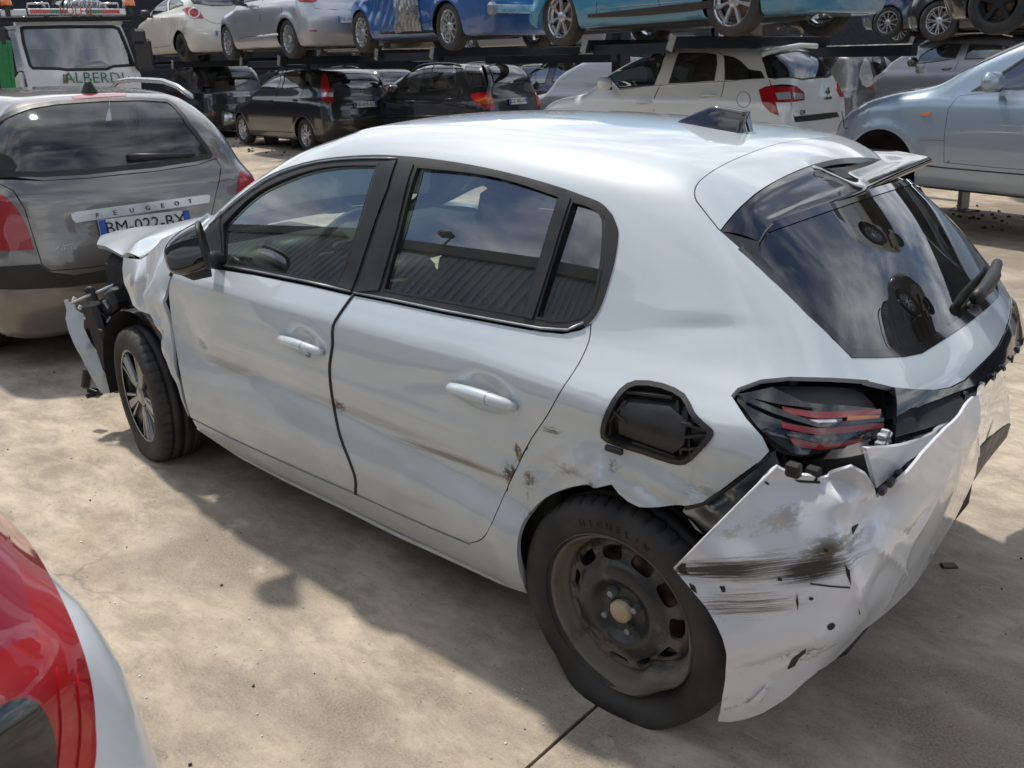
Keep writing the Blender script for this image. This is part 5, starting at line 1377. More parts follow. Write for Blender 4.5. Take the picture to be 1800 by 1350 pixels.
    # wheel wells, wheels, underside
    for k, x in enumerate((0, b.WB)):
        for s in (1, -1):
            if arches_open[k]:
                V = []; F = []; n = 14; r = b.arch_r+.012; y1 = s*(b.W/2-.10); y0_ = s*.38
                for i in range(n+1):
                    a = -.3+(math.pi+.6)*i/n; V += [(x+r*math.cos(a), y1, .30+r*math.sin(a)), (x+r*math.cos(a), y0_, .30+r*math.sin(a))]
                for i in range(n): F.append((2*i, 2*i+1, 2*i+3, 2*i+2))
                V.append((x, y0_, .3)); F += [(2*i+1, 2*n+2, 2*i+3) for i in range(n)]
                new_mesh('wheel_well', V, F, M['inner'], t)
    if wheels:
        for k, (x, s) in enumerate(((0, 1), (0, -1), (b.WB, 1), (b.WB, -1))):
            if arch_wheels[k]:
                w_ = dict(wheel_kw); w_.update(wheels)
                wheel(t, (x, s*(b.W/2-.125), w_.get('R', .31)), s, seg=48, **{q: v for q, v in w_.items()})
    if under:
        u = MB(); u.box((b.WB/2, 0, .24), (b.WB-.75, b.W-.3, .14), .03); u.box((b.WB/2, .1, .20), (b.WB+.8, .16, .10), .03); u.box((-.35, -.3, .27), (.35, .5, .16), .05)
        u.box((b.WB, 0, .28), (.12, b.W-.4, .08), .02); u.box((0, 0, .28), (.12, b.W-.4, .08), .02); u.build('underbody', M['plastic'], t)
    if interior:
        for y in (.36, -.36): seat(b.WB*.42, y, par=t)
        u = MB(); u.box((.35, 0, .55), (.5, b.W*.68, .2), .05); u.box((.08, 0, .84), (.15, b.W*.68, .55), .05, roty(-.3)); u.build('rear_seat', M['seat'], t)
        u = MB(); u.box((b.WB*.76, 0, .90), (.4, b.W*.76, .18), .05); dsh = u.build('dashboard', M['dash'], t)
        tube('steering_wheel', [np.array([b.WB*.76-.28, .36, .93])+roty(-.45)@np.array([0, .18*math.cos(a), .18*math.sin(a)]) for a in np.linspace(0, 2*math.pi, 20, endpoint=False)], .014, M['dash'], t, 6, closed=True)
    return t

def region_arrays_multi(chart, outer, holes, res):
    """skin with cut-outs that may touch or run over the edge of the chart"""
    loops = [outer]+holes; Lo = loops[0]
    if area2(Lo) < 0: Lo = Lo[::-1]
    lo = Lo.min(0); hi = Lo.max(0)
    xs = np.arange(lo[0], hi[0], res); ys = np.arange(lo[1], hi[1], res*.87)
    G = np.array([(x+(res*.5 if j % 2 else 0), y) for j, y in enumerate(ys) for x in xs]); G = G[inside(G, Lo)]
    for l in [Lo]+holes:
        near = np.ones(len(G), bool); bb0 = l.min(0)-res; bb1 = l.max(0)+res
        near = ((G > bb0) & (G < bb1)).all(1)
        if near.any():
            d = seg_dist(G[near], l); kill = np.zeros(len(G), bool); kill[np.where(near)[0][d <= res*.45]] = True
            if l is not Lo:
                idx = np.where(near & ~kill)[0]; ins = inside(G[idx], l); kill[idx[ins]] = True
            G = G[~kill]
    verts = []; edges = []
    for l in [Lo]+holes:
        s0 = len(verts); verts += [Vector((float(a[0]), float(a[1]))) for a in l]; n = len(l); edges += [(s0+i, s0+(i+1) % n) for i in range(n)]
    verts += [Vector((float(a[0]), float(a[1]))) for a in G]
    vo, eo, fo, ov, oe, of = delaunay_2d_cdt(verts, edges, [], 0, 1e-6)
    Q = np.array([(v.x, v.y) for v in vo]); Fc = np.array([f for f in fo if len(f) == 3])
    cen = Q[Fc].mean(1); ok = inside(cen, Lo)
    for h in holes: ok &= ~inside(cen, h)
    Fc = Fc[ok]; used = np.unique(Fc); mp = -np.ones(len(Q), int); mp[used] = np.arange(len(used)); Q = Q[used]; Fc = mp[Fc]
    P = chart.from2d(Q); N = chart.normal(P)
    a, b, c = P[Fc[:, 0]], P[Fc[:, 1]], P[Fc[:, 2]]; s = np.sum(np.cross(b-a, c-a)*N[Fc[:, 0]], 1); fl = s < 0; Fc[fl] = Fc[fl][:, ::-1]
    return P, [tuple(f) for f in Fc], N

def R2(x): return math.radians(x)
def plate(t, fr, b, c_px, text, w=.50, hgt=.105, loc=None, x=None, yc=0.0):
    if loc is None: loc = fr.plane([c_px], 1, yc)[0] if x is None else fr.plane([c_px], 0, x)[0]
    P = b.hit(np.array([loc[0]-1.2, loc[1], loc[2]]), np.array([[1.0, 0, 0]]), 0, 2.5)[0]; n = b.grad(P[None])[0]; n[1] = 0; n /= np.linalg.norm(n)
    ex = np.cross([0, 0, 1.0], n); ex /= np.linalg.norm(ex); ey = np.cross(n, ex); R = np.stack([n, ex, ey], 1)
    m = MB(); m.box(P+n*.022, (.006, w, hgt), .0, R); o = m.build('number_plate', M['plate'], t)
    for s in (-1, 1):
        m = MB(); m.box(P+n*.0265+ex*s*(w/2-.022), (.002, .04, hgt*.96), 0, R); m.build('plate_end', M['plate_blue'], o)
    lettering('plate_number', text, hgt*.88, M['ink'], o, P+n*.027, ex, ey, .001)
    return o

M['estate_glass'] = glass('estate_rear_glass', (.66, .76, .80), .74, dust=.12, rough=.05)
GREY = paint('grey_brown_paint', (.17, .157, .147), metal=.6, rough=.32, dirt=.35)
BLACK = paint('black_paint', (.005, .006, .008), rough=.3, dirt=.10); CHAR = paint('charcoal_paint', (.016, .018, .023), metal=.3, rough=.3, dirt=.15)
SILVER = paint('silver_paint', (.42, .44, .48), metal=.55, rough=.3, dirt=.4); CREAM = paint('cream_paint', (.62, .60, .54), rough=.35, dirt=.6)
PEARL = paint('pearl_white_paint', (.78, .79, .79), rough=.35, dirt=.2); DGREY = paint('dark_grey_paint', (.14, .135, .135), metal=.5, rough=.3, dirt=.3)
BLUE = paint('blue_paint', (.012, .05, .22), metal=.2, rough=.3, dirt=.4); TURQ = paint('turquoise_paint', (.0, .22, .40), metal=.2, rough=.3, dirt=.45)
ICE = paint('ice_blue_paint', (.28, .35, .43), metal=.5, rough=.3, dirt=.3); ICE = ICE
GL = {'seal': .02, 'off': -.004, 'mirror': True}
PAN = {'inset': .004, 'lip': .03, 'mirror': True}

# 1 grey-brown estate, seen from behind
z3 = zz(2.596, 0, 120)
f308 = Frame((4.80, -.14, 0), R2(-9.1)); b308 = std_body(4.5, 1.815, 1.53, 2.708, .93, belt=1.02, style='wagon', rake=.42, hood=.95, cb=.20, tumble=.16)
e = thing
c308 = make_car('estate_car', 'grey-brown estate car seen from behind at the left, ahead of the crashed white hatchback', 'car', f308, b308, GREY, [
    ('rear_window', M['estate_glass'], z3((-20, 235), (60, 192), (130, 168), (250, 150), (450, 137), (640, 133), (765, 141), (800, 165), (870, 255), (940, 345), (972, 395), (960, 412), (900, 425), (700, 455), (400, 485), (200, 497), (0, 500), (-90, 494), (-130, 470), (-140, 420), (-100, 320)), {'seal': .03, 'off': -.002, 'd': (-.95, 0, .3)}),
    ('brake_lamp', M['red'], z3((325, 130), (345, 124), (560, 111), (577, 117), (575, 127), (340, 143)), {'off': .002, 'd': (-.8, 0, .6)}),
    ('tail_lamp', M['red_rib'], smooth(z3((0, 572), (40, 600), (90, 660), (130, 740), (155, 828)), 4)+z3((60, 832), (-60, 832), (-60, 600)), {'off': .006, 'lip': .02, 'd': (-.85, .5, .1), 'mirror': True}),
    ('tailgate', GREY, z3((-150, 515), (200, 512), (400, 500), (700, 470), (900, 440), (985, 410), (1010, 450), (990, 560), (960, 700), (900, 810), (700, 868), (400, 912), (230, 926), (190, 895), (160, 800), (110, 640), (60, 560), (0, 530)), {'inset': .004, 'lip': .03, 'd': (-1, 0, .15), 'hole': True}),
    ('bumper_strip', M['trim'], z3((-150, 905), (0, 905), (182, 893), (232, 930), (340, 945), (560, 905), (800, 850), (1000, 790), (1000, 850), (800, 915), (560, 965), (300, 1000), (0, 1008), (-150, 1000)), {'off': .004, 'lip': .02, 'd': (-1, .1, .1)}),
    ('side_window', M['dark_glass'], [(-.45, .8, 1.12), (-.38, .8, 1.38), (.1, .8, 1.43), (1.0, .8, 1.43), (1.3, .8, 1.38), (2.1, .8, 1.03), (1.0, .8, 1.04)], {'local': True, 'd': (0, 1, .2), 'mirror': True, 'seal': .02, 'off': -.004})],
    wheels=dict(style='five', R=.315, rim_r=.205), mirror_px=None, rails=(-.3, 1.6, .60, .07, M['alloy']), res=.05)
bar = z3((322, 665), (345, 655), (940, 577), (950, 583), (946, 614), (345, 705), (330, 692))
P = f308.on(b308, bar); ch = DirChart(b308, (-1, .1, .15)); V, F, N = region_arrays(ch, ch.to2d(P), res=.03, off=.022, lip=.022, gapres=.03); ob = new_mesh('chrome_bar', V, F, M['alloy'], c308, N)
lp = z3((441, 672), (520, 660), (596, 650), (668, 638), (735, 628), (799, 618), (860, 608))
for ch_, q in zip('PEUGEOT', lp):
    P = f308.on(b308, [q])[0]; n = b308.grad(P[None])[0]; lettering('badge_letter', ch_, .036, M['dark_alloy'], ob, P+n*.026, np.cross([0, 0, 1.0], n), [0, 0, 1.0], .003)
P = f308.on(b308, z3((663, 712)))[0]; plate(c308, f308, b308, None, 'BM-022-BX', loc=P, w=.52, hgt=.11)
P = f308.on(b308, z3((585, 412), (700, 405), (880, 397))); n = b308.grad(P); tube('rear_wiper', P+n*.025, [.026, .017, .010], M['trim'], c308, 8)
P = f308.on(b308, z3((315, 822)))[0]; n = b308.grad(P[None])[0]; lettering('sticker', 'SPEED', .022, M['plate'], c308, P+n*.002, np.cross([0, 0, 1.0], n), [0, 0, 1.0], .0004, 1.5)
P = f308.on(b308, z3((285, 812), (335, 802)))+np.array([-.003, 0, 0]); tube('sticker_line', P, .002, M['plate'], c308, 4); P = f308.on(b308, z3((252, 832), (262, 822), (268, 812)))+np.array([-.003, 0, 0]); tube('sticker_mark', P, .003, M['plate'], c308, 4)
m_ = MB(); m_.add(*[(lambda V, F: (V@rotx(math.pi/2).T+np.array([-.25, 0, float(b308.top(np.array([-.25]))[0])]), F))(*lathe([(0, .075), (.02, .06), (.05, 0)], 12))][0]); m_.build('aerial_base', M['rubber'], c308)

# 2 black estate on buckets
z4 = zz(4.5, 240, 0)
fi30 = Frame((13.55, -9.1, .03), R2(-6.8)); bi30 = std_body(4.475, 1.775, 1.53, 2.70, .90, belt=.97, rake=.40, tumble=.16)
ci30 = make_car('estate_car', 'black estate car parked on grey buckets below the silver hatchback', 'car', fi30, bi30, BLACK, [
    ('front_window', M['glass'], z4((945, 722), (1000, 640), (1070, 578), (1160, 553), (1140, 640), (1108, 713)), GL), ('rear_window', M['dark_glass'], z4((1143, 710), (1165, 640), (1192, 556), (1240, 549), (1310, 551), (1308, 620), (1285, 695)), GL),
    ('quarter_window', M['glass'], z4((1335, 690), (1332, 610), (1346, 558), (1400, 568), (1432, 605), (1400, 662), (1370, 685)), GL),
    ('tail_lamp', M['red'], z4((1475, 570), (1495, 575), (1520, 650), (1550, 740), (1562, 815), (1500, 805), (1460, 790), (1458, 700), (1465, 620)), {'off': .006, 'lip': .02, 'd': (-.5, .85, .1), 'mirror': True}),
    ('tailgate_window', M['dark_glass'], z4((1515, 600), (1640, 578), (1800, 580), (1930, 590), (1950, 700), (1800, 712), (1555, 712)), {'seal': .02, 'off': -.002, 'd': (-1, 0, .3)}),
    ], wheels=dict(style='fivepair', R=.31, rim_r=.205), mirror_px=None, rails=(.1, 1.5, .58, .05, M['trim']), handles=(z4((1045, 800), (1080, 797)), z4((1235, 797), (1270, 792))),
    seams=((z4((1165, 548), (1120, 715), (1103, 770), (1092, 860), (1095, 1010)),), (z4((1322, 560), (1322, 690), (1308, 745), (1272, 850), (1265, 1040)),), (z4((945, 728), (905, 770), (900, 880), (925, 1000)),), (z4((940, 1032), (1100, 1040), (1268, 1052)),), (z4((1450, 940), (1600, 935)), 'bumper_strip', .02)))
plate(ci30, fi30, bi30, z4((1760, 825))[0], 'AX-419-KD')
o = region('lamp_insert', M['clear'], ci30, DirChart(bi30, (-.5, .85, .1)), fi30.on(bi30, z4((1465, 735), (1552, 735), (1556, 768), (1465, 768))), res=.05, off=.010)
# 3 black off-roader behind it
fku = Frame((19.08, -10.03, 0), R2(-10)); bku = std_body(4.44, 1.84, 1.70, 2.69, .85, belt=1.08, style='suv', rake=.55, hood=1.0, arch_r=.39)
cku = make_car('off_roader', 'black off-roader with smashed rear corner and loose silver exhaust, left of the black estate', 'car', fku, bku, BLACK, [
    ('front_window', M['glass'], z4((198, 692), (215, 640), (262, 572), (322, 547), (300, 680)), GL), ('rear_window', M['dark_glass'], z4((312, 680), (335, 600), (347, 547), (415, 547), (408, 652)), GL), ('quarter_window', M['glass'], z4((430, 645), (437, 562), (470, 547), (505, 562), (460, 640)), GL),
    ('tailgate_window', M['dark_glass'], z4((555, 572), (640, 565), (800, 560), (930, 575), (880, 650), (780, 690), (600, 657)), {'seal': .02, 'off': -.002, 'd': (-1, 0, .3)}),
    ('lamp_hole', M['plastic'], z4((515, 690), (590, 688), (602, 740), (540, 746)), {'off': -.05, 'lip': .0, 'd': (-.6, .8, 0), 'mirror': True}), ('reflector', M['red'], z4((575, 908), (650, 905), (650, 932), (585, 936)), {'off': .006, 'd': (-.8, .5, 0)}),
    ('bumper_cladding', M['trim'], z4((500, 880), (540, 920), (680, 905), (690, 980), (600, 1000), (540, 990)), {'off': .008, 'lip': .02, 'd': (-.7, .7, 0)})],
    wheels=dict(style='eightpair', R=.34, rim_r=.22), rails=(.1, 1.6, .62, .05, M['trim']), seams=((z4((305, 680), (300, 760), (290, 840)),), (z4((520, 690), (560, 790), (700, 800)),)))
plate(cku, fku, bku, z4((800, 745))[0], 'AS-503-MV')
ex = z4((690, 935), (770, 945)); P = fku.plane(ex, 0, -1.0); tube('loose_exhaust', [P[0], P[1]], [.17, .12], M['alloy'], cku, 14)
# 4 charcoal crossover
z2 = zz(3, 600, 0)
fsx = Frame((10.58, -10.19, 0), R2(-.6)); bsx = std_body(4.13, 1.755, 1.60, 2.50, .78, belt=1.02, style='suv', rake=.38, hood=1.0, tumble=.15)
csx = make_car('small_crossover', 'charcoal crossover with a white airbag hanging in its front window, right of the black estate', 'car', fsx, bsx, CHAR, [
    ('front_window', M['glass'], z2((298, 498), (312, 440), (345, 385), (385, 350), (448, 332), (435, 400), (410, 487)), GL), ('rear_window', M['glass'], z2((453, 480), (475, 385), (492, 337), (588, 338), (611, 362), (603, 470)), GL), ('quarter_window', M['glass'], z2((650, 346), (738, 341), (775, 465), (680, 468), (658, 420)), GL),
    ('tail_lamp', M['red'], z2((682, 497), (720, 487), (780, 485), (805, 530), (810, 578), (760, 575), (700, 545)), {'off': .006, 'lip': .02, 'd': (-.6, .8, 0), 'mirror': True}),
    ('tailgate_window', M['dark_glass'], z2((765, 350), (850, 322), (960, 318), (1015, 400), (1035, 432), (900, 442), (800, 441)), {'seal': .02, 'off': -.002, 'd': (-1, 0, .3)})],
    wheels=dict(style='six', R=.32, rim_r=.205), rails=(.1, 1.4, .58, .04, M['trim']), mirror_px=(z2((275, 472))[0], BLACK), handles=(z2((352, 538), (395, 535)), z2((545, 530), (595, 525))),
    seams=((z2((465, 328), (420, 480), (402, 560), (402, 640)),), (z2((618, 345), (628, 470), (600, 540), (568, 570), (545, 615)),), (z2((205, 500), (208, 560), (212, 660)),), (z2((220, 618), (400, 615), (560, 612)), 'side_moulding', .02, 'trim'),
           (z2(*[(645+20*math.cos(a), 535+24*math.sin(a)) for a in np.linspace(0, 2*math.pi, 14)]), 'fuel_flap')))
plate(csx, fsx, bsx, z2((964, 534))[0], 'CZ-302-YR')
region('lamp_insert', M['orange'], csx, DirChart(bsx, (-.6, .8, 0)), fsx.on(bsx, z2((700, 530), (760, 515), (800, 520), (800, 545), (745, 550))), res=.05, off=.010)
ab_ = region('airbag', mat('white_airbag_cloth', (.6, .6, .58), .9, bump=.4, bscale=20), csx, DirChart(bsx, (0, 1, .2)), fsx.on(bsx, z2((345, 400), (380, 365), (432, 345), (425, 400), (408, 480), (350, 485))), res=.05, off=-.05)
# 5 pearl white crossover
f4 = Frame((4.13, -8.33, .15), R2(-2.5)); b4 = std_body(4.34, 1.80, 1.62, 2.67, .82, belt=1.02, style='suv', rake=.60, hood=.98)
fc4 = [
    ('front_window', M['glass'], [(1069, 134), (1080, 121), (1110, 103), (1140, 95), (1172, 93), (1162, 120), (1150, 150), (1088, 156)], GL), ('rear_window', M['glass'], [(1175, 147), (1181, 128), (1194, 93), (1240, 93), (1260, 96), (1261, 112), (1256, 142), (1215, 145)], GL),
    ('quarter_window', M['dark_glass'], [(1273, 97), (1289, 100), (1303, 108), (1317, 122), (1338, 125), (1345, 138), (1296, 141), (1275, 141)], GL),
    ('tail_lamp', M['red'], [(1334, 158), (1347, 152), (1400, 152), (1413, 163), (1414, 176), (1390, 180), (1363, 180), (1369, 203), (1353, 197), (1340, 182)], {'off': .006, 'lip': .02, 'd': (-.7, .7, 0), 'mirror': True}),
    ('tailgate_window', M['dark_glass'], [(1339, 102), (1363, 94), (1398, 88), (1430, 92), (1445, 106), (1462, 132), (1455, 137), (1410, 141), (1363, 139), (1350, 137)], {'seal': .02, 'off': -.002, 'd': (-1, 0, .3)}),
    ('valance', M['trim'], [(1395, 205), (1470, 197), (1475, 205), (1398, 215)], {'off': .006, 'lip': .02, 'd': (-1, 0, 0)})]
c4 = make_car('crossover', 'pearl white crossover with large red tail lamps, just behind the roof of the crashed hatchback', 'car', f4, b4, PEARL, fc4, wheels=dict(style='five', R=.33, rim_r=.21), mirror_px=((1063, 147), PEARL),
    handles=([(1118, 181), (1146, 179)], [(1228, 171), (1259, 169)]), seams=(([(1186, 88), (1160, 150), (1150, 172), (1149, 196)],), ([(1262, 92), (1272, 97), (1274, 141), (1268, 170), (1253, 201)],), ([(1352, 140), (1356, 152)],), ([(1390, 181), (1397, 212)],), ([(1088, 158), (1150, 152), (1200, 148), (1256, 145), (1297, 143)], 'chrome_strip', .008, 'chrome'), ([(1307+12*math.cos(a), 175+14*math.sin(a)) for a in np.linspace(0, 2*math.pi, 16)], 'fuel_flap', .003)))
for bp in ([(1363, 164), (1388, 162), (1390, 175), (1367, 176)], [(1393, 163), (1411, 165), (1412, 174), (1395, 176)]): region('lamp_insert', M['clear'], c4, DirChart(b4, (-.7, .7, 0)), f4.on(b4, bp), res=.05, off=.010)
for dy in (0, .045):
    P = f4.on(b4, [(1453, 160)])[0]; n = b4.grad(P[None])[0]; u = np.cross([0, 0, 1.0], n); tube('chevron_badge', [P+n*.02-u*.06+np.array([0, 0, -.03-dy]), P+n*.02+np.array([0, 0, .03-dy]), P+n*.02+u*.06+np.array([0, 0, -.03-dy])], .009, M['dark_alloy'], c4, 5)
for tx, q, s in (('CITROEN', (1454, 173), .045), ('C4', (1409, 198), .075)):
    P = f4.on(b4, [q])[0]; n = b4.grad(P[None])[0]; lettering('badge_letters', tx, s, M['dark_alloy'], c4, P+n*.014, np.cross([0, 0, 1.0], n), [0, 0, 1.0], .004)
# roof spoiler lip
P = f4.on(b4, [(1336, 98), (1365, 90), (1400, 83), (1432, 84)]); tube('roof_spoiler', P+np.array([-.03, 0, .02]), .03, PEARL, c4, 8)
# 6 dark grey people carrier behind it
fp_ = Frame((6.02, -15.79, .0), R2(-16.5)); bp_ = std_body(4.55, 1.83, 1.68, 2.73, .85, belt=1.0, style='suv', rake=.45, tumble=.12)
cpc = make_car('people_carrier', 'dark grey people carrier with tall ribbed clear lamps behind the white crossover', 'car', fp_, bp_, DGREY, [
    ('side_window', M['dark_glass'], [(1440, 82), (1487, 84), (1482, 95), (1460, 122), (1448, 118)], GL), ('tailgate_window', M['dark_glass'], [(1532, 98), (1548, 80), (1562, 80), (1582, 100), (1592, 126), (1582, 133), (1541, 134), (1533, 112)], {'seal': .02, 'off': -.002, 'd': (-1, 0, .3)}),
    ('tail_lamp', M['clear'], [(1520, 101), (1528, 110), (1535, 140), (1534, 150), (1524, 154), (1515, 149), (1510, 133), (1514, 117)], {'off': .008, 'lip': .02, 'd': (-.7, .7, 0), 'mirror': True}),
    ('red_lamp', M['red'], [(1536, 145), (1562, 150), (1564, 155), (1530, 157), (1526, 154)], {'off': .008, 'd': (-.8, .5, 0)})], wheels=dict(style='five', R=.32), seams=(([(1510, 80), (1520, 98)],), ([(1515, 155), (1490, 185)],)))
# 7 grey off-roader at the far right
fg = Frame((5.6, -16.2, .28), R2(-14)); 
P_ = CAM+(CF+CR*(1664-900)/FPX-CU*(121-675)/FPX)*15.5
fg = Frame((P_[0]-1.0, P_[1]-.9, .25), R2(-9)); bg_ = std_body(4.45, 1.83, 1.66, 2.66, .88, belt=1.06, style='suv', rake=.5)
cg = make_car('grey_crossover', 'metallic grey crossover with roof rails behind the ice-blue car', 'car', fg, bg_, paint('metallic_grey_paint', (.20, .20, .215), metal=.6, rough=.3, dirt=.3), [
    ('front_window', M['glass'], [(1611, 113), (1617, 98), (1635, 86), (1660, 78), (1692, 77), (1688, 87), (1680, 103), (1653, 108)], GL), ('rear_window', M['dark_glass'], [(1695, 105), (1704, 77), (1762, 79), (1764, 93), (1757, 104)], GL), ('quarter_window', M['dark_glass'], [(1766, 80), (1795, 86), (1802, 98), (1769, 100)], GL)],
    wheels=dict(style='five', R=.33), rails=(.0, 1.6, .62, .06, M['alloy']), mirror_px=((1604, 109), BLACK), handles=([(1655, 122), (1673, 120)],), seams=(([(1697, 75), (1683, 111), (1674, 133), (1671, 160)],), ([(1764, 79), (1767, 103), (1760, 130)],)))
# 8 ice-blue car without wheels, on stands
zx = zz(3, 1200, 0)
fx = Frame((-.89, -6.71, .25), R2(-14.1)); bx3 = std_body(4.57, 1.853, 1.64, 2.795, .85, belt=1.0, style='suv', hood=1.02, arch_r=.40)
archp = [(1483, 250), (1486, 243), (1500, 228), (1533, 214), (1560, 215), (1590, 231), (1607, 258), (1616, 284), (1617, 314)]
cx3 = make_car('saloon_on_stands', 'ice-blue car without its front wheel, raised on a steel stand at the right', 'car', fx, bx3, ICE, [
    ('front_door', ICE, [(1687, 168), (1667, 190), (1660, 233), (1659, 286), (1740, 294), (1840, 302), (1900, 300), (1900, 150), (1800, 158), (1730, 163)], dict(PAN, d=(0, 1, .1))),
    ('front_window', M['glass'], [(1706, 161), (1750, 134), (1802, 100), (1850, 80), (1900, 75), (1890, 152), (1800, 157)], GL),
    ('head_lamp', M['clear'], [(1455, 222), (1463, 203), (1477, 196), (1479, 212), (1466, 217)], {'off': .004, 'd': (.7, .7, 0), 'mirror': True}), ('side_marker', M['orange'], [(1618, 200), (1637, 197), (1634, 203), (1621, 204)], {'off': .006, 'lip': .006, 'mirror': True})],
    wheels=dict(style='five', R=.34, rim_r=.22), arch_wheels=(1, 1, 0, 0), mirror_px=((1745, 144), ICE), seams=((([(1480, 196), (1484, 224), (1489, 226)]),), ([(1617, 290), (1660, 295), (1740, 302), (1860, 312)], 'sill_line', .006), ([(1617, 246), (1659, 247)], 'panel_gap', .002)), interior=True)
region('turn_lamp', M['orange'], cx3, DirChart(bx3, (.6, .8, 0)), fx.on(bx3, [(1466, 213), (1470, 200), (1477, 197), (1478, 211)]), res=.04, off=.008)
# 9 upper row
fka = Frame((18.0, -9.2, 1.73), R2(-7), .007); bka = std_body(3.62, 1.66, 1.48, 2.30, .62, belt=.98, rake=.35, hood=.98, disp=lambda x, y, z: np.where(y > 0, -.05*np.exp(-((x-.35)/.25)**2-((z-.65)/.16)**2)+.012*np.sin(x*30+z*22)*np.exp(-((x-.1)/.5)**2-((z-.6)/.2)**2), 0))
CREAMS = scuffed(CREAM, [((-.3, .8, .60), (.35, .5, .22), (6, 6, 60), .66, (.10, .09, .08)), ((.4, .8, .7), (.2, .3, .2), (14, 9, 20), .72, (.3, .28, .24))])
cka = make_car('small_hatchback', 'dented cream three-door hatchback on the upper deck at the left', 'car', fka, bka, CREAMS, [
    ('front_window', M['glass'], z4((112, 128), (150, 45), (185, -20), (262, -25), (246, 85)), GL), ('quarter_window', M['glass'], z4((260, 82), (268, -10), (330, -15), (368, 22), (372, 44)), GL),
    ('tail_lamp', M['red'], z4((360, 75), (430, 58), (500, 90), (535, 148), (480, 146), (410, 120)), {'off': .008, 'lip': .02, 'd': (-.6, .8, 0), 'mirror': True}),
    ('tailgate_window', M['dark_glass'], z4((415, -10), (450, 32), (600, 50), (750, 46), (800, 20), (780, -60), (500, -70)), {'seal': .02, 'off': -.002, 'd': (-1, 0, .3)})],
    wheels=dict(style='fivepair', R=.295, rim_r=.19, m_rim=M['dark_alloy']), handles=(z4((200, 150), (232, 143)),), mirror_px=(z4((68, 110))[0], M['plastic']), seams=((z4((256, 0), (248, 120), (268, 250), (266, 360), (120, 380), (80, 240)),), (z4((540, 150), (600, 182), (680, 188)),)))
plate(cka, fka, bka, z4((665, 267))[0], 'CS-914-LB')
tube('lamp_ring', fka.on(bka, z4(*[(458+42*math.cos(a), 102+38*math.sin(a)) for a in np.linspace(0, 2*math.pi, 16, endpoint=False)]))+np.array([-.01, .012, 0]), .014, M['white_plastic'], cka, 6, closed=True)
fcl = Frame((12.5, -8.2, 1.73), R2(-9)); bcl = std_body(4.05, 1.80, 1.44, 2.583, .66, belt=.95, rake=.4)
ccl = make_car('silver_hatchback', 'silver hatchback with chrome door strip on the upper deck beside the cream one', 'car', fcl, bcl, SILVER, [
    ('tail_lamp', M['red'], z4((1262, -30), (1440, -30), (1425, 12), (1390, 20), (1290, 16)), {'off': .006, 'lip': .02, 'd': (-.7, .7, 0), 'mirror': True}),
    ('side_window', M['glass'], [(.1, .8, 1.02), (.2, .8, 1.28), (1.0, .8, 1.33), (1.4, .8, 1.28), (2.0, .8, .98)], {'local': True, 'd': (0, 1, .2), 'mirror': True, 'seal': .02}),
    ('tailgate_window', M['dark_glass'], [(-.5, -.5, 1.0), (-.5, .5, 1.0), (-.3, .42, 1.28), (-.3, -.42, 1.28)], {'local': True, 'd': (-1, 0, .4), 'seal': .02}),
    ('reflector', M['red'], z4((1365, 240), (1430, 238), (1425, 250), (1370, 250)), {'off': .006, 'd': (-.8, .5, 0)})],
    wheels=dict(style='multi', R=.32, rim_r=.215), handles=(z4((922, 75), (965, 68)),), mirror_px=(z4((800, 8))[0], BLACK), seams=((z4((1003, -10), (985, 60), (976, 150), (992, 310)),), (z4((790, 80), (784, 180), (826, 312)),), (z4((1150, 60), (1142, 150), (1125, 260)),), (z4((825, 300), (980, 285), (1120, 271)), 'chrome_strip', .018, 'chrome'), (z4((1372, 0), (1412, 66), (1560, 76), (1700, 78)),)))
plate(ccl, fcl, bcl, z4((1640, 160))[0], 'FV-197-CS')
fbl = Frame((8.33, -7.98, 1.78), R2(-11.7), -.004)
BLUEW = paint('blue_wreck_paint', (.004, .085, .30), metal=.2, rough=.3, dirt=.3)
bbl = std_body(4.5, 1.80, 1.46, 2.6, 1.0, belt=.97, rake=.5, disp=lambda x, y, z: np.where(y > 0, -.07*np.exp(-((x-1.9)/.5)**2-((z-.65)/.22)**2)+.03*np.abs(np.sin(x*13+z*9))*np.exp(-((x-1.7)/.6)**2-((z-.6)/.25)**2), 0))
cbl = make_car('wrecked_estate', 'blue wrecked car with crushed side wrapped in clear film on the upper deck', 'car', fbl, bbl, BLUEW, [
    ('side_window', M['glass'], [(.0, .8, 1.02), (.1, .8, 1.30), (1.0, .8, 1.35), (1.4, .8, 1.30), (2.1, .8, 1.0)], {'local': True, 'd': (0, 1, .2), 'mirror': True, 'seal': .02})],
    wheels=dict(style='ten', R=.32, rim_r=.215), seams=((zz(6, 600, 0)((1010, 0), (1000, 120), (960, 210), (860, 245)),), (zz(6, 600, 0)((420, 345), (700, 345), (990, 330)), 'sill_line', .02)))
# clear film over the crushed door
fm = glass('clear_wrapping_film', (.80, .82, .85), .95, dust=.5)
zb = zz(6, 600, 0); P = fbl.on(bbl, zb((560, -30), (580, 120), (570, 250), (590, 350), (700, 320), (860, 325), (840, 200), (820, 60), (830, -30)))
ch = DirChart(bbl, (0, 1, 0)); V, F, N = region_arrays(ch, ch.to2d(P), res=.03, off=.02, gapres=.03, disp=lambda P: .012*np.sin(P[:, 0]*60+3*np.sin(P[:, 2]*14)))
new_mesh('wrapping_film', V, F, fm, cbl)
m_ = MB(); q = fbl.plane(zb((1650, 90)), 0, -1.0)[0]; m_.box(q+np.array([.02, -.55, 0]), (.08, 1.3, .11), .01); m_.build('bumper_beam', M['alloy'], cbl)
m_ = MB(); m_.box(q+np.array([0, .09, 0]), (.12, .14, .16), .04); m_.build('crash_box', M['metal'], cbl)
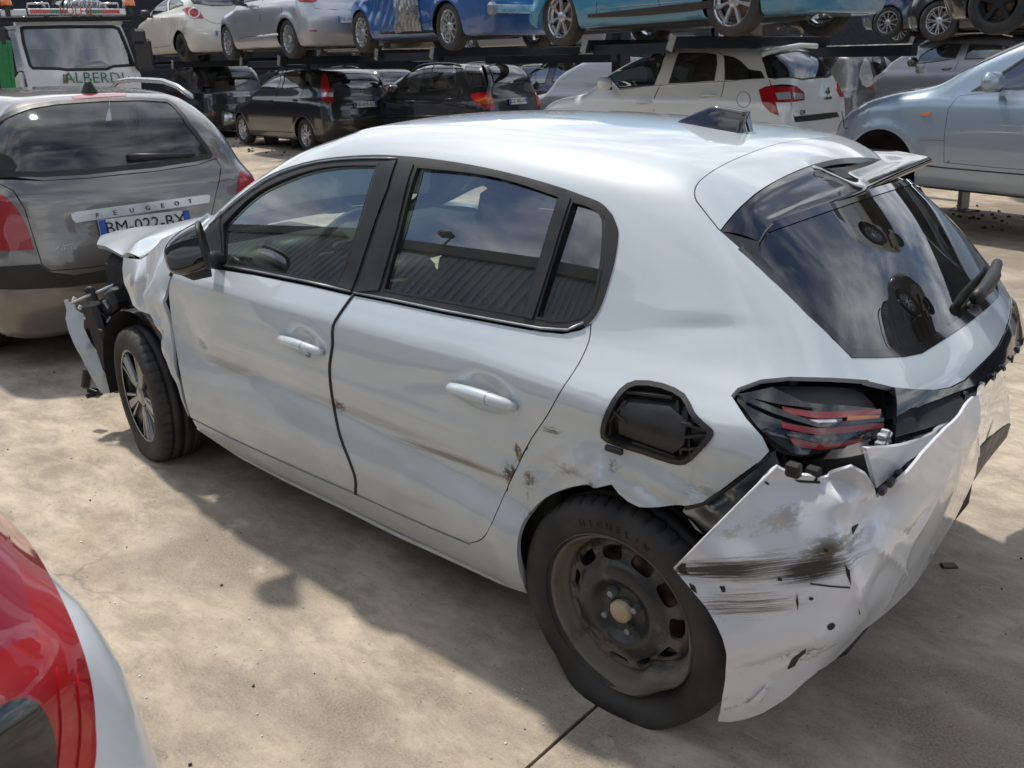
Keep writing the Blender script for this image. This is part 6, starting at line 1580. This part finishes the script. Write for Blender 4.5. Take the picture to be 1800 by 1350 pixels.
ftq = Frame((3.48, -7.2, 1.82), R2(-10.7), .012); btq = std_body(4.5, 1.80, 1.60, 2.66, .9, belt=1.0, style='suv', rake=.5)
ctq = make_car('turquoise_car', 'turquoise car with torn front wing above the white crossover', 'car', ftq, btq, TURQ, [
    ('sill_cladding', M['plastic'], zz(5, 880, 0)((770, 125), (850, 118), (1400, 55), (1800, 10), (1860, 0), (1860, 60), (1700, 95), (1200, 140), (770, 155)), {'off': .01, 'lip': .02, 'd': (0, 1, 0)})],
    wheels=dict(style='seven', R=.34, rim_r=.235), seams=((zz(5, 880, 0)((840, 85), (1200, 45), (1640, 10)), 'side_crease', .006, 'metal'), (zz(5, 880, 0)((845, 20), (840, 120)),), (zz(5, 880, 0)((1380, -10), (1400, 50)),)))
zt = zz(5, 880, 0)
wg = ftq.plane(zt((300, -40), (395, -10), (360, 80), (330, 150), (318, 250), (258, 205), (248, 170), (275, 60)), 1, .92)
wch = RBFChart(np.concatenate([wg, [wg.mean(0)+[0, .04, 0]]]), (0, 1, 0)); region('torn_wing', TURQ, ctq, wch, wg, res=.04, lip=.02)
# dark car hanging behind the turquoise one, blue car far right
cs = []
def copy_thing(src, loc, yaw, label, group=None, hide=()):
    r = src.copy(); COL.objects.link(r); r.location = loc; r.rotation_euler = (0, 0, yaw); r['label'] = label
    if group: r['group'] = group
    for ch in list(src.children):
        if ch.name.split('.')[0] in hide: continue
        c = ch.copy(); COL.objects.link(c); c.parent = r
        for g in list(ch.children):
            d = g.copy(); COL.objects.link(d); d.parent = c
    return r
def recolour(o, old, new):
    for ch in o.children:
        if ch.type == 'MESH' and len(ch.data.materials) and ch.data.materials[0] == old:
            ch.material_slots[0].link = 'OBJECT'; ch.material_slots[0].material = new
# ---------------------------------------------------------------- further cars, racks, truck, building
def Pd(px_, py_, D): return CAM+(CF+CR*(px_-900)/FPX-CU*(py_-675)/FPX)*D
b1 = copy_thing(cg, (-.9, -9.6, 1.80), R2(-8), 'black underbody and wheels of a dark car above the grey people carrier', hide=('roof_rail',)); recolour(b1, cg.children[0].data.materials[0], BLACK)
for w_ in b1.children: recolour(w_, M['alloy'], M['inner'])
q = Pd(1785, 28, 17.0)
b2 = copy_thing(cbl, (q[0]-.1, q[1]-1.0, q[2]-.33), R2(-6), 'dark blue car on the upper deck at the far right', hide=('wrapping_film', 'bumper_beam', 'crash_box', 'sill_line')); recolour(b2, BLUEW, paint('navy_paint', (.01, .03, .10), metal=.2, rough=.3))
far = [(ci30, (17.5, -14.2, 1.75), -8, 'black estate deep inside the rack behind the silver hatchback'), (csx, (11.5, -15.0, .0), -8, 'dark crossover deep inside the rack behind the charcoal crossover'),
       (cpc, (8.6, -12.9, .0), -8, 'dull silver estate between the charcoal crossover and the white crossover'), (ci30, (22.0, -14.5, .0), -8, 'black estate in the shade behind the off-roader'), (csx, (7.5, -14.5, 1.75), -9, 'dark crossover on the rear deck above the dull silver estate'),
       (ccl, (12.5, -15.0, 1.75), -9, 'grey hatchback on the rear deck behind the blue wreck'), (csx, (24.0, -9.0, 1.75), -7, 'dark car on the deck behind the car transporter'), (ci30, (25.5, -8.0, 0), -7, 'black estate in the shade behind the car transporter'),
       (ci30, (15.5, -11.9, .0), -8, 'dark estate wedged behind the two black cars'), (cka, (10.5, -20.5, .1), -9, 'pale hatchback far back at the right'), (ccl, (7.4, -19.5, .15), -9, 'silver hatchback far back at the right'),
       (ci30, (27, -5.0, 1.8), -7, 'black car on the deck high behind the truck cab'), (cku, (1.5, -15.5, 1.8), -9, 'black off-roader on the rear deck at the right'), (ci30, (16.5, -20, 0), -9, 'black estate in the rearmost row'),
       (cku, (23, -20, 1.8), -9, 'black off-roader in the rearmost row upstairs'), (ccl, (4, -20.5, 1.8), -9, 'grey hatchback in the rearmost row upstairs')]
DULL = paint('dull_silver_paint', (.26, .27, .28), metal=.4, rough=.35)
for k, (src, l_, yw, lab) in enumerate(far):
    o = copy_thing(src, l_, R2(yw), lab, 'wrecks deep in the racks')
    if src is cpc: recolour(o, DGREY, DULL)
w3 = copy_thing(ccl, (-1.9, -8.3, 4.42), R2(-8), 'white hatchback on a third deck, mirrored in the rear window of the crashed car'); recolour(w3, SILVER, PEARL)
copy_thing(cku, (-7.0, -8.6, 4.42), R2(-8), 'black off-roader on a third deck out of view at the right'); copy_thing(csx, (-5.8, -9.2, 1.8), R2(-8), 'dark crossover on the second deck out of view at the right')
rackm = mat('dark_rack_steel', (.008, .012, .020), .5, metal=.3, var=.3); endm = mat('worn_plate_steel', (.26, .25, .24), .45, metal=.4, var=.3); rust = mat('rusty_steel', (.12, .06, .03), .8, var=.4)
rackn = 0
def rack(car_fr, b, z, label, xs=(.45, 2.0), post=True):
    """two cross arms with bright end plates, a long beam and a post, under one upper car"""
    t = thing('rack_bay', label, 'rack', loc=(car_fr[0], car_fr[1], 0), rz=car_fr[2], group='steel rack bays under the upper cars')
    for x in xs:
        m = MB(); m.box((x, -.55, z+.10), (.10, 2.9, .13), .01); a = m.build('cross_arm', rackm, t)
        m = MB(); m.box((x, .915, z+.10), (.09, .012, .17), .0, roty(-.35)); m.build('end_plate', endm, a)
    m = MB(); m.box(((xs[0]+xs[1])/2, .80, z+.05), (xs[1]-xs[0]-.1, .05, .11), .01); m.build('front_beam', rackm, t)
    m = MB(); m.box((1.2, -1.9, z-.02), (3.4, .14, .14), .01); m.build('rear_beam', rackm, t)
    if not post: return t
    m = MB(); m.box((-.35, -2.2, z/2+.1), (.22, .22, z+.9), .01); p = m.build('post', rackm, t)
    for k in range(9):
        m = MB(); m.box((-.35, -2.085, .5+k*.24), (.10, .012, .03), 0); m.build('post_slot', M['inner'], p)
    return t
rack((18.0, -9.2, R2(-7)), bka, 1.58, 'dark rack arms under the cream hatchback', (.35, 1.75)); rack((12.5, -8.2, R2(-9)), bcl, 1.60, 'dark rack arms under the silver hatchback', (.35, 1.95))
rack((8.33, -7.98, R2(-11.7)), bbl, 1.66, 'dark rack arms under the blue wreck', (.38, 2.05)); rack((3.48, -7.2, R2(-10.7)), btq, 1.68, 'dark rack arms under the turquoise car', (.75, 2.15), False); rack((-.9, -9.6, R2(-8)), bg_, 1.66, 'dark rack arms under the black upper car at the right', (.6, 2.0), False)
rack((q[0]-.1, q[1]-1.0, R2(-6)), bg_, q[2]-.33-.16, 'dark rack arms under the dark blue car', (.6, 2.0), False)
# the dark hall behind the racks closes the yard
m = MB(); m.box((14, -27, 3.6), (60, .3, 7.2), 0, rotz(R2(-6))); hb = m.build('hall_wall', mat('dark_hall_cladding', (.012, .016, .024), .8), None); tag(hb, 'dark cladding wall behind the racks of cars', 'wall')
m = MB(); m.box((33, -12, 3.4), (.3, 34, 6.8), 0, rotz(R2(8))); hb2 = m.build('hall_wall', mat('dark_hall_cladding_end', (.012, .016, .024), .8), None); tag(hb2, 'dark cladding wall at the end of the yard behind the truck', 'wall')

# stand under the ice-blue car
def stand(px_, label):
    P = CAM+(lambda d: d*(-CAM[2]/d[2]))(CF+CR*(px_[0]-900)/FPX-CU*(px_[1]-675)/FPX)
    t = thing('steel_stand', label, 'stand', loc=tuple(P), rz=R2(-14), group='supports under raised cars')
    m = MB(); m.box((0, 0, .22), (.05, .16, .40), .004, roty(.06)); m.build('web', endm, t)
    m = MB(); m.box((.012, 0, .43), (.20, .20, .025), .004); m.build('top_flange', endm, t); m = MB(); m.box((-.012, 0, .008), (.20, .20, .014), .003); m.build('foot', endm, t)
    return t
stand((1690, 370), 'rusty I-beam stand under the sill of the ice-blue car')
bk = mat('grey_bucket_plastic', (.13, .14, .15), .5, var=.2)
for px_, lb in (((478, 253), 'grey bucket behind the front wheel of the black estate'), ((524, 258), 'grey bucket ahead of the rear wheel of the black estate')):
    d = CF+CR*(px_[0]-900)/FPX-CU*(px_[1]-675)/FPX; P = CAM+d*(-CAM[2]/d[2])
    V, F = lathe([(0, 0), (.13, 0), (.18, .27), (.19, .27), (.19, .29), (.17, .29), (.125, .02), (0, .02)], 20); V = V@rotx(math.pi/2).T
    o = new_mesh('bucket', V*np.array([1.2 if px_[0] < 500 else .8, 1, 1]), F, bk); o.location = P; tag(o, lb, 'bucket', 'grey buckets under the black estate')

# car transporter: white cab facing us, carrying frame above
ft = Frame(tuple(Pd(115, 122, 14.2)*np.array([1, 1, 0])), R2(180-22)); ft.cam = ft.R.T@(CAM-ft.loc)
tr = thing('car_transporter', 'white car transporter cab with green lettering behind the grey-brown estate', 'truck', loc=tuple(ft.loc), rz=R2(180-22))
cabw = paint('cab_white_paint', (.62, .64, .68), rough=.4, dirt=.3)
def TP(pts, x=0.0): return ft.plane(pts, 0, x)
zt1 = zz(6, 0, 0)
front_out = TP(zt1((165, 255), (300, 228), (700, 215), (1180, 220), (1275, 250), (1340, 400), (1440, 690), (1490, 790), (1500, 1100), (1500, 1500), (300, 1500), (290, 900), (240, 650), (185, 420)))
wsc = TP(zt1((205, 290), (240, 272), (700, 262), (1200, 262), (1270, 290), (1330, 430), (1435, 700), (1200, 715), (1130, 745), (700, 752), (620, 740), (340, 735), (300, 690), (230, 450)))
class FlatChart:
    def __init__(s, x, k=.06): s.x = x; s.k = k
    def to2d(s, P): return P[:, 1:3].copy()
    def from2d(s, Q): return np.stack([s.x-s.k*Q[:, 0]**2-.10*np.clip(Q[:, 1]-1.6, 0, 9)**1.2, Q[:, 0], Q[:, 1]], 1)
    def normal(s, P): n = np.stack([np.ones(len(P)), 2*s.k*P[:, 1], .12*(P[:, 2] > 1.6)], 1); return n/np.linalg.norm(n, axis=1, keepdims=True)
FC = FlatChart(0)
region('cab_front', cabw, tr, FC, front_out, [wsc], res=.15, lip=.05); region('windscreen', M['dark_glass'], tr, FC, wsc, res=.2, off=-.02)
region('windscreen_frame', M['rubber'], tr, FC, wsc, [FC.from2d(inset_poly(resample(FC.to2d(wsc), .05), .045))], res=.15, off=.004)
yl = front_out[:, 1]; ymin, ymax = yl.min(), yl.max(); ztop = front_out[:, 2].max()
m = MB(); m.box((-1.05, (ymin+ymax)/2, ztop-.02), (1.9, (ymax-ymin)*.84, .12), .04); m.build('cab_roof', cabw, tr)
sgn = 1 if front_out[0][1] > front_out[5][1] else -1
yL = front_out[13][1]
m = MB()
for s in (ymin+.08, ymax-.08): m.box((-1.0, s, .75), (1.85, .07, 1.7), .02)
m.box((-1.95, (ymin+ymax)/2, 1.4), (.08, (ymax-ymin)*.9, 2.2), .02); m.build('cab_sides', cabw, tr)
m = MB(); m.box((-.9, (ymin+ymax)/2+.3, 1.5), (.5, .5, .9), .08); m.box((-.9, (ymin+ymax)/2-.5, 1.5), (.5, .5, .9), .08); m.build('cab_seats', M['seat'], tr)
m = MB(); m.box((-.25, (ymin+ymax)/2, 1.45), (.4, (ymax-ymin)*.85, .2), .05); m.build('dashboard', M['dash'], tr)
m = MB(); m.box((-.9, (ymin+ymax)/2, .55), (2.2, 1.7, .5), .05); m.build('chassis', M['inner'], tr)
side = TP(zt1((25, 320), (155, 305), (175, 420), (215, 560), (250, 700), (260, 810), (180, 790), (110, 745), (60, 600)), -.25); region('side_window', M['dark_glass'], tr, FlatChart(side[:, 0].mean(), 0), side, res=.2)
so_ = TP(zt1((-60, 290), (160, 268), (185, 420), (240, 650), (290, 900), (295, 1300), (100, 1300), (90, 900), (60, 700), (0, 700), (-60, 690)), -.30); region('cab_side_panel', cabw, tr, FlatChart(-.30, 0), so_, [side*np.array([0, 1, 1])+np.array([-.30, 0, 0])], res=.2, lip=.03)
for (px_, sz) in (((45, 560), (.10, .22, .75)), ((1450, 400), (.10, .26, .28)), ((1510, 580), (.10, .30, .50))):
    c = TP(zt1(px_), .12)[0]; m = MB(); m.box(c, sz, .04); m.build('mirror', M['plastic'], tr)
for a, b_ in (((1380, 290), (1290, 300)), ((1450, 320), (1380, 292)), ((1510, 480), (1400, 490))): P = TP(zt1(a, b_), .08); tube('mirror_arm', P, .014, M['plastic'], tr, 6)
Gm = mat('green_lettering', (.01, .14, .07), .4); Rm = mat('red_marking', (.5, .02, .03), .4)
c0, c1 = TP(zt1((740, 822), (1250, 822)), .0); ex_ = c1-c0; ex_[0] = 0
lettering('cab_lettering', 'ALBERDI', .235, Gm, tr, (TP(zt1((1000, 825)), .02)[0]+np.array([.02, 0, 0])), ex_, (0, 0, 1), .004, 1.02)
for (x0, mm_) in ((672, Gm), (702, Rm)):
    P = TP(zt1((x0, 790), (x0+16, 790), (x0+4, 870), (x0-12, 870)), .02); w_ = .02 if mm_ is Gm else .04
    m = MB(); m.box(P.mean(0), (.01, w_, .14), 0, rotx(-.15)); m.build('logo_bar', mm_, tr)
# carrying frame head board
hb_ = thing('loading_frame', 'silver head board of the transporter frame with red and green hatched strips above the cab', 'frame', loc=tuple(ft.loc), rz=R2(180-22))
def TB(name, pxs, x, th, m_, par, bev=.01):
    P = TP(zt1(*pxs), x); lo, hi = P.min(0), P.max(0); b_ = MB(); c = (lo+hi)/2; c[0] = x-th/2; ang = math.atan2((P[1]-P[0])[2], (P[1]-P[0])[1]) if len(P) > 1 else 0
    L = np.linalg.norm(P[1]-P[0]); hgt = np.linalg.norm(P[2]-P[1]); b_.box(P[:4].mean(0)-np.array([th/2, 0, 0]), (th, L, hgt), bev, rotx(ang if abs(ang) < 1.2 else ang-math.pi)); return b_.build(name, m_, par)
TB('head_board', [(290, 90), (1330, 92), (1330, 158), (290, 158)], .25, .08, M['alloy'], hb_); TB('left_board', [(0, 95), (285, 92), (285, 165), (0, 185)], .20, .08, M['alloy'], hb_)
TB('lower_beam', [(-100, 180), (1390, 165), (1390, 215), (-100, 225)], .1, .3, rackm, hb_)
for (x0, x1, cc) in ((318, 705, 0), (908, 1265, 1)):
    n_ = 20
    for k in range(n_):
        a = x0+(x1-x0)*k/n_; b_ = x0+(x1-x0)*(k+.8)/n_; f_ = k/(n_-1); isred = (f_ < .55) if cc == 0 else (f_ > .45)
        TB('hatch_stripe', [(a, 100), (b_, 100), (b_, 142), (a, 142)], .262, .008, Rm if isred else Gm, hb_, 0)
lettering('board_lettering', 'ROLFO', .15, Rm, hb_, TP(zt1((806, 121)), .262)[0], ex_, (0, 0, 1), .003)
for (x0, x1) in ((285, 520), (1050, 1250)):
    P = TP(zt1((x0, 85), (x0+5, 40), (x1-12, 35), (x1, 85)), .15); tube('guard_rail', P, .018, M['alloy'], hb_, 7)
for pts in (((740, 80), (760, 20), (830, 10), (840, 75)), ((860, 80), (870, -40)), ((925, 80), (900, -40)), ((960, 80), (968, -40)), ((1030, 80), (1020, -20)), ((1310, 80), (1300, -30)), ((430, 20), (480, 80))):
    tube('frame_strut', TP(zt1(*pts), .0), .025, M['alloy'], hb_, 6)
for px_ in ((60, 12), (1365, 18)):
    c = TP(zt1(px_), .2)[0]; V, F = lathe([(0, .07), (.06, .06), (.075, 0), (.085, -.05), (.085, -.06)], 20); V = V@rotx(math.pi/2).T
    o = new_mesh('beacon', V+c, F, mat('orange_beacon', (.75, .16, .01), .2, coat=1), hb_); m = MB(); m.box(c+np.array([0, 0, -.14]), (.07, .07, .16), .01); m.build('beacon_post', M['plastic'], o)
# white van edge right of the cab, green post
gp = thing('green_post', 'green steel post at the left edge beside the truck cab', 'post', loc=tuple(Pd(8, 150, 11.5)*np.array([1, 1, 0])))
gr = mat('green_post_paint', (.012, .16, .05), .5, var=.2)
for dx in (-.06, .06):
    m = MB(); m.box((0, dx, 1.0), (.05, .05, 2.0), .005, rotx(.10)); m.build('upright', gr, gp)
m = MB(); m.box((0, 0, 1.1), (.03, .14, 1.7), .0, rotx(.10)); m.build('plate', gr, gp)

# corrugated hall on the photographer's side, seen in the side windows
m = bpy.data.materials; clad = mat('blue_grey_cladding', (.20, .235, .26), .45, metal=.3, var=.12, nscale=1.0, coord='Object')
V = []; F = []; x = -16.0; pts = []
while x < 46:
    pts += [(x, 0), (x+.16, 0), (x+.19, -.045), (x+.27, -.045)]; x += .30
for (px_, dy) in pts: V += [(px_, 9.5+dy, 0), (px_, 9.5+dy, 7.5)]
for i in range(len(pts)-1): F.append((2*i, 2*i+1, 2*i+3, 2*i+2))
hall = thing('corrugated_hall', 'blue-grey corrugated hall whose reflection fills the side windows of the white hatchback', 'building', loc=(0, 9.5, 0))
o = new_mesh('wall', [(a, b_-9.5, c_) for a, b_, c_ in V], F, clad, hall, flat=True)
mm_ = MB(); mm_.box((15, .1, 7.7), (62, .5, .5), .02); mm_.build('roof_edge', mat('dark_fascia', (.03, .035, .04), .5), hall)
mm_ = MB(); mm_.box((15, 6, 7.6), (62, 12, .2), .0); mm_.build('roof', clad, hall)
mm_ = MB(); mm_.box((11.5, -.35, 8.3), (.45, .3, .16), .02); mm_.box((11.5, -.1, 8.1), (.05, .05, .4), 0); mm_.build('floodlight', M['plastic'], hall)

# ---------------------------------------------------------------- foreground car at the lower left
ff0 = Frame((.42, 2.88, 0), R2(0)); 
bfg = std_body(4.2, 1.76, 1.50, 2.6, .72, belt=1.0, rake=.45, cb=.22, hood=.95)
WF = paint('foreground_white_paint', (.66, .70, .74), rough=.4, dirt=.3, dirt_top=.6)
cfg_ = make_car('white_hatchback', 'white hatchback with a big red tail lamp, cut off in the lower left corner', 'car', ff0, bfg, WF, [
    ('tail_lamp', M['red'], smooth([(4, 900), (20, 925), (60, 985), (100, 1060), (130, 1130), (150, 1200), (158, 1270), (155, 1350), (140, 1420), (60, 1480)], 5)+[(-60, 1480), (-60, 900)], {'off': .008, 'lip': .03, 'd': (-.8, -.5, .1), 'res': .03})],
    wheels=dict(style='five', R=.31), arch_wheels=(1, 1, 1, 1), res=.045, seams=())
lampo = [c for c in cfg_.children if c.name.startswith('tail_lamp')][0]
chf = DirChart(bfg, (-.8, -.5, .1))
region('lamp_core', lens_red('deep_red_lens', (.38, .001, .005)), lampo, chf, ff0.on(bfg, smooth([(-45, 1172), (10, 1140), (62, 1128), (105, 1150), (138, 1220), (152, 1290), (148, 1360), (120, 1440)], 5)+[(0, 1470), (-40, 1300)]), res=.02, off=.014, lip=.012)
region('lamp_socket', M['gloss_black'], lampo, chf, ff0.on(bfg, smooth([(-40, 1262), (0, 1238), (35, 1235), (60, 1258), (76, 1305), (76, 1380), (60, 1440)], 5)+[(-40, 1440)]), res=.02, off=.020, lip=.01)
region('lamp_insert', lens_red('pink_lens', (.30, .015, .04)), lampo, chf, ff0.on(bfg, smooth([(2, 950), (12, 990), (32, 1060), (52, 1118), (20, 1145), (-30, 1165)], 4)+[(-40, 980)]), res=.02, off=.012, lip=.01)

# ---------------------------------------------------------------- ground: concrete slabs with joints, debris
def concrete():
    m, t, p = nmat('stained_concrete'); n = t.nodes; l = t.links
    tc = n.new('ShaderNodeTexCoord'); g = n.new('ShaderNodeNewGeometry')
    def noise(sc, det, rough=.6, dist=0, vec=None):
        k = n.new('ShaderNodeTexNoise'); k.inputs['Scale'].default_value = sc; k.inputs['Detail'].default_value = det; k.inputs['Roughness'].default_value = rough; k.inputs['Distortion'].default_value = dist
        l.new(vec or g.outputs['Position'], k.inputs['Vector']); return k.outputs['Fac']
    def ramp(src, a, b, ca, cb):
        r = n.new('ShaderNodeMapRange'); r.inputs[1].default_value = a; r.inputs[2].default_value = b; r.inputs[3].default_value = ca; r.inputs[4].default_value = cb; l.new(src, r.inputs[0]); return r.outputs[0]
    def mix(f, a, b):
        x = n.new('ShaderNodeMix'); x.data_type = 'RGBA'
        if hasattr(f, 'is_linked'): l.new(f, x.inputs[0])
        else: x.inputs[0].default_value = f
        for s, v in ((x.inputs[6], a), (x.inputs[7], b)):
            if hasattr(v, 'is_linked'): l.new(v, s)
            else: s.default_value = (*v, 1)
        return x.outputs[2]
    # brushed finish: stretched noise along x
    st = n.new('ShaderNodeVectorMath'); st.operation = 'MULTIPLY'; st.inputs[1].default_value = (1.3, 2.4, 1); l.new(g.outputs['Position'], st.inputs[0])
    base = mix(ramp(noise(2.4, 12, .74, .25, st.outputs[0]), .40, .60, 0, 1), (.27, .22, .16), (.54, .45, .34))
    base = mix(ramp(noise(.7, 5, .6, .4), .42, .60, 0, .85), base, (.155, .125, .10))
    base = mix(ramp(noise(7, 8, .7), .56, .70, 0, .5), base, (.56, .49, .40))
    base = mix(ramp(noise(1.7, 6, .65, 1.2), .60, .70, 0, .6), base, (.085, .07, .06))     # oil stains
    base = mix(ramp(noise(55, 3, .5), .66, .72, 0, .7), base, (.06, .05, .045))            # dark grit
    base = mix(ramp(noise(1.1, 3, .5), .60, .72, 0, .45), base, (.24, .12, .06))           # rust bloom
    vc = n.new('ShaderNodeTexVoronoi'); vc.feature = 'DISTANCE_TO_EDGE'; vc.inputs['Scale'].default_value = .55
    wv = n.new('ShaderNodeTexNoise'); wv.inputs['Scale'].default_value = 3.0; wv.inputs['Detail'].default_value = 6; l.new(g.outputs['Position'], wv.inputs['Vector'])
    wa_ = n.new('ShaderNodeMix'); wa_.data_type = 'VECTOR'; wa_.inputs[0].default_value = .22; l.new(g.outputs['Position'], wa_.inputs[4]); l.new(wv.outputs['Color'], wa_.inputs[5]); l.new(wa_.outputs[1], vc.inputs['Vector'])
    crk = n.new('ShaderNodeMath'); crk.operation = 'MULTIPLY'; l.new(ramp(vc.outputs['Distance'], .0, .004, .75, 0), crk.inputs[0]); l.new(ramp(noise(.5, 2), .5, .6, 0, 1), crk.inputs[1])
    base = mix(crk.outputs[0], base, (.09, .075, .06))                                      # hairline cracks
    st2 = n.new('ShaderNodeVectorMath'); st2.operation = 'MULTIPLY'; st2.inputs[1].default_value = (2.0, 45, 1); l.new(g.outputs['Position'], st2.inputs[0])
    base = mix(ramp(noise(1.0, 4, .6, 0, st2.outputs[0]), .70, .74, 0, .5), base, (.62, .57, .48))   # drag scratches
    base = mix(ramp(noise(140, 2, .5), .3, .7, .0, .35), base, (.5, .45, .38))
    l.new(base, p.inputs['Base Color']); l.new(ramp(noise(3, 6), .3, .7, .62, .92), p.inputs['Roughness'])
    b = n.new('ShaderNodeBump'); b.inputs['Strength'].default_value = .22; b.inputs['Distance'].default_value = .0025
    l.new(noise(26, 10, .75, .3, st.outputs[0]), b.inputs['Height']); l.new(b.outputs[0], p.inputs['Normal']); return m
CC = concrete()
gnd = new_mesh('ground', [(-60, -80, -.014), (90, -80, -.014), (90, 60, -.014), (-60, 60, -.014)], [(0, 1, 2, 3)], mat('joint_dirt', (.03, .026, .022), .9, var=.3), None, flat=True); setting(gnd)
xs = [.032+6.0*k for k in range(-4, 9)]; ys = [1.0-5.2*0-5.2*k for k in range(-3, 7)]
ys = [-2.9-.0+5.0*k for k in range(-6, 4)]
for i in range(len(xs)-1):
    for j in range(len(ys)-1):
        g_ = .0045; x0, x1, y0_, y1 = xs[i]+g_, xs[i+1]-g_, ys[j]+g_*.6, ys[j+1]-g_*.6
        if abs(ys[j]-2.1) < .1: y0_ = ys[j]
        n = 10; top = []
        # slightly chipped long edge towards the joint
        rnd = random.Random(i*31+j); e0 = [(x0+rnd.uniform(0, .004), y0_+(y1-y0_)*k/60) for k in range(61)]
        V = [(a, b_, 0) for a, b_ in e0]+[(x1, y1, 0), (x1, y0_, 0)]
        m_ = len(V); V += [(a, b_, -.012) for a, b_, _ in V]; F = [tuple(range(m_))[::-1]]+[(k, (k+1) % m_, (k+1) % m_+m_, k+m_) for k in range(m_)]
        o = new_mesh('concrete_slab', V, F, CC, gnd, flat=True)
out_ = new_mesh('outer_ground', [(-60, -80, -.006), (90, -80, -.006), (90, 60, -.006), (-60, 60, -.006)], [(0, 1, 2, 3)], CC, gnd, flat=True)
bpy.data.objects.remove(out_)
# crumbs of glass, grit and plastic
random.seed(5)
def scatter(name, n, smin_, smax_, m, area, label, cat):
    b_ = MB(); k = 0
    while k < n:
        x = random.uniform(*area[0]); y = random.uniform(*area[1]); s = random.uniform(smin_, smax_)
        R = rotz(random.uniform(0, 6.28))@rotx(random.uniform(-.4, .4)); b_.box((x, y, s*.3+.001), (s, s*random.uniform(.4, 1), s*random.uniform(.3, .7)), 0, R); k += 1
    o = b_.build(name, m, None); o['kind'] = 'stuff'; return tag(o, label, cat)
scatter('glass_crumbs', 220, .002, .006, mat('glass_crumb', (.65, .75, .75), .1, coat=1), ((-.5, 3.2), (.9, 3.2)), 'tiny crumbs of broken glass scattered on the concrete near the white hatchback', 'glass')
scatter('dark_grit', 500, .002, .009, M['plastic'], ((-3, 9), (-8, 3)), 'dark grit and plastic crumbs scattered over the concrete', 'grit')
scatter('leaf_litter', 150, .012, .04, mat('brown_litter', (.07, .05, .035), .9, var=.4), ((-1, 3.5), (-8.6, -7.0)), 'brown litter and scraps on the ground below the ice-blue car', 'litter')
scatter('yard_litter', 200, .012, .045, mat('dark_litter', (.03, .027, .025), .9, var=.4), ((7, 20), (-10, -7.6)), 'dark scraps on the ground along the foot of the racks', 'litter')
# piece of black trim by the front wheel
def gpt(px_, z=0.0): d = CF+CR*(px_[0]-900)/FPX-CU*(px_[1]-675)/FPX; return CAM+d*((z-CAM[2])/d[2])
P = gpt((164, 694)); sh_ = thing('plastic_shard', 'black broken plastic shard lying on the concrete by the torn front bumper', 'shard', loc=tuple(P))
m = MB(); m.box((0, 0, .03), (.10, .05, .008), .002, rotx(.6)@rotz(.4)); m.build('plate', M['plastic'], sh_); m = MB(); m.box((.01, -.015, .018), (.09, .008, .03), .001, rotz(.5)); m.box((-.02, .02, .012), (.01, .05, .02), .001); m.build('rib', M['plastic'], sh_)
P = HP((152, 665, 'x', 3.12)); m = MB(); m.box(P, (.03, .04, .10), .008, rotx(.3)); m.build('hanging_flap', M['plastic'], hero)
for px_, s, lb in (((840, 714), .03, 'small dark scrap on the shaded concrete right of the torn rear bumper'),):
    P = gpt((1668, 996)); o = (lambda m: (m.box((0, 0, .004), (.05, .03, .008), .002, rotz(.7)), m.build('scrap', M['plastic'], None))[1])(MB()); o.location = P; tag(o, lb, 'scrap')

for k, (x0, x1) in enumerate(((84, 104), (118, 134))):
    region('lens_rib', lens_red('bright_red_lens', (.42, .002, .006)), lampo, chf, ff0.on(bfg, smooth([(x0, 1180+k*12), (x1, 1196+k*12), (x1+8, 1290), (x1, 1380)], 3)+smooth([(x0-2, 1372), (x0+6, 1285), (x0, 1200+k*12)], 3)), res=.02, off=.0165, lip=.003)
